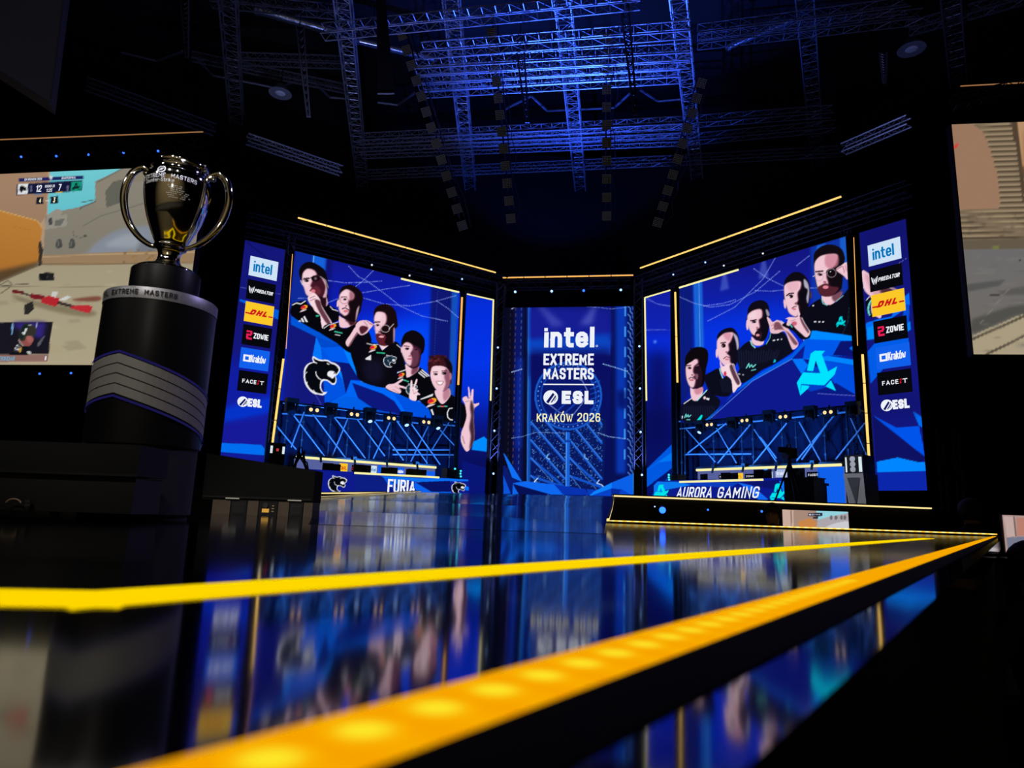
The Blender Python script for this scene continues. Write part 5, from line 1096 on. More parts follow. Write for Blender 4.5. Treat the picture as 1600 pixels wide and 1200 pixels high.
# header trusses above the screens
for pl, a, b, lab in ((WL, (386, 335), (790, 435), 'left'), (WR, (995, 435), (1420, 285), 'right')):
    for k, (dz, off) in enumerate(((-0.42, -0.1), (-0.12, 0.05))):
        ladder_truss('header_truss', pl.P(*a, off) + Vector((0, 0, dz)), pl.P(*b, off) + Vector((0, 0, dz)), 0.26, ('lower' if k == 0 else 'upper') + ' dark lattice truss above the ' + lab + ' wing screens', surf('near_black_steel', (34, 36, 48), 0.5, 0.5), 0.018, 0.010)
ladder_truss('header_truss', WC.P(790, 446, -0.1), WC.P(985, 442, -0.1), 0.26, 'dark lattice truss above the centre LED wall', surf('near_black_steel', (34, 36, 48), 0.5, 0.5), 0.018, 0.010)
ladder_truss('header_truss', at_y(-120, 238, 13.6), at_y(322, 226, 12.9), 0.3, 'dark lattice truss above the huge left side screen', surf('near_black_steel', (34, 36, 48), 0.5, 0.5), 0.018, 0.010)
ladder_truss('header_truss', at_y(1489, 162, 12.0), at_y(1660, 120, 11.6), 0.22, 'dark lattice truss above the huge right side screen', M_STEEL, 0.014, 0.008)

# ================================================================== lamps
M_LENS = surf('lamp_glass', (30, 34, 52), 0.1); M_HOT = glow('warm_bulb', (255, 206, 140), 1.3); M_STAR = glow('blue_white_star', (150, 190, 255), 2.2); M_BSTAR = glow('blue_star', (40, 90, 255), 3.0)
def blinder(c, pl, label, s=1.0):
    t = thing('blinder_lamp', c - Vector((0, 0, 0.12 * s)), label, 'stage lamp', 'two-bulb blinders under the team screens')
    mb = MB(); mb.box(c, (0.40 * s, 0.16 * s, 0.22 * s), pl.t); mb.build('housing', M_BLACK, t)
    for sgn in (-1, 1):
        e = c + pl.t * sgn * 0.095 * s + pl.n * 0.081 * s
        mb = MB(); mb.lathe([(0.085 * s, 0), (0.085 * s, 0.012)], e, 14, pl.n); mb.build('reflector', M_LENS, t)
        mb = MB(); mb.lathe([(0.058 * s, 0.013), (0.045 * s, 0.03), (0.02 * s, 0.036)], e, 12, pl.n); mb.build('bulb', M_HOT, t)
    mb = MB(); mb.tube(c + Vector((0, 0, .11 * s)), c + Vector((0, 0, .24 * s)), 0.02, 6); mb.build('clamp', M_BLACK, t)
def moving_head(c, pl, label, s=1.0, lit=None, group='moving head lamps'):
    t = thing('moving_head_lamp', c, label, 'stage lamp', group)
    mb = MB(); mb.box(c + Vector((0, 0, 0.22 * s)), (0.30 * s, 0.22 * s, 0.10 * s), pl.t); mb.build('base', M_BLACK, t)
    for g in (-1, 1): mb = MB(); mb.box(c + pl.t * g * 0.14 * s + Vector((0, 0, 0.06 * s)), (0.035 * s, 0.12 * s, 0.26 * s), pl.t); mb.build('yoke_arm', M_BLACK, t)
    mb = MB(); mb.tube(c + Vector((0, 0, .05 * s)) + pl.t * .14 * s, c + Vector((0, 0, .02 * s)) + pl.t * .14 * s - pl.n * .62, .016, 5); mb.build('clamp_arm', M_BLACK, t)
    ax = (pl.n * 0.6 - Vector((0, 0, 0.8))).normalized(); mb = MB(); mb.lathe([(0.05 * s, -0.16 * s), (0.115 * s, -0.13 * s), (0.12 * s, 0.02 * s), (0.10 * s, 0.13 * s)], c, 12, ax); mb.build('head', M_BLACK, t)
    mb = MB(); mb.lathe([((0.085 if lit is None else 0.06) * s, 0.131 * s), (0.03 * s, 0.15 * s)], c, 12, ax); mb.build('lens', lit or M_LENS, t)
for i, q in enumerate([(489, 641), (552, 648), (609.5, 654), (664, 660)]): blinder(WL.P(*q, 0.25), WL, NTH[i] + ' two-bulb lamp under the panther team screen, counted from the left', 0.86)
for i, q in enumerate([(1111, 664), (1166, 657.5), (1226, 651.7), (1296, 644.7)]): blinder(WR.P(*q, 0.25), WR, NTH[i] + ' two-bulb lamp under the cyan emblem screen, counted from the left', 0.74)
for i, q in enumerate([(455, 639), (516, 646), (577, 653), (634, 659), (683, 664)]): moving_head(WL.P(*q, 0.3), WL, NTH[i] + ' black moving head under the panther team screen, counted from the left', 1.0, M_STAR if i in (2, 3, 4) else None)
for i, q in enumerate([(1095, 671), (1145, 666), (1202, 656), (1267, 650), (1333, 644)]): moving_head(WR.P(*q, 0.3), WR, NTH[i] + ' black moving head under the cyan emblem screen, counted from the left', 0.85, M_STAR if i == 0 else None)
def small_spot(P, ax, label, lit, s=0.10, group=None, hang=None):
    t = thing('small_spotlight', P, label, 'stage lamp', group); ax = Vector(ax).normalized()
    mb = MB(); mb.lathe([(0.5 * s, -1.6 * s), (0.95 * s, -1.3 * s), (1.0 * s, 0), (0.8 * s, 0.02 * s)], P, 10, ax); mb.build('housing', M_BLACK, t)
    mb = MB(); mb.lathe([(0.55 * s, 0.021 * s), (0.2 * s, 0.15 * s)], P, 10, ax); mb.build('lens', lit, t)
    mb = MB(); mb.tube(P - ax * s, P - ax * s + Vector((0, 0, hang or 1.7 * s)), 0.18 * s, 5); mb.build('bracket', M_BLACK, t)
for i, q in enumerate([(778, 543), (776, 607), (772.5, 673), (771, 740)]): small_spot(at_y(*q, 20.74), (0.2, -1, 0.1), NTH[i] + ' small blue-white spot from the top of the left centre tower', M_STAR, 0.06, 'spots on the left tower')
for i, q in enumerate([(999, 541), (1000, 607), (1001, 675), (1003, 742)]): small_spot(at_y(*q, 19.84), (-0.2, -1, 0.1), NTH[i] + ' small blue-white spot from the top of the right centre tower', M_STAR, 0.06, 'spots on the right tower')
for i, q in enumerate([(805, 456), (862, 455), (912, 454), (970, 453)]): small_spot(WC.P(*q, 0.1), (0, -1, -0.3), NTH[i] + ' blue spot hanging above the centre wall, counted from the left', M_STAR if i != 2 else M_BSTAR, 0.075, 'spots above the centre wall')
for i, q in enumerate([(581, 414), (640, 430.5), (674, 421), (722, 436)]): small_spot(WL.P(*q, 0.06), (0.2, -1, -0.5), NTH[i] + ' small spot hanging above the panther team screen, counted from the left', M_STAR if i > 1 else M_WHITE, 0.05, 'spots above the panther screen', 0.35)
for i, q in enumerate([(1052, 429), (1102, 410), (1131, 415), (1192, 396)]): small_spot(WR.P(*q, 0.06), (-0.2, -1, -0.5), NTH[i] + ' small spot hanging above the cyan emblem screen, counted from the left', M_STAR if i < 2 else M_WHITE, 0.045, 'spots above the emblem screen', 0.35)
for i, q in enumerate([(33, 245), (88, 244), (138, 241.5), (193, 238.5), (247, 236)]): small_spot(at_y(*q, 13.36 - 0.0016 * (q[0] - 33)), (0.2, -1, -0.4), NTH[i] + ' tiny blue spot above the huge left side screen, counted from the left', M_BSTAR, 0.045, 'spots above the left side screen', 0.14)
for i, q in enumerate([(62, 584), (111, 583)]): small_spot(GL.P(*q, -.04), (0.2, -1, 0.1), ['left', 'right'][i] + ' one of two tiny blue spots below the huge left side screen', M_BSTAR, 0.04, 'spots below the left side screen', 0.22)
# blue washes from the stage rig on the scaffolds, towers and truss heads
for pl, us in ((WL, (1.6, 3.6, 5.6)), (WR, (1.6, 3.4, 5.2))):
    for u in us: spot('scaffold_wash_light', pl.pt(u, ZS + 0.9, 1.7), pl.pt(u + 0.1, 2.0, -0.2), 340, (0.03, 0.24, 1.0), 100, 0.8)
spot('tower_wash_light', WC.pt(0.1, 1.0, 1.6), WC.pt(0.2, 4.5, 0), 700, (0.2, 0.3, 1.0), 70); spot('tower_wash_light', WC.pt(4.4, 1.0, 1.6), WC.pt(4.4, 4.5, 0), 700, (0.2, 0.3, 1.0), 70)
spot('header_wash_light', WL.pt(3.5, 5.0, 3.5), WL.pt(3.8, 7.4, 0), 450, (0.25, 0.35, 1.0), 100); spot('header_wash_light', WR.pt(3.5, 5.0, 3.5), WR.pt(3.8, 7.4, 0), 350, (0.25, 0.35, 1.0), 100)

# ================================================================== roof rigging
HT = 14.6
def roof(a, b, w, label, mat=M_ALU, H=HT, H2=None, r=0.028, rr=0.015, group=None, step=None):
    return ladder_truss('roof_truss', at_z(*a, H), at_z(*b, H2 or H), w, label, mat, r, rr, step, group)
for i, (a, b, lab, mt) in enumerate([((352, -60), (370, 186), 'leftmost dull roof truss running away above the trophy', M_ALUD), ((529, -60), (567, 290), 'second roof truss from the left running towards the stage', M_ALU), ((699, -60), (735, 290), 'third roof truss from the left, lit blue, left of the middle', M_ALU), ((874, -60), (907, 291), 'fourth roof truss from the left, lit blue, over the centre wall', M_ALU),
        ((1054, -60), (1089, 272), 'fifth roof truss from the left, right of the centre wall', M_ALU), ((1253, -60), (1278, 254), 'sixth roof truss from the left, dim, over the right wing', M_ALUD), ((1480, -60), (1497, 125), 'rightmost dim roof truss near the huge right side screen', M_ALUD)]):
    roof(a, b, 0.46, lab, mt, group='roof trusses running away from the viewer', step=0.42)
for i, (a, b) in enumerate([((505, 50), (1000, 0)), ((660, 79), (1078, 46)), ((650, 105), (1078, 80)), ((650, 118), (1078, 94)), ((655, 131), (1062, 107)), ((660, 142), (1062, 118)), ((562, 217), (1066, 191)), ((560, 229), (1068, 205)), ((565, 240), (1066, 219)), ((575, 273), (1050, 251))]):
    roof(a, b, 0.34 if i < 6 else 0.30, 'blue-lit roof truss running across, ' + NTH[i] + ' from the top of the picture', M_ALU, HT - 0.5 + 0.05 * i, r=0.022, rr=0.013, group='roof trusses running across', step=0.4)
for i, (a, b) in enumerate([((1066, 191), (1300, 174)), ((1066, 219), (1305, 197)), ((1050, 251), (1320, 236)), ((1090, 50), (1420, 8)), ((1090, 66), (1440, 26))]):
    roof(a, b, 0.3, 'dim roof truss running across over the right wing, ' + ['highest of the back three', 'middle of the back three', 'lowest of the back three', 'front upper one', 'front lower one'][i], M_ALUD, HT - 0.4, r=0.018, rr=0.011, step=0.4)
roof((135, 131), (336, 203), 0.26, 'slanting lattice beam at the upper left above the trophy', M_ALUD, 11.0, r=0.024, rr=0.012)
roof((386, 217), (533, 267), 0.26, 'slanting lattice beam between trophy and left wing roof', M_ALU, 11.5, r=0.024, rr=0.012)
roof((1318, 233), (1420, 189), 0.26, 'slanting lattice beam above the right sponsor column', M_ALU, 11.0, r=0.024, rr=0.012)
roof((330, 0), (545, 20), 0.3, 'dim roof truss crossing at the top left', M_ALUD, 15.2); roof((372, 92), (550, 98), 0.3, 'dim roof truss crossing behind the second truss from the left', M_ALUD, 15.4); roof((300, 88), (545, 140), 0.24, 'dim slanting roof beam at the upper left', M_ALUD, 15.6); roof((1420, 45), (1600, -5), 0.3, 'dim roof truss in the upper right corner', M_ALUD, 15.0)
def roof_rod(pts, label, H=15.8, r=0.05):
    P = [at_z(*p, H) for p in pts]; t = thing('roof_brace', P[0], label, 'roof brace')
    for a, b in zip(P[:-1], P[1:]): mb = MB(); mb.tube(a, b, r, 6); mb.build('tube', M_ALUD, t)
roof_rod([(190, 82), (245, 95), (285, 80)], 'bent thin roof brace at the upper left'); roof_rod([(300, 84), (333, 118), (400, 131), (433, 138), (470, 123)], 'bent thin roof brace left of the round lamp'); roof_rod([(488, 126), (515, 152), (548, 155)], 'bent thin roof brace below the second truss'); roof_rod([(590, 160), (622, 164), (648, 145)], 'bent thin roof brace in the dark left of the middle'); roof_rod([(790, 170), (830, 150), (855, 173), (960, 168), (985, 145)], 'bent blue roof brace in the middle'); roof_rod([(1000, 140), (1028, 158), (1063, 155)], 'bent roof brace right of the middle')
M_FOIL = surf('foil_duct', (170, 180, 200), 0.22, 0.9, grain=0.15, scale=6)
def duct(a, b, r, label, H=16.5):
    p, q = at_z(*a, H), at_z(*b, H); t = thing('air_duct', p, label, 'air duct'); mb = MB(); n = 24; d = (q - p)
    for k in (.2, .8): m2 = MB(); m2.tube(p + d * k, Vector(((p + d * k).x, (p + d * k).y, 18.12)), .012, 4); m2.build('hanger', M_BLACK, t)
    mb.path([p + d * (i / n) for i in range(n + 1)], [r * (1 + 0.06 * (i % 2)) for i in range(n + 1)], 10); mb.build('hose', M_FOIL, t, True)
    mb = MB(); mb.tube(p, p + d.normalized() * 0.15, r * 1.15, 10); mb.build('collar', M_ALUD, t)
duct((398, 14), (522, 49), 0.16, 'shiny foil air duct at the upper left of the roof'); duct((555, 62), (682, 92), 0.14, 'shiny foil air duct catching blue light left of the middle'); duct((1135, 74), (1240, 30), 0.12, 'foil air duct catching blue light right of the middle')
def hanging_tail(a, b, label, H=14.5):
    p = at_z(*a, H); q = at_y(*b, p.y); t = thing('hanging_truss', q, label, 'truss'); d = Vector((0, 0, 1)); mb = MB(); L = (p - q).length
    for g in (-1, 1): mb2 = MB(); mb2.tube(p + Vector((g * .12, 0, 0)), q + Vector((g * .04, 0, 0)), 0.03, 5); mb2.build('chord', M_ALUD, t)
    m3 = MB(); m3.tube(p, Vector((p.x, p.y, 18.12)), .012, 4); m3.build('cable', M_BLACK, t)
    n = 12
    for i in range(n):
        c = q.lerp(p, i / n); c2 = q.lerp(p, (i + .6) / n); w = 0.04 + .08 * i / n
        mb.tube(c, c2 + Vector((w, 0, 0)), 0.022, 4); mb.tube(c, c2 - Vector((w, 0, 0)), 0.022, 4)
    mb.build('lattice', M_ALUD, t)['kind'] = 'stuff'
hanging_tail((468, 40), (482, 183), 'slim tapering truss hanging left of the second roof truss'); hanging_tail((812, 70), (824, 192), 'slim tapering blue truss hanging in the middle'); hanging_tail((975, 0), (993, 180), 'slim tapering blue truss hanging right of the middle'); hanging_tail((1380, 82), (1382, 130), 'slim tapering truss hanging in the dark at the right'); hanging_tail((288, 0), (292, 90), 'slim tapering truss hanging above the trophy')
def pendant(a, H, label):
    p = at_z(*a, H); t = thing('dome_lamp', p, label, 'ceiling lamp'); mb = MB(); mb.lathe([(0.05, 0.35), (0.18, 0.28), (0.36, 0.0), (0.40, -0.03)], p, 20); mb.build('shade', surf('grey_lamp_shade', (112, 116, 128), 0.5), t, True); mb = MB(); mb.tube(p + Vector((0, 0, .3)), p + Vector((0, 0, 2.0)), 0.02, 5); mb.build('cable', M_BLACK, t); mb = MB(); mb.lathe([(0.2, -0.02), (0.1, -0.06)], p, 14); mb.build('diffuser', surf('milky_glass', (190, 196, 210), 0.4), t)
pendant((438, 145), 14.5, 'round dome lamp hanging unlit at the upper left'); pendant((1424, 76), 14.5, 'round dome lamp hanging unlit at the upper right'); 
spot('dome_glint_fill', (-5.0, 12, 7.5), at_z(438, 145, 14.5), 400, (0.7, 0.75, 1.0), 20)  # added spot without a fixture, puts a glint on the unlit dome
# strings of square matrix lamps hanging over the stage
M_DOT = glow('dim_matrix_dot', (96, 90, 70), 0.55, False); M_DOTB = glow('dim_blue_dot', (58, 62, 86), 0.8, False); M_PAN = surf('matrix_panel_black', (5, 5, 7), 0.8)
def matrix_string(a, b, n, Y, label, s=0.30):
    p, q = at_y(*a, Y), at_y(*b, Y); t = thing('matrix_lamp_string', q, label, 'stage lamp', 'hanging strings of matrix lamps')
    mb = MB(); mb.tube(p + Vector((0, .2, .6)), q + Vector((0, .2, 0)), 0.03, 6); mb.tube(p + Vector((0.16, .2, .6)), q + Vector((0.16, .2, 0)), 0.02, 5); mb.build('pipe', M_STEEL, t)
    face = Vector((-p.x * 0.05, -1, -0.75)).normalized(); x = Vector((1, 0, 0)); up = face.cross(x).normalized() * -1; x = (q - p).normalized().cross(face).normalized(); up = face.cross(x).normalized()
    body = dots = None
    for i in range(n):
        c = p.lerp(q, i / (n - 1))
        if body is None:
            mb = MB(); mb.box((0, 0, 0), (s, 0.09, s), x, -face, up); o = mb.build('lamp_panel', M_PAN, t); body = o.data
            mb = MB()
            for g in range(6):
                for h in range(6):
                    w = x * ((g - 2.5) / 6 * s) + up * ((h - 2.5) / 6 * s) + face * 0.047; e = s * 0.026
                    mb.ngon([w + x * e * u + up * e * v for u, v in ((-1, -1), (1, -1), (1, 1), (-1, 1))])
            d = mb.build('led_dots', M_DOT if i >= 0 else M_DOTB, o); dots = d.data; d.parent = o; d.matrix_parent_inverse = Matrix.Identity(4)
        else:
            o = bpy.data.objects.new('lamp_panel', body); COL.objects.link(o); o.parent = t; d = bpy.data.objects.new('led_dots', dots); COL.objects.link(d); d.parent = o
        o.matrix_parent_inverse = Matrix.Translation(-q); o.location = c
    mb = MB(); rg = random.Random(int(a[0]))
    pts = [p + Vector((0.3, .1, 0)) + (q - p) * (i / 14) + Vector((rg.uniform(-.1, .12), 0, rg.uniform(-.1, .1))) for i in range(15)]
    mb.path(pts, 0.014, 4); mb.build('cable', M_STEEL, t)
matrix_string((628, 55), (722, 352), 13, 20, 'slanting string of square matrix lamps, leftmost of four'); matrix_string((768, 52), (798, 341), 12, 20, 'string of square matrix lamps left of the centre line'); matrix_string((948, 60), (948, 337), 11, 20, 'string of square matrix lamps right of the centre line'); matrix_string((1096, 130), (1028, 347), 10, 20, 'slanting string of square matrix lamps, rightmost of four')
# grey banner hanging between second and third truss; big dark panel in the upper left corner
P = [at_y(588, -20, 17), at_y(601, -20, 17), at_y(616, 146, 17), at_y(590, 146, 17)]; t = thing('hanging_banner', P[3], 'narrow grey cloth banner hanging between the second and third roof trusses', 'banner'); mb = MB(); nn = Vector((0, .03, 0)); mb.hexa([P[3], P[2], P[2] + nn, P[3] + nn, P[0], P[1], P[1] + nn, P[0] + nn]); mb.build('cloth', surf('grey_banner', (40, 42, 52), 0.8), t); mb = MB(); mb.tube(P[3], P[2], 0.03, 6); mb.build('bottom_bar', M_ALUD, t)
P = [at_y(-60, -40, 7.0), at_y(104, -40, 7.4), at_y(78, 161, 7.4), at_y(-60, 72, 7.0)]; t = thing('hanging_screen', P[3], 'big dark grey screen back hanging in the upper left corner', 'screen'); mb = MB(); nn = Vector((-.1, .25, 0.0)); mb.hexa([P[3], P[2], P[2] + nn, P[3] + nn, P[0], P[1], P[1] + nn, P[0] + nn]); mb.build('panel', surf('dark_grey_panel', (78, 78, 92), 0.7), t); mb = MB(); mb.tube(P[3], P[2], 0.012, 6); mb.tube(P[1], P[2], 0.012, 6); mb.build('frame', M_ALUD, t)
spot('corner_panel_fill', (-1.0, 2.0, 1.2), (-5.2, 7.2, 5.8), 170, (0.7, 0.72, 1.0), 40)  # added fill without a fixture, lifts the dark panel out of the black
# ================================================================== player desks on the wings
M_PLAST = surf('black_plastic', (13, 14, 18), 0.5); M_DESKTOP = surf('dark_desk_top', (22, 24, 34), 0.5)
def slab_px(pl, x0, x1, z0, z1, off, depth):
    u0, u1 = pl.px(*x0, off)[0], pl.px(*x1, off)[0]; return [pl.pt(u0, z0, off), pl.pt(u1, z0, off), pl.pt(u1, z0, off - depth), pl.pt(u0, z0, off - depth), pl.pt(u0, z1, off), pl.pt(u1, z1, off), pl.pt(u1, z1, off - depth), pl.pt(u0, z1, off - depth)]
# artwork of the desk fronts
AD = Art(440, 715, 760, 800, 3); AD.a[:] = (10, 20, 120)
A = AD.frame(490, 720, 5.161)
A.poly("60,80 1300,80 1300,300 60,300", (14, 26, 140)); A.poly("330,100 540,120 700,200 900,260 330,280", (12, 30, 130)); A.poly("540,122 860,140 1250,140 1245,165 830,170 760,160 700,200", (10, 110, 240)); A.poly("560,130 620,150 690,250 600,190", (10, 90, 230)); A.poly("830,172 1100,162 1110,250 950,250", (8, 18, 100)); A.poly("820,175 950,250 1110,250 1110,275 850,270 800,200", (10, 96, 235)); A.poly("1225,200 1255,215 1255,240 1215,235", (12, 110, 245)); A.line("690,190 860,170", 3, (90, 160, 250), 0.7)
panther(A, 116, 116, 270, 254, (6, 8, 16), sy=2); panther(A, 1112, 166, 1228, 272, (6, 8, 16), sy=3); A.frame()
AE = Art(990, 720, 1340, 800, 3); AE.a[:] = (12, 24, 130)
A = AE.frame(1000, 690, 4)
A.poly("60,240 1300,200 1300,420 60,420", (12, 26, 138)); A.poly("60,300 110,250 250,252 420,250 330,270 170,300 80,330", (12, 120, 240)); A.poly("250,252 620,255 560,290 330,275", (10, 60, 190)); A.poly("610,255 700,275 800,360 760,385 690,310", (16, 104, 240)); A.poly("640,255 870,240 880,300 780,290", (10, 20, 104)); A.poly("870,245 970,262 965,320 900,330", (14, 120, 250)); A.poly("560,290 690,310 760,385 500,385", (8, 20, 110))
for x0 in (84, 812):
    a_logo(A, x0, 268 if x0 < 200 else 262, x0 + 96, 362 if x0 < 200 else 380, (0, 226, 235))
A.frame()
WLd = WL.shifted(2.0); WRd = WR.shifted(2.0)
def desk(pl, x0, x1, ztop, art, label, tube_a, tube_b, sgn):
    u0, u1 = pl.px(*x0)[0], pl.px(*x1)[0]; t = thing('player_desk', pl.pt((u0 + u1) / 2, ZS), label, 'desk')
    led_face('front_display', t, pl.pt(u0, ZS, 0.01), pl.pt(u1, ZS, 0.01), pl.pt(u0, ztop, 0.01), art, 0.013, 1.0)
    mb = MB(); mb.box(pl.pt((u0 + u1) / 2, (ZS + ztop) / 2, -0.04), (u1 - u0, 0.08, ztop - ZS - .01), pl.t); mb.build('front_panel', M_PLAST, t)
    mb = MB(); mb.box(pl.pt((u0 + u1) / 2, ztop - 0.10, -0.5), (u1 - u0, 0.8, 0.05), pl.t); mb.build('desk_top', M_DESKTOP, t)
    for u in (u0 + .05, (u0 + u1) / 2, u1 - .05):
        mb = MB(); mb.box(pl.pt(u, ZS + (ztop - ZS - .12) / 2, -0.5), (0.05, 0.7, ztop - ZS - .13), pl.t); mb.build('leg', M_PLAST, t)
    mb = MB(); mb.tube(pl.P(*tube_a, 0.03), pl.P(*tube_b, 0.03), 0.026, 6); mb.build('led_tube', M_EDGE, t)
    return t
zL = WLd.px(620, 742)[1]; zR = WRd.px(1120, 749)[1]
t = desk(WLd, (470, 736), (733, 748), zL, AD, 'long player desk with blue front, FURIA lettering and panther emblems', (554, 739), (686, 746), 1)
text_on(WLd, 'FURIA', (605, 769.5), (650, 751), M_WHITE, t, bold=0.03, spacing=1.08, off=0.02)
t = desk(WRd, (1022, 754), (1258, 746), zR, AE, 'long player desk with blue front, AURORA GAMING lettering and cyan A emblems', (1062, 753), (1192, 749.5), 1)
text_on(WRd, 'AURORA', (1058, 778), (1113, 760.5), M_WHITE, t, bold=0.03, shear=0.28, spacing=1.06, off=0.02); text_on(WRd, 'GAMING', (1122, 778), (1186, 760), M_WHITE, t, bold=0.03, shear=0.28, spacing=1.06, off=0.02)
# low sponsor walls behind the players
def low_wall(pl, a, b, label, plates):
    u0, z0 = pl.px(*a); u1, z1 = pl.px(*b); zt = (z0 + z1) / 2
    t = thing('sponsor_wall', pl.pt((u0 + u1) / 2, ZS), label, 'partition')
    mb = MB(); mb.box(pl.pt((u0 + u1) / 2, (ZS + zt) / 2, -0.05), (u1 - u0, 0.1, zt - ZS), pl.t); mb.build('board', glow('blue_grey_baked_light_board', (88, 98, 158), 0.95, False), t)  # board glows by itself in place of the light falling on it
    mb = MB(); mb.tube(pl.pt(u0, zt + .03, .04), pl.pt(u1, zt + .03, .04), 0.035, 6); mb.build('led_tube', M_EDGE, t)
    mb = MB(); mb.box(pl.pt((u0 + u1) / 2, zt + .08, -0.03), (u1 - u0, 0.14, 0.05), pl.t); mb.build('top_rail', M_PLAST, t)
    for i in range(4):
        w = u0 + (u1 - u0) * (0.15 + 0.23 * i); mb = MB(); mb.box(pl.pt(w, zt + .1, 0.05), (0.10, 0.16, 0.09), pl.t); mb.tube(pl.pt(w, zt + .1, .1), pl.pt(w, zt - .06, .16), 0.03, 6); mb.build('webcam', M_PLAST, t)
    for c0, c1, mat, txt, tm in plates:
        card_uv(pl, c0, c1, mat, t, 'logo_card', 0.012)
        if txt:
            w = c1[0] - c0[0]; h = c0[1] - c1[1]; text_on(pl, txt, (c0[0] + .1 * w, c0[1] - .3 * h), (c1[0] - .1 * w, c1[1] + .3 * h), tm, t, bold=0.04, off=0.018)
    return t
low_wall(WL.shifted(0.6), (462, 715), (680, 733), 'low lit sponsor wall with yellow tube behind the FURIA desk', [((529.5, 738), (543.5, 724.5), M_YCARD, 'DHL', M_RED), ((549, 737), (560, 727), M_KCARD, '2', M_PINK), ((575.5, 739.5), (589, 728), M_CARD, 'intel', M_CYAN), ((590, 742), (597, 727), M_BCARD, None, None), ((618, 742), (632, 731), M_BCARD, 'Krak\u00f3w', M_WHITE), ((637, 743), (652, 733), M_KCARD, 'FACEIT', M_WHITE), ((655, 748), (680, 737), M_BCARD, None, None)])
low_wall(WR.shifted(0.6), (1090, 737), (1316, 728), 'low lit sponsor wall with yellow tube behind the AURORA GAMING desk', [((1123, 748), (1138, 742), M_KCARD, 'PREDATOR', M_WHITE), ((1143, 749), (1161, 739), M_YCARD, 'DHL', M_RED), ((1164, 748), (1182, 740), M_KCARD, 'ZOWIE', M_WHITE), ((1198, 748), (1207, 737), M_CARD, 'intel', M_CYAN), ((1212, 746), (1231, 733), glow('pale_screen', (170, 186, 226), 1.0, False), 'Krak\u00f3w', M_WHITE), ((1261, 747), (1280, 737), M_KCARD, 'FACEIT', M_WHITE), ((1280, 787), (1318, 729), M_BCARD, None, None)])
# monitors: a panel on a stand, seen from behind
def monitor(pl, c, off, label, w=0.50, h=0.30, yaw=0.0, grp=None, zfoot=None):
    P = pl.P(*c, off); x = Matrix.Rotation(yaw, 3, 'Z') @ pl.t; n = Vector((x.y, -x.x, 0)); zf = zfoot
    t = thing('monitor', (P.x, P.y, zf), label, 'monitor', grp)
    mb = MB(); mb.box(P, (w, 0.03, h), x); mb.box(P + n * 0.025, (w * .5, 0.04, h * .5), x); mb.build('panel', M_PLAST, t)
    mb = MB(); mb.tube(P + n * .05, Vector((P.x, P.y, zf)) + n * .05, 0.02, 6); mb.build('neck', M_PLAST, t)
    mb = MB(); mb.box(Vector((P.x, P.y, zf + .008)) + n * .03, (0.24, 0.18, 0.016), x); mb.build('foot', M_PLAST, t)
for i, q in enumerate([(512, 731.5), (524, 733), (560, 733.5), (572, 734.5), (603, 738), (614, 738), (643, 740.5), (658, 741)]):
    monitor(WLd, q, -0.35, NTH[i] + ' black monitor on the FURIA desk, counted from the left', 0.25 if i < 6 else .30, 0.24, -0.25 + 0.3 * (i % 2), 'monitors on the left desk', zL - 0.075)
for i, q in enumerate([(1100, 748), (1134, 746), (1147, 746.5), (1186, 743.5), (1199, 743), (1239, 742), (1250, 742)]):
    monitor(WRd, q, -0.35, NTH[i] + ' black monitor on the AURORA GAMING desk, counted from the left', 0.24, 0.22 if i < 3 else .27, -0.25 + 0.3 * (i % 2), 'monitors on the right desk', zR - 0.075)
# desk ends: equipment boxes with small cyan lamps
M_CYL = glow('cyan_indicator', (60, 210, 240), 1.4, False)
def kit_box(pl, c, w, h, off, label, lamps, zb):
    P = pl.P(*c, off); ZS = zb; t = thing('equipment_box', (P.x, P.y, ZS), label, 'equipment box'); hh = P.z + h / 2 - ZS
    mb = MB(); mb.box(Vector((P.x, P.y, ZS + hh / 2)), (w, 0.3, hh), pl.t); mb.build('case', M_PLAST, t)
    mb = MB(); mb.box(Vector((P.x, P.y, ZS + hh - .03)) + pl.n * .152, (w * .7, 0.01, 0.02), pl.t); mb.build('slot', M_ALUD, t)
    for q in lamps: mb = MB(); mb.sphere(pl.P(*q, off + 0.17), 0.028, 8, 5); mb.build('indicator', M_CYL, t)
kit_box(WLd, (705, 740), 0.42, 0.26, -0.2, 'low black equipment box with cyan lamps at the right end of the FURIA desk', [(711, 732.5), (720, 736), (719.5, 740), (720, 744.5)], zL - .07)
kit_box(WRd, (1057, 747), 0.30, 0.16, -0.2, 'low black equipment box with cyan lamps at the left end of the AURORA desk', [(1045, 742), (1045, 746), (1045.5, 750)], zR - .07)
# dark cabinet and glass-topped computer kiosk at the right
P = WRd.P(1258, 787, 0.35); t = thing('black_cabinet', (P.x, P.y, ZS), 'dark box cabinet at the right end of the AURORA GAMING desk', 'cabinet'); zt = WRd.px(1258, 748.5, 0.35)[1]
mb = MB(); mb.box(Vector((P.x, P.y, (ZS + zt) / 2)), (0.62, 0.4, zt - ZS), WRd.t); mb.build('body', M_PLAST, t); mb = MB(); mb.box(Vector((P.x, P.y, zt + .01)), (0.66, 0.44, 0.02), WRd.t); mb.build('top', M_DESKTOP, t)
KP = WR.shifted(1.6); k0 = KP.px(1331, 787); k1 = KP.px(1362, 787); zk = KP.px(1345, 741)[1]; zk2 = KP.px(1345, 712)[1]
t = thing('computer_kiosk', KP.pt((k0[0] + k1[0]) / 2, ZS), 'grey faceted kiosk with a lit glass computer case beside the right sponsor column', 'kiosk')
w = (k1[0] - k0[0]); uc = (k0[0] + k1[0]) / 2
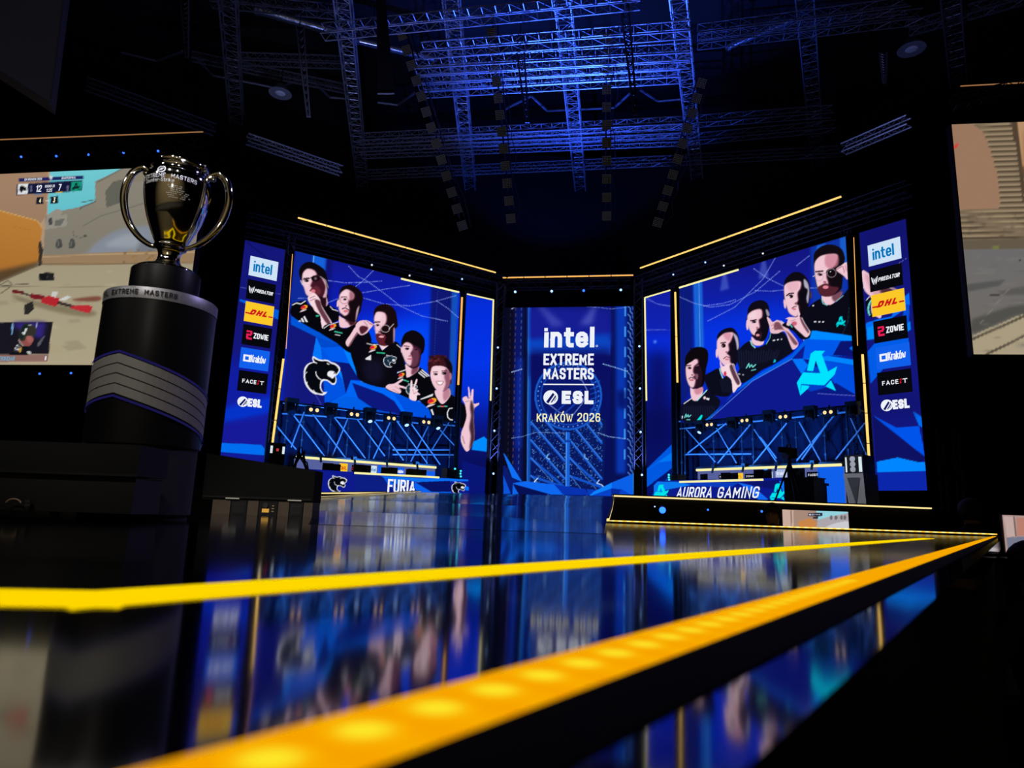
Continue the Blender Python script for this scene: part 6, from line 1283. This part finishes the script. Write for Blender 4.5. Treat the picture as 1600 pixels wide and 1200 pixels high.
mb = MB(); b = [KP.pt(uc - w * .36, ZS, .2), KP.pt(uc + w * .5, ZS, .2), KP.pt(uc + w * .5, ZS, -.3), KP.pt(uc - w * .36, ZS, -.3)]; tp = [KP.pt(uc - w * .5, zk, .26), KP.pt(uc + w * .5, zk, .26), KP.pt(uc + w * .5, zk, -.3), KP.pt(uc - w * .5, zk, -.3)]; mb.hexa(b + tp); mb.build('plinth', surf('grey_kiosk', (110, 112, 120), 0.45, grain=0.1), t)
mb = MB(); mb.ngon([KP.pt(uc - w * .32, zk - .08, .262), KP.pt(uc + w * .34, zk - .08, .262), KP.pt(uc + w * .02, ZS + .12, .225)]); mb.build('front_facet', surf('dark_kiosk_facet', (52, 54, 62), 0.4), t)
mb = MB(); mb.hexa([KP.pt(uc - w * .5, zk, .2), KP.pt(uc + w * .46, zk, .2), KP.pt(uc + w * .46, zk, -.25), KP.pt(uc - w * .5, zk, -.25)] + [KP.pt(uc - w * .5, zk2, .2), KP.pt(uc + w * .46, zk2, .2), KP.pt(uc + w * .46, zk2, -.25), KP.pt(uc - w * .5, zk2, -.25)]); cs = mb.build('computer_case', surf('case_dark_metal', (26, 28, 36), 0.35, 0.4), t)
M_PCL = glow('white_case_light', (214, 230, 236), 1.0, False)
for a, b2 in ((-.44, -.36), (.24, .40)): mb = MB(); mb.quad(*[KP.pt(uc + w * u, z, .205) for u, z in ((a, zk + .03), (b2, zk + .03), (b2, zk2 - .04), (a, zk2 - .04))]); mb.build('light_bar', M_PCL, t)
for i in range(3): mb = MB(); zc = zk + (zk2 - zk) * (0.22 + 0.28 * i); uq = uc - w * .06; mb.lathe([(0.055, 0), (0.055, 0.012), (0.04, 0.013)], KP.pt(uq, zc, .2), 14, KP.n); mb.build('fan', surf('fan_grey', (150, 156, 168), 0.4), t)
spot('kiosk_fill', KP.pt(uc - .3, 4.2, 3.0), KP.pt(uc, 1.2, .2), 1000, (0.95, 0.97, 1.0), 22)  # added spot without a fixture, brightens the kiosk
# camera on a tripod in front of the right desk
TP = at_y(1236, 780, 12.4); t = thing('tripod_camera', (TP.x, TP.y, ZS), 'black video camera on a tripod standing before the AURORA GAMING desk', 'video camera')
hz = at_y(1236, 722, 12.4).z
for i in range(3):
    a = i * 2.094 + 0.4; mb = MB(); mb.tube((TP.x, TP.y, hz), (TP.x + .33 * math.cos(a), TP.y + .33 * math.sin(a), ZS), 0.022, 6, 0.014); mb.build('leg', M_PLAST, t)
mb = MB(); mb.tube((TP.x, TP.y, hz - .3), (TP.x, TP.y, hz + .06), 0.03, 8); mb.build('column', M_PLAST, t)
mb = MB(); mb.box((TP.x, TP.y, hz + .15), (0.16, 0.32, 0.18)); mb.build('body', M_PLAST, t); mb = MB(); mb.tube((TP.x - .05, TP.y - .16, hz + .15), (TP.x - .14, TP.y - .36, hz + .16), 0.06, 10, 0.075); mb.build('lens', M_PLAST, t); mb = MB(); mb.box((TP.x - .13, TP.y, hz + .22), (0.14, 0.03, 0.10)); mb.build('viewfinder', M_PLAST, t); mb = MB(); mb.path([(TP.x, TP.y - .1, hz + .24), (TP.x, TP.y - .06, hz + .32), (TP.x, TP.y + .08, hz + .32), (TP.x, TP.y + .12, hz + .24)], 0.014, 6); mb.build('carry_handle', M_PLAST, t); mb = MB(); mb.tube((TP.x + .05, TP.y + .1, hz + .05), (TP.x + .12, TP.y + .42, hz - .1), 0.012, 6); mb.build('pan_bar', M_PLAST, t)
# left end: small lit rack and plants of cable behind the black case
P = WLd.P(430, 707, 0.2); t = thing('signal_rack', (P.x, P.y, ZS), 'small lit equipment rack at the foot of the left upright LED tube', 'equipment rack'); mb = MB(); mb.box(Vector((P.x, P.y, (ZS + P.z + .2) / 2)), (0.34, 0.3, P.z + .2 - ZS), WL.t); mb.build('case', M_PLAST, t)
for i, (dx, m_) in enumerate(((-.13, M_PCL), (.0, glow('red_digits', (200, 60, 60), .9, False)), (.13, M_PCL))): mb = MB(); mb.box(Vector((P.x, P.y, P.z + .05)) + WL.t * dx + WL.n * .152, (0.05, 0.01, 0.16 if i != 1 else .06), WL.t); mb.build('light_bar', m_, t)
P = WLd.P(468, 707, 0.1); t = thing('cable_bundle', (P.x, P.y, ZS), 'tangled black cable bundle on the stage left of the low sponsor wall', 'cables'); rg = random.Random(2)
for j in range(5): mb = MB(); mb.path([Vector((P.x, P.y, ZS)) + WL.t * rg.uniform(-.1, .1) + Vector((0, 0, (P.z - ZS) * 1.08 * math.sin(math.pi * k / 9) * rg.uniform(.8, 1.1))) + WL.t * (k - 4.5) * .06 for k in range(10)], 0.018, 5); mb.build('cable', M_PLAST, t)
# ================================================================== trophy and pedestal
AXY = 2.75
AX = at_y(240, 577, AXY); AX = Vector((AX.x, AX.y, 0)); FV = Vector((-AX.x, -AX.y, 0)).normalized(); RV = Vector((-FV.y, FV.x, 0))
def cyl(th, r, z): return AX + FV * (r * math.cos(th)) + RV * (r * math.sin(th)) + Vector((0, 0, z))
RP = 0.213
def hit(x, y, r=RP):
    """photo point -> (angle, height) on the pedestal's skin"""
    d = ray(x, y); o = CAM - AX; a = d.x ** 2 + d.y ** 2; b = 2 * (o.x * d.x + o.y * d.y); c = o.x ** 2 + o.y ** 2 - r * r
    q = b * b - 4 * a * c; k = (-b - math.sqrt(max(q, 0))) / (2 * a); P = CAM + d * k; v = P - AX
    return math.atan2(v.dot(RV), v.dot(FV)), P.z
zt_ = hit(243, 449)[1]; zb_ = hit(240, 467)[1]; zl_ = hit(205, 692)[1]
M_PED = surf('satin_black_pedestal', (7, 7, 8), 0.36, ior=1.3); M_BAND = surf('brushed_grey_band', (128, 128, 132), 0.42, 0.55, grain=0.06, scale=60); M_STRIPE = surf('grey_chevron', (122, 120, 116), 0.5, 0.25); M_PIPE = glow('dim_violet_piping', (36, 32, 98), 0.55, False)
t = thing('trophy_pedestal', AX, 'round black pedestal with grey chevron stripes under the silver trophy', 'pedestal')
mb = MB(); mb.lathe([(RP, zl_), (RP, zb_ - 0.002)], AX, 96); mb.build('body', M_PED, t, True)
mb = MB(); mb.lathe([(RP * .955, 0.02), (RP * .955, zl_)], AX, 96); mb.build('lower_drum', surf('matt_black_drum', (8, 8, 9), 0.7), t, True)
mb = MB(); mb.lathe([(RP * .9, 0.0), (RP * .9, 0.02)], AX, 64); mb.build('foot', M_MATT, t, True)
mb = MB(); mb.lathe([(RP + .002, zb_), (RP + .002, zt_ - .003), (RP, zt_), (RP * .5, zt_)], AX, 96); mb.build('top_band', M_BAND, t, True)
def wrap(txt, th0, th1, z0, z1, rfun, mat, parent, name='lettering', bold=0.02, spacing=1.0):
    me, co = letters(txt, bold, 0, spacing, (th1 - th0) * rfun((z0 + z1) / 2) / (z1 - z0))
    bm = bmesh.new(); bm.from_mesh(me); bm.verts.ensure_lookup_table()
    for v, (a, b, _) in zip(bm.verts, co):
        z = z0 + (z1 - z0) * b; v.co = cyl(th0 + (th1 - th0) * a, rfun(z), z)
    bm.to_mesh(me); bm.free(); me.materials.clear(); me.materials.append(mat); return link(name, me, parent)
M_INK = surf('black_ink', (10, 10, 11), 0.6); rd = math.radians; zm = (zt_ + zb_) / 2; hh = 0.0105
for w, a, b in (('INTEL', -88, -62), ('EXTREME', -56, -24), ('MASTERS', -18, 13)): wrap(w, rd(a), rd(b), zm - hh, zm + hh, lambda z: RP + .0045, M_INK, t, bold=0.05, spacing=1.0)
# chevron: apex left of the middle, legs falling both ways
tha, zu = hit(187, 552); _, zlo = hit(181, 615)
thr, zr = hit(318, 618); thl, zlft = hit(143, 574); sr_ = (zu - zr) / (thr - tha); sl_ = (zu - zlft) / (tha - thl)
def chev(z0, z1, th0, th1, r, mat, name):
    mb = MB(); n = 44; pr = None; ts = sorted(set([th0 + (th1 - th0) * i / n for i in range(n + 1)] + [tha]))
    for th in ts:
        d = sr_ * (th - tha) if th > tha else sl_ * (tha - th)
        cur = (cyl(th, r, z0 - d), cyl(th, r, z1 - d))
        if pr: mb.quad(pr[0], cur[0], cur[1], pr[1])
        pr = cur
    return mb.build(name, mat, t, True)
H4 = (zu - zlo) / 4
for i in range(4): chev(zu - H4 * (i + 1) + 0.0045, zu - H4 * i, rd(-150), rd(150), RP + .003, M_STRIPE, 'chevron_stripe')
chev(zu + .004, zu + .013, rd(-150), rd(150), RP + .005, M_PIPE, 'piping'); chev(zlo - .012, zlo - .003, rd(-150), rd(150), RP + .005, M_PIPE, 'piping')

M_CHROME = surf('polished_silver', (226, 224, 218), 0.06, 1.0); M_TBASE = surf('black_trophy_base', (4, 4, 5), 0.45, ior=1.22)
tz = Vector((AX.x, AX.y, zt_)); t = thing('trophy_cup', tz, 'polished silver two-handled trophy cup on a black round base', 'trophy')
KC = 1 / 4.8 / FOC * 2.93
def zc(cy): y = 220 + cy / 4.8; x = 240 + (577 - y) * 0.139; return at_y(x, y, AXY).z
mb = MB(); mb.lathe([(0.232 * 1000 * KC, zt_), (232 * KC, zc(1006)), (228 * KC, zc(999)), (214 * KC, zc(997))], AX, 72); mb.build('base', M_TBASE, t, True)
def spl(P, n=6):
    out = []
    for i in range(len(P) - 1):
        a, b, c, d = (np.array(P[max(0, min(len(P) - 1, j))], float) for j in (i - 1, i, i + 1, i + 2))
        for j in range(n):
            s = j / n; out.append(tuple(0.5 * ((2 * b) + (c - a) * s + (2 * a - 5 * b + 4 * c - d) * s * s + (3 * b - a - 3 * c + d) * s ** 3)))
    out.append(tuple(P[-1])); return out
foot = spl([(213, 1000), (212, 990), (198, 976), (150, 960), (104, 938), (80, 905), (75, 868), (84, 834), (104, 814)])
mb = MB(); mb.lathe([(r * KC, zc(c)) for r, c in foot], AX, 72); mb.build('stem', M_CHROME, t, True)
mb = MB(); mb.lathe([(r * KC, zc(c)) for r, c in spl([(100, 816), (112, 810), (114, 802), (110, 794), (102, 790)], 4)], AX, 72); mb.build('stem_ring', M_CHROME, t, True)
bowl = spl([(100, 792), (108, 782), (122, 752), (152, 686), (186, 602), (212, 512), (226, 430), (230, 360), (226, 318), (214, 296), (194, 284)])
mb = MB(); mb.lathe([(r * KC, zc(c)) for r, c in bowl], AX, 96); mb.build('bowl', M_CHROME, t, True)
mb = MB(); mb.lathe([(r * KC, zc(c)) for r, c in spl([(194, 286), (186, 270), (184, 250), (188, 236)], 4)] , AX, 96, cap=False); mb.build('collar', M_CHROME, t, True)
mb = MB(); mb.lathe([(r * KC, zc(c)) for r, c in spl([(186, 240), (198, 232), (203, 218), (200, 204), (192, 197), (182, 200), (176, 240), (150, 500), (60, 740)], 5)], AX, 96); mb.build('rim', M_CHROME, t, True)
ph = rd(-22)
for s in (-1, 1):
    th = s * math.pi / 2 + ph * 1.0 if s > 0 else -math.pi / 2 + ph
    pts = spl([(196, 300), (206, 268), (240, 238), (290, 232), (342, 276), (372, 360), (376, 452), (352, 560), (304, 655), (230, 738), (150, 790), (104, 800)], 5)
    P = [cyl(th, r * KC, zc(c)) for r, c in pts]; n = len(P)
    mb = MB(); mb.path(P, [0.0135 * (0.75 + 0.45 * math.sin(math.pi * min(1, i / n * 1.05))) for i in range(n)], 14); mb.build('handle', M_CHROME, t, True)
    mb = MB(); mb.sphere(cyl(th, 244 * KC, zc(266)), 0.013, 12, 8); mb.build('handle_curl', M_CHROME, t, True)
bz = [(zc(c), r * KC) for r, c in bowl]; bz.sort()
def rb(z): return float(np.interp(z, [q[0] for q in bz], [q[1] for q in bz])) + 0.0008
M_ENG = surf('engraved_white', (196, 196, 190), 0.6)
for w, a, b in (('INTEL', -96, -72), ('EXTREME', -68, -24), ('MASTERS', -14, 30)): wrap(w, rd(a), rd(b), zc(382), zc(352), rb, M_ENG, t, 'engraving', 0.01, 1.1)
wrap('Counter-Strike', rd(-66), rd(-8), zc(412), zc(386), rb, M_ENG, t, 'engraving', 0.01)
rg = random.Random(4)
for i in range(7):
    c = 430 + i * 13; a = rg.uniform(-20, -12); mb = MB(); n = 10; b = a + rg.uniform(22, 48)
    for j in range(n):
        if rg.random() < .25: continue
        t0, t1 = rd(a + (b - a) * j / n), rd(a + (b - a) * (j + .75) / n); mb.quad(cyl(t0, rb(zc(c + 5)), zc(c + 5)), cyl(t1, rb(zc(c + 5)), zc(c + 5)), cyl(t1, rb(zc(c)), zc(c)), cyl(t0, rb(zc(c)), zc(c)))
    mb.build('engraved_line', M_ENG, t)
def ring3(th0, cy, r0, r1, mat, name):
    mb = MB(); n = 26
    f = lambda a, r: cyl(th0 + r * math.cos(a) / 0.12, rb(zc(cy) + r * math.sin(a)), zc(cy) + r * math.sin(a))
    for i in range(n): a, b = 2 * math.pi * i / n, 2 * math.pi * (i + 1) / n; mb.quad(f(a, r0), f(b, r0), f(b, r1), f(a, r1))
    for k in (-1, 0, 1): p = lambda u, v: cyl(th0 + u / 0.12, rb(zc(cy) + v), zc(cy) + v); q = r0 * .85; mb.quad(p(-q * .6 + k * q * .5, -q * .5), p(-q * .4 + k * q * .5, -q * .6), p(q * .5 + k * q * .35, q * .45), p(q * .3 + k * q * .35, q * .55))
    mb.build(name, mat, t)
ring3(rd(-33), 322, 0.0125, 0.0165, M_ENG, 'engraved_roundel')

# ================================================================== equipment left of the ramp
M_CASE = surf('black_road_case', (2, 2, 3), 0.95); M_TAN = surf('bare_tan_panel', (92, 78, 66), 0.6, grain=0.1); M_GREY = surf('grey_vent_panel', (56, 54, 56), 0.5)
def case_px(name, x0, x1, y0, y1, Y, depth, label, cat, zbase=0.0):
    a = at_y(x0, (y0 + y1) / 2, Y); b = at_y(x1, (y0 + y1) / 2, Y); z1 = at_y((x0 + x1) / 2, y0, Y).z; z0 = zbase if y1 is None else at_y((x0 + x1) / 2, y1, Y).z
    t = thing(name, ((a.x + b.x) / 2, Y + depth / 2, zbase), label, cat); c = Vector(((a.x + b.x) / 2, Y + depth / 2, 0)); w = b.x - a.x
    return t, c, w, max(z0, zbase), z1
t, c, w, z0, z1 = case_px('road_case', 318, 504, 728, 783, 4.75, 0.6, 'long black flight case lid standing on the amplifier row beside the ramp', 'case'); ZA = z0
c = Vector((c.x, 4.85, 0)); xl = c.x - w / 2; xr = at_y(503.5, 755, 4.95).x; w = xr - xl; c.x = (xl + xr) / 2; t.location = (c.x, 4.85, z0); t['_base'] = (c.x, 4.85, z0)
mb = MB(); mb.hexa([c + Vector((-w / 2, -.1, z0)), c + Vector((w / 2, -.1, z0)), c + Vector((w / 2, .1, z0)), c + Vector((-w / 2, .1, z0)), c + Vector((-w / 2, -.1, z1 + .075)), c + Vector((w / 2, -.1, z1 - .02)), c + Vector((w / 2, .1, z1 - .02)), c + Vector((-w / 2, .1, z1 + .075))]); mb.build('shell', M_CASE, t)
mb = MB(); mb.box(c + Vector((0, -.105, z0 + .02)), (w * .98, .01, .012)); mb.build('edge_trim', M_BLACK, t)
for i, dx in enumerate((-.22, .34)): mb = MB(); mb.box(c + Vector((dx * w, -.11, z0 + .012)), (0.09, .012, .008)); mb.build('light_slot', glow('pale_slot', (150, 146, 132), .8, False), t)
xs = [331, 360, 386, 404, 434, 452, 474, 489]
kinds = ['plain', 'vent', 'plain', 'display', 'plain', 'vent', 'plain']
for i in range(7):
    a, b = at_y(xs[i] + .6, 792, 4.75), at_y(xs[i + 1] - .6, 792, 4.75); w = b.x - a.x; cx = (a.x + b.x) / 2; hgt = ZA - 0.001
    t = thing('amplifier_unit', (cx, 4.84, 0), NTH[i] + ' unit of the amplifier row under the flight case, counted from the pedestal', 'amplifier', 'amplifier row')
    mb = MB(); mb.box((cx, 4.84, hgt / 2), (w, 0.18, hgt)); mb.build('body', M_TAN if kinds[i] == 'plain' else M_BLACK, t)
    if kinds[i] == 'vent':
        for j in range(6): mb = MB(); mb.box((cx, 4.747, hgt * (.2 + .1 * j)), (w * .62, .008, hgt * .045)); mb.build('vent_slat', M_GREY, t)
        mb = MB(); mb.box((cx, 4.749, hgt * .48), (w * .8, .004, hgt * .82)); mb.build('vent_frame', surf('dark_vent_back', (26, 26, 28), .6), t)
    if kinds[i] == 'display':
        mb = MB(); mb.box((cx - w * .12, 4.747, hgt * .35), (w * .36, .008, hgt * .26)); mb.build('screen', glow('amber_meter', (214, 160, 70), .9, False), t)
        mb = MB(); mb.lathe([(w * .14, 0), (w * .14, .01)], (cx - w * .12, 4.748, hgt * .72), 14, (0, -1, 0)); mb.build('dial', M_GREY, t)
        for j in range(3): mb = MB(); mb.box((cx + w * .28, 4.747, hgt * (.3 + .2 * j)), (w * .12, .008, hgt * .08)); mb.build('button', surf('button_cream', (170, 150, 120), .5), t)
# dark cases around the pedestal
a, b = at_y(-260, 745, 2.9), at_y(214, 745, 2.30); zt2 = at_y(150, 693, 2.30).z
t = thing('road_case', ((a.x + b.x) / 2, 2.5, 0), 'wide matt black flight case hiding the foot of the pedestal at the far left', 'case'); w = b.x - a.x; cx = (a.x + b.x) / 2
mb = MB(); mb.box((cx, 2.40, (.15 + zt2) / 2), (w, .2, zt2 - .15)); mb.build('shell', M_CASE, t); mb = MB(); mb.box((cx, 2.40, .085), (w * .99, .18, .12)); mb.build('lower_bay', surf('dark_brown_bay', (10, 9, 8), .8), t)
mb = MB(); mb.box((cx, 2.298, .152), (w, .006, .008)); mb.build('edge_trim', M_BLACK, t)
for dx in (-.3, -.1, .1, .3):
    mb = MB(); mb.lathe([(.014, 0), (.014, .03)], (cx + dx * w, 2.40, -.0), 10); mb.build('castor', M_BLACK, t)
px_ = at_y(22, 788, 2.295); mb = MB(); mb.path([px_ + Vector((.026 * math.cos(q), -.004, .018 * math.sin(q))) for q in np.linspace(.3, 2.85, 10)], .0022, 5); mb.build('dial_ring', surf('cream_ring', (200, 170, 130), .4), t)
for q in ((44, 783), (44, 789)): P = at_y(*q, 2.295); mb = MB(); mb.box(P, (.018, .008, .008)); mb.build('button', M_GREY, t)

# ================================================================== the pit behind the far deck edge and the right edge
for i, (q, r, m_, lab) in enumerate([((1035, 797), .045, glow('strong_blue_lamp', (30, 84, 255), 5.0), 'brightest blue lamp on the black stage front right of the ramp'), ((1023, 791.5), .010, M_STAR, 'tiny blue lamp just left of the brightest stage-front lamp'), ((1106, 796.5), .014, M_BSTAR, 'small blue lamp on the stage front, middle of three'), ((1190, 799), .016, M_BSTAR, 'small blue lamp on the stage front beside the seated head')]):
    P = at_y(*q, 9.45); t = thing('stage_front_lamp', P, lab, 'stage lamp'); mb = MB(); mb.lathe([(r * 1.2, -.12), (r * 1.5, -.02), (r * 1.4, 0)], P, 12, (0, -1, 0)); mb.build('housing', M_BLACK, t); mb = MB(); mb.sphere(P + Vector((0, -.005, 0)), r, 12, 8, (1, .6, 1)); mb.build('lens', m_, t); mb = MB(); mb.tube(P + Vector((0, .1, 0)), Vector((P.x, P.y + .1, -1)), .02, 6); mb.build('stand', M_BLACK, t)
def skin_figure(name, loc, yaw, s, label, mat, hairmat, skinmat, hood=False):
    """seated person: one continuous skinned body, hair as a child"""
    J = [(0, 0, .50), (0, .0, .72), (0, .02, .98), (0, .03, 1.10), (0, .05, 1.20), (0, .07, 1.30), (.19, .02, 1.00), (.27, .10, .74), (.20, .36, .70), (-.19, .02, 1.00), (-.27, .10, .74), (-.20, .36, .70), (.10, .04, .50), (.13, .44, .50), (.13, .46, .08), (.13, .60, .04), (-.10, .04, .50), (-.13, .44, .50), (-.13, .46, .08), (-.13, .60, .04)]
    E_ = [(0, 1), (1, 2), (2, 3), (3, 4), (4, 5), (2, 6), (6, 7), (7, 8), (2, 9), (9, 10), (10, 11), (0, 12), (12, 13), (13, 14), (14, 15), (0, 16), (16, 17), (17, 18), (18, 19)]
    Rr = [.15, .15, .13, .06, .095, .085, .075, .055, .04, .075, .055, .04, .10, .075, .055, .04, .10, .075, .055, .04]
    me = bpy.data.meshes.new(name); me.from_pydata([tuple(v * s for v in j) for j in J], E_, []); ob = bpy.data.objects.new('tmp', me); COL.objects.link(ob)
    md = ob.modifiers.new('skin', 'SKIN'); sv = me.skin_vertices[0].data
    for i, r in enumerate(Rr): sv[i].radius = (r * s, r * s)
    sv[0].use_root = True; ob.modifiers.new('sub', 'SUBSURF').levels = 2
    bpy.context.view_layer.update(); m2 = bpy.data.meshes.new_from_object(ob.evaluated_get(bpy.context.evaluated_depsgraph_get())); bpy.data.objects.remove(ob)
    for p in m2.polygons: p.use_smooth = True
    m2.materials.clear(); m2.materials.append(mat); m2.materials.append(skinmat)
    for p in m2.polygons:
        if p.center.z > 1.13 * s: p.material_index = 1
    t = thing(name, loc, label, 'person'); R = Matrix.Translation(Vector(loc)) @ Matrix.Rotation(yaw, 4, 'Z'); m2.transform(R); b = link('body', m2, t)
    mb = MB(); mb.sphere((0, 0, 0), 1, 16, 10); o = mb.build('hair', hairmat, None, True)
    q = .13 if hood else .118; o.data.transform(R @ Matrix.Translation((0, .045 * s, 1.285 * s)) @ Matrix.Diagonal((q * s, q * 1.08 * s, q * 1.05 * s, 1)))
    for v in o.data.vertices:
        lv = R.inverted() @ v.co
        if lv.y > .10 * s and lv.z < 1.30 * s: lv.y = .06 * s; v.co = R @ lv
    adopt(o, t)
    mb = MB(); mb.sphere((0, 0, 0), 1, 10, 8); n_ = mb.build('nose', skinmat, None, True); n_.data.transform(R @ Matrix.Translation((0, .165 * s, 1.255 * s)) @ Matrix.Diagonal((.016 * s, .022 * s, .024 * s, 1))); adopt(n_, t)
    return t
M_CLOTH = surf('dark_hoodie', (14, 14, 17), .9); M_GCLOTH = surf('grey_sweatshirt', (64, 60, 62), .9); M_SKINP = surf('shadowed_skin', (120, 88, 76), .6); M_HAIRP = surf('dark_hair', (12, 10, 10), .7)
hp = at_y(1208, 800, 9.0); skin_figure('person', (hp.x, hp.y, hp.z - 1.285), 2.6, 1.0, 'person with dark hair seated in the pit before the AURORA GAMING desk', M_CLOTH, M_HAIRP, M_SKINP)
hp = at_y(1519, 797, 9.6); skin_figure('person', (hp.x, hp.y, hp.z - 1.285 * 1.25), -.3, 1.25, 'large dark-haired person in black seated beyond the pointed deck corner', M_CLOTH, M_HAIRP, M_SKINP, True)
hp = at_y(1483, 811, 11.0); skin_figure('person', (hp.x, hp.y, hp.z - 1.285 * .95), -.2, .95, 'person in a grey sweatshirt seated left of the dark-haired one at the deck corner', M_GCLOTH, surf('grey_cap', (60, 58, 58), .8), M_SKINP)
# monitors in the pit
AM = Art(1215, 785, 1340, 840, 4); AM.a[:] = (170, 140, 124); A = AM.frame(1000, 690, 4)
A.poly("880,420 960,430 960,540 880,540", (206, 176, 160)); A.line("945,430 945,540", 8, (150, 120, 110)); A.poly("1100,430 1310,430 1310,490 1110,500", (150, 214, 226)); A.poly("1110,490 1180,470 1310,445 1310,560 1100,560", (176, 170, 176)); A.poly("990,500 1060,478 1100,500 1105,545 990,545", (206, 136, 74)); A.blob("1150,540 1220,510 1310,500 1310,550 1150,550", (206, 206, 212)); A.poly("1050,446 1140,446 1140,466 1050,466", (30, 32, 60)); A.line("1060,456 1130,456", 8, (220, 224, 230), dash=1); A.poly("1080,470 1112,470 1112,480 1080,480", (30, 30, 40))
for x in (1195, 1225, 1260, 1280): A.oval(x, 475, 9, 14, (110, 104, 104))
A.frame()
MP = Plane((at_y(1223, 812, 9.3).x, 9.3), (at_y(1326, 815, 9.3).x, 9.3)); zb2 = MP.px(1275, 829)[1]; zt2 = MP.px(1275, 798)[1]
t = thing('pit_monitor', (MP.pt(MP.len / 2, -1).x, 9.3, -1), 'flat monitor showing the sandy street game in the pit beside the seated person', 'monitor'); led_face('display', t, MP.pt(0, zb2 - .12, .0), MP.pt(MP.len, zb2 - .12, 0), MP.pt(0, zt2, 0), AM, .01, .95)
mb = MB(); mb.box(MP.pt(MP.len / 2, (zb2 - .12 + zt2) / 2, -.03), (MP.len + .02, .05, zt2 - zb2 + .14)); mb.build('casing', M_PLAST, t); mb = MB(); mb.tube(MP.pt(MP.len / 2, zb2 - .1, -.03), MP.pt(MP.len / 2, -1, -.03), .03, 8); mb.build('stand', M_PLAST, t); mb = MB(); mb.box(MP.pt(MP.len / 2, -.99, -.03), (.5, .3, .02)); mb.build('foot', M_PLAST, t)
AT = Art(1530, 795, 1640, 880, 4); AT.a[:] = (176, 146, 140); A = AT.frame(1400, 740, 4.615)
A.poly("775,305 860,310 860,450 800,460", (196, 170, 164)); A.line("850,310 865,450", 8, (120, 96, 90)); A.poly("870,320 1100,320 1100,440 875,450", (188, 128, 112)); A.poly("795,462 1100,440 1100,600 810,560", (120, 122, 142)); A.poly("805,545 870,530 1000,480 1100,470 1100,600 815,575", (226, 222, 226)); A.poly("560,640 780,470 780,575 660,575", (186, 190, 190)); A.poly("700,540 770,500 770,560 720,570", (110, 112, 116)); A.frame()
def tablet(x0, x1, y0, y1, Y, label, tilt=0):
    a, b = at_y(x0, (y0 + y1) / 2, Y), at_y(x1, (y0 + y1) / 2, Y); z0, z1 = at_y((x0 + x1) / 2, y1, Y).z, at_y((x0 + x1) / 2, y0, Y).z; pl = Plane((a.x, a.y), (b.x, b.y + tilt)); t = thing('laptop', (pl.pt(pl.len / 2, 0).x, Y - .15, z0 - .03), label, 'laptop')
    led_face('display', t, pl.pt(0, z0), pl.pt(pl.len, z0), pl.pt(0, z1), AT, .006, .95); mb = MB(); mb.box(pl.pt(pl.len / 2, (z0 + z1) / 2, -.012), (pl.len + .02, .012, z1 - z0 + .02), pl.t); mb.build('lid', M_PLAST, t); mb = MB(); mb.box(pl.pt(pl.len / 2, z0 - .02, .12), (pl.len + .02, .26, .02), pl.t); mb.build('keyboard_base', M_PLAST, t); return t, pl, z0
t, pl, z0 = tablet(1569, 1640, 806, 864, 5.2, 'laptop with a sandy street picture at the right border of the photo')
P = pl.pt(pl.len / 2, z0, .12); o = thing('laptop_table', (P.x, P.y, -1), 'small black table under the laptop at the right border', 'table'); mb = MB(); mb.box((P.x, P.y, z0 - .055), (.7, .45, .04)); mb.build('table_top', M_PLAST, o)
for i in (-1, 1):
    for j in (-1, 1): mb = MB(); mb.tube((P.x + i * .3, P.y + j * .18, z0 - .07), (P.x + i * .3, P.y + j * .18, -1), .018, 6); mb.build('leg', M_PLAST, o)
hp = at_y(1590, 876, 3.6); skin_figure('person', (hp.x + .12, hp.y, hp.z - 1.30), .2, 1.0, 'dark silhouetted person seated in the lower right corner by the laptop', M_CLOTH, M_HAIRP, M_SKINP)
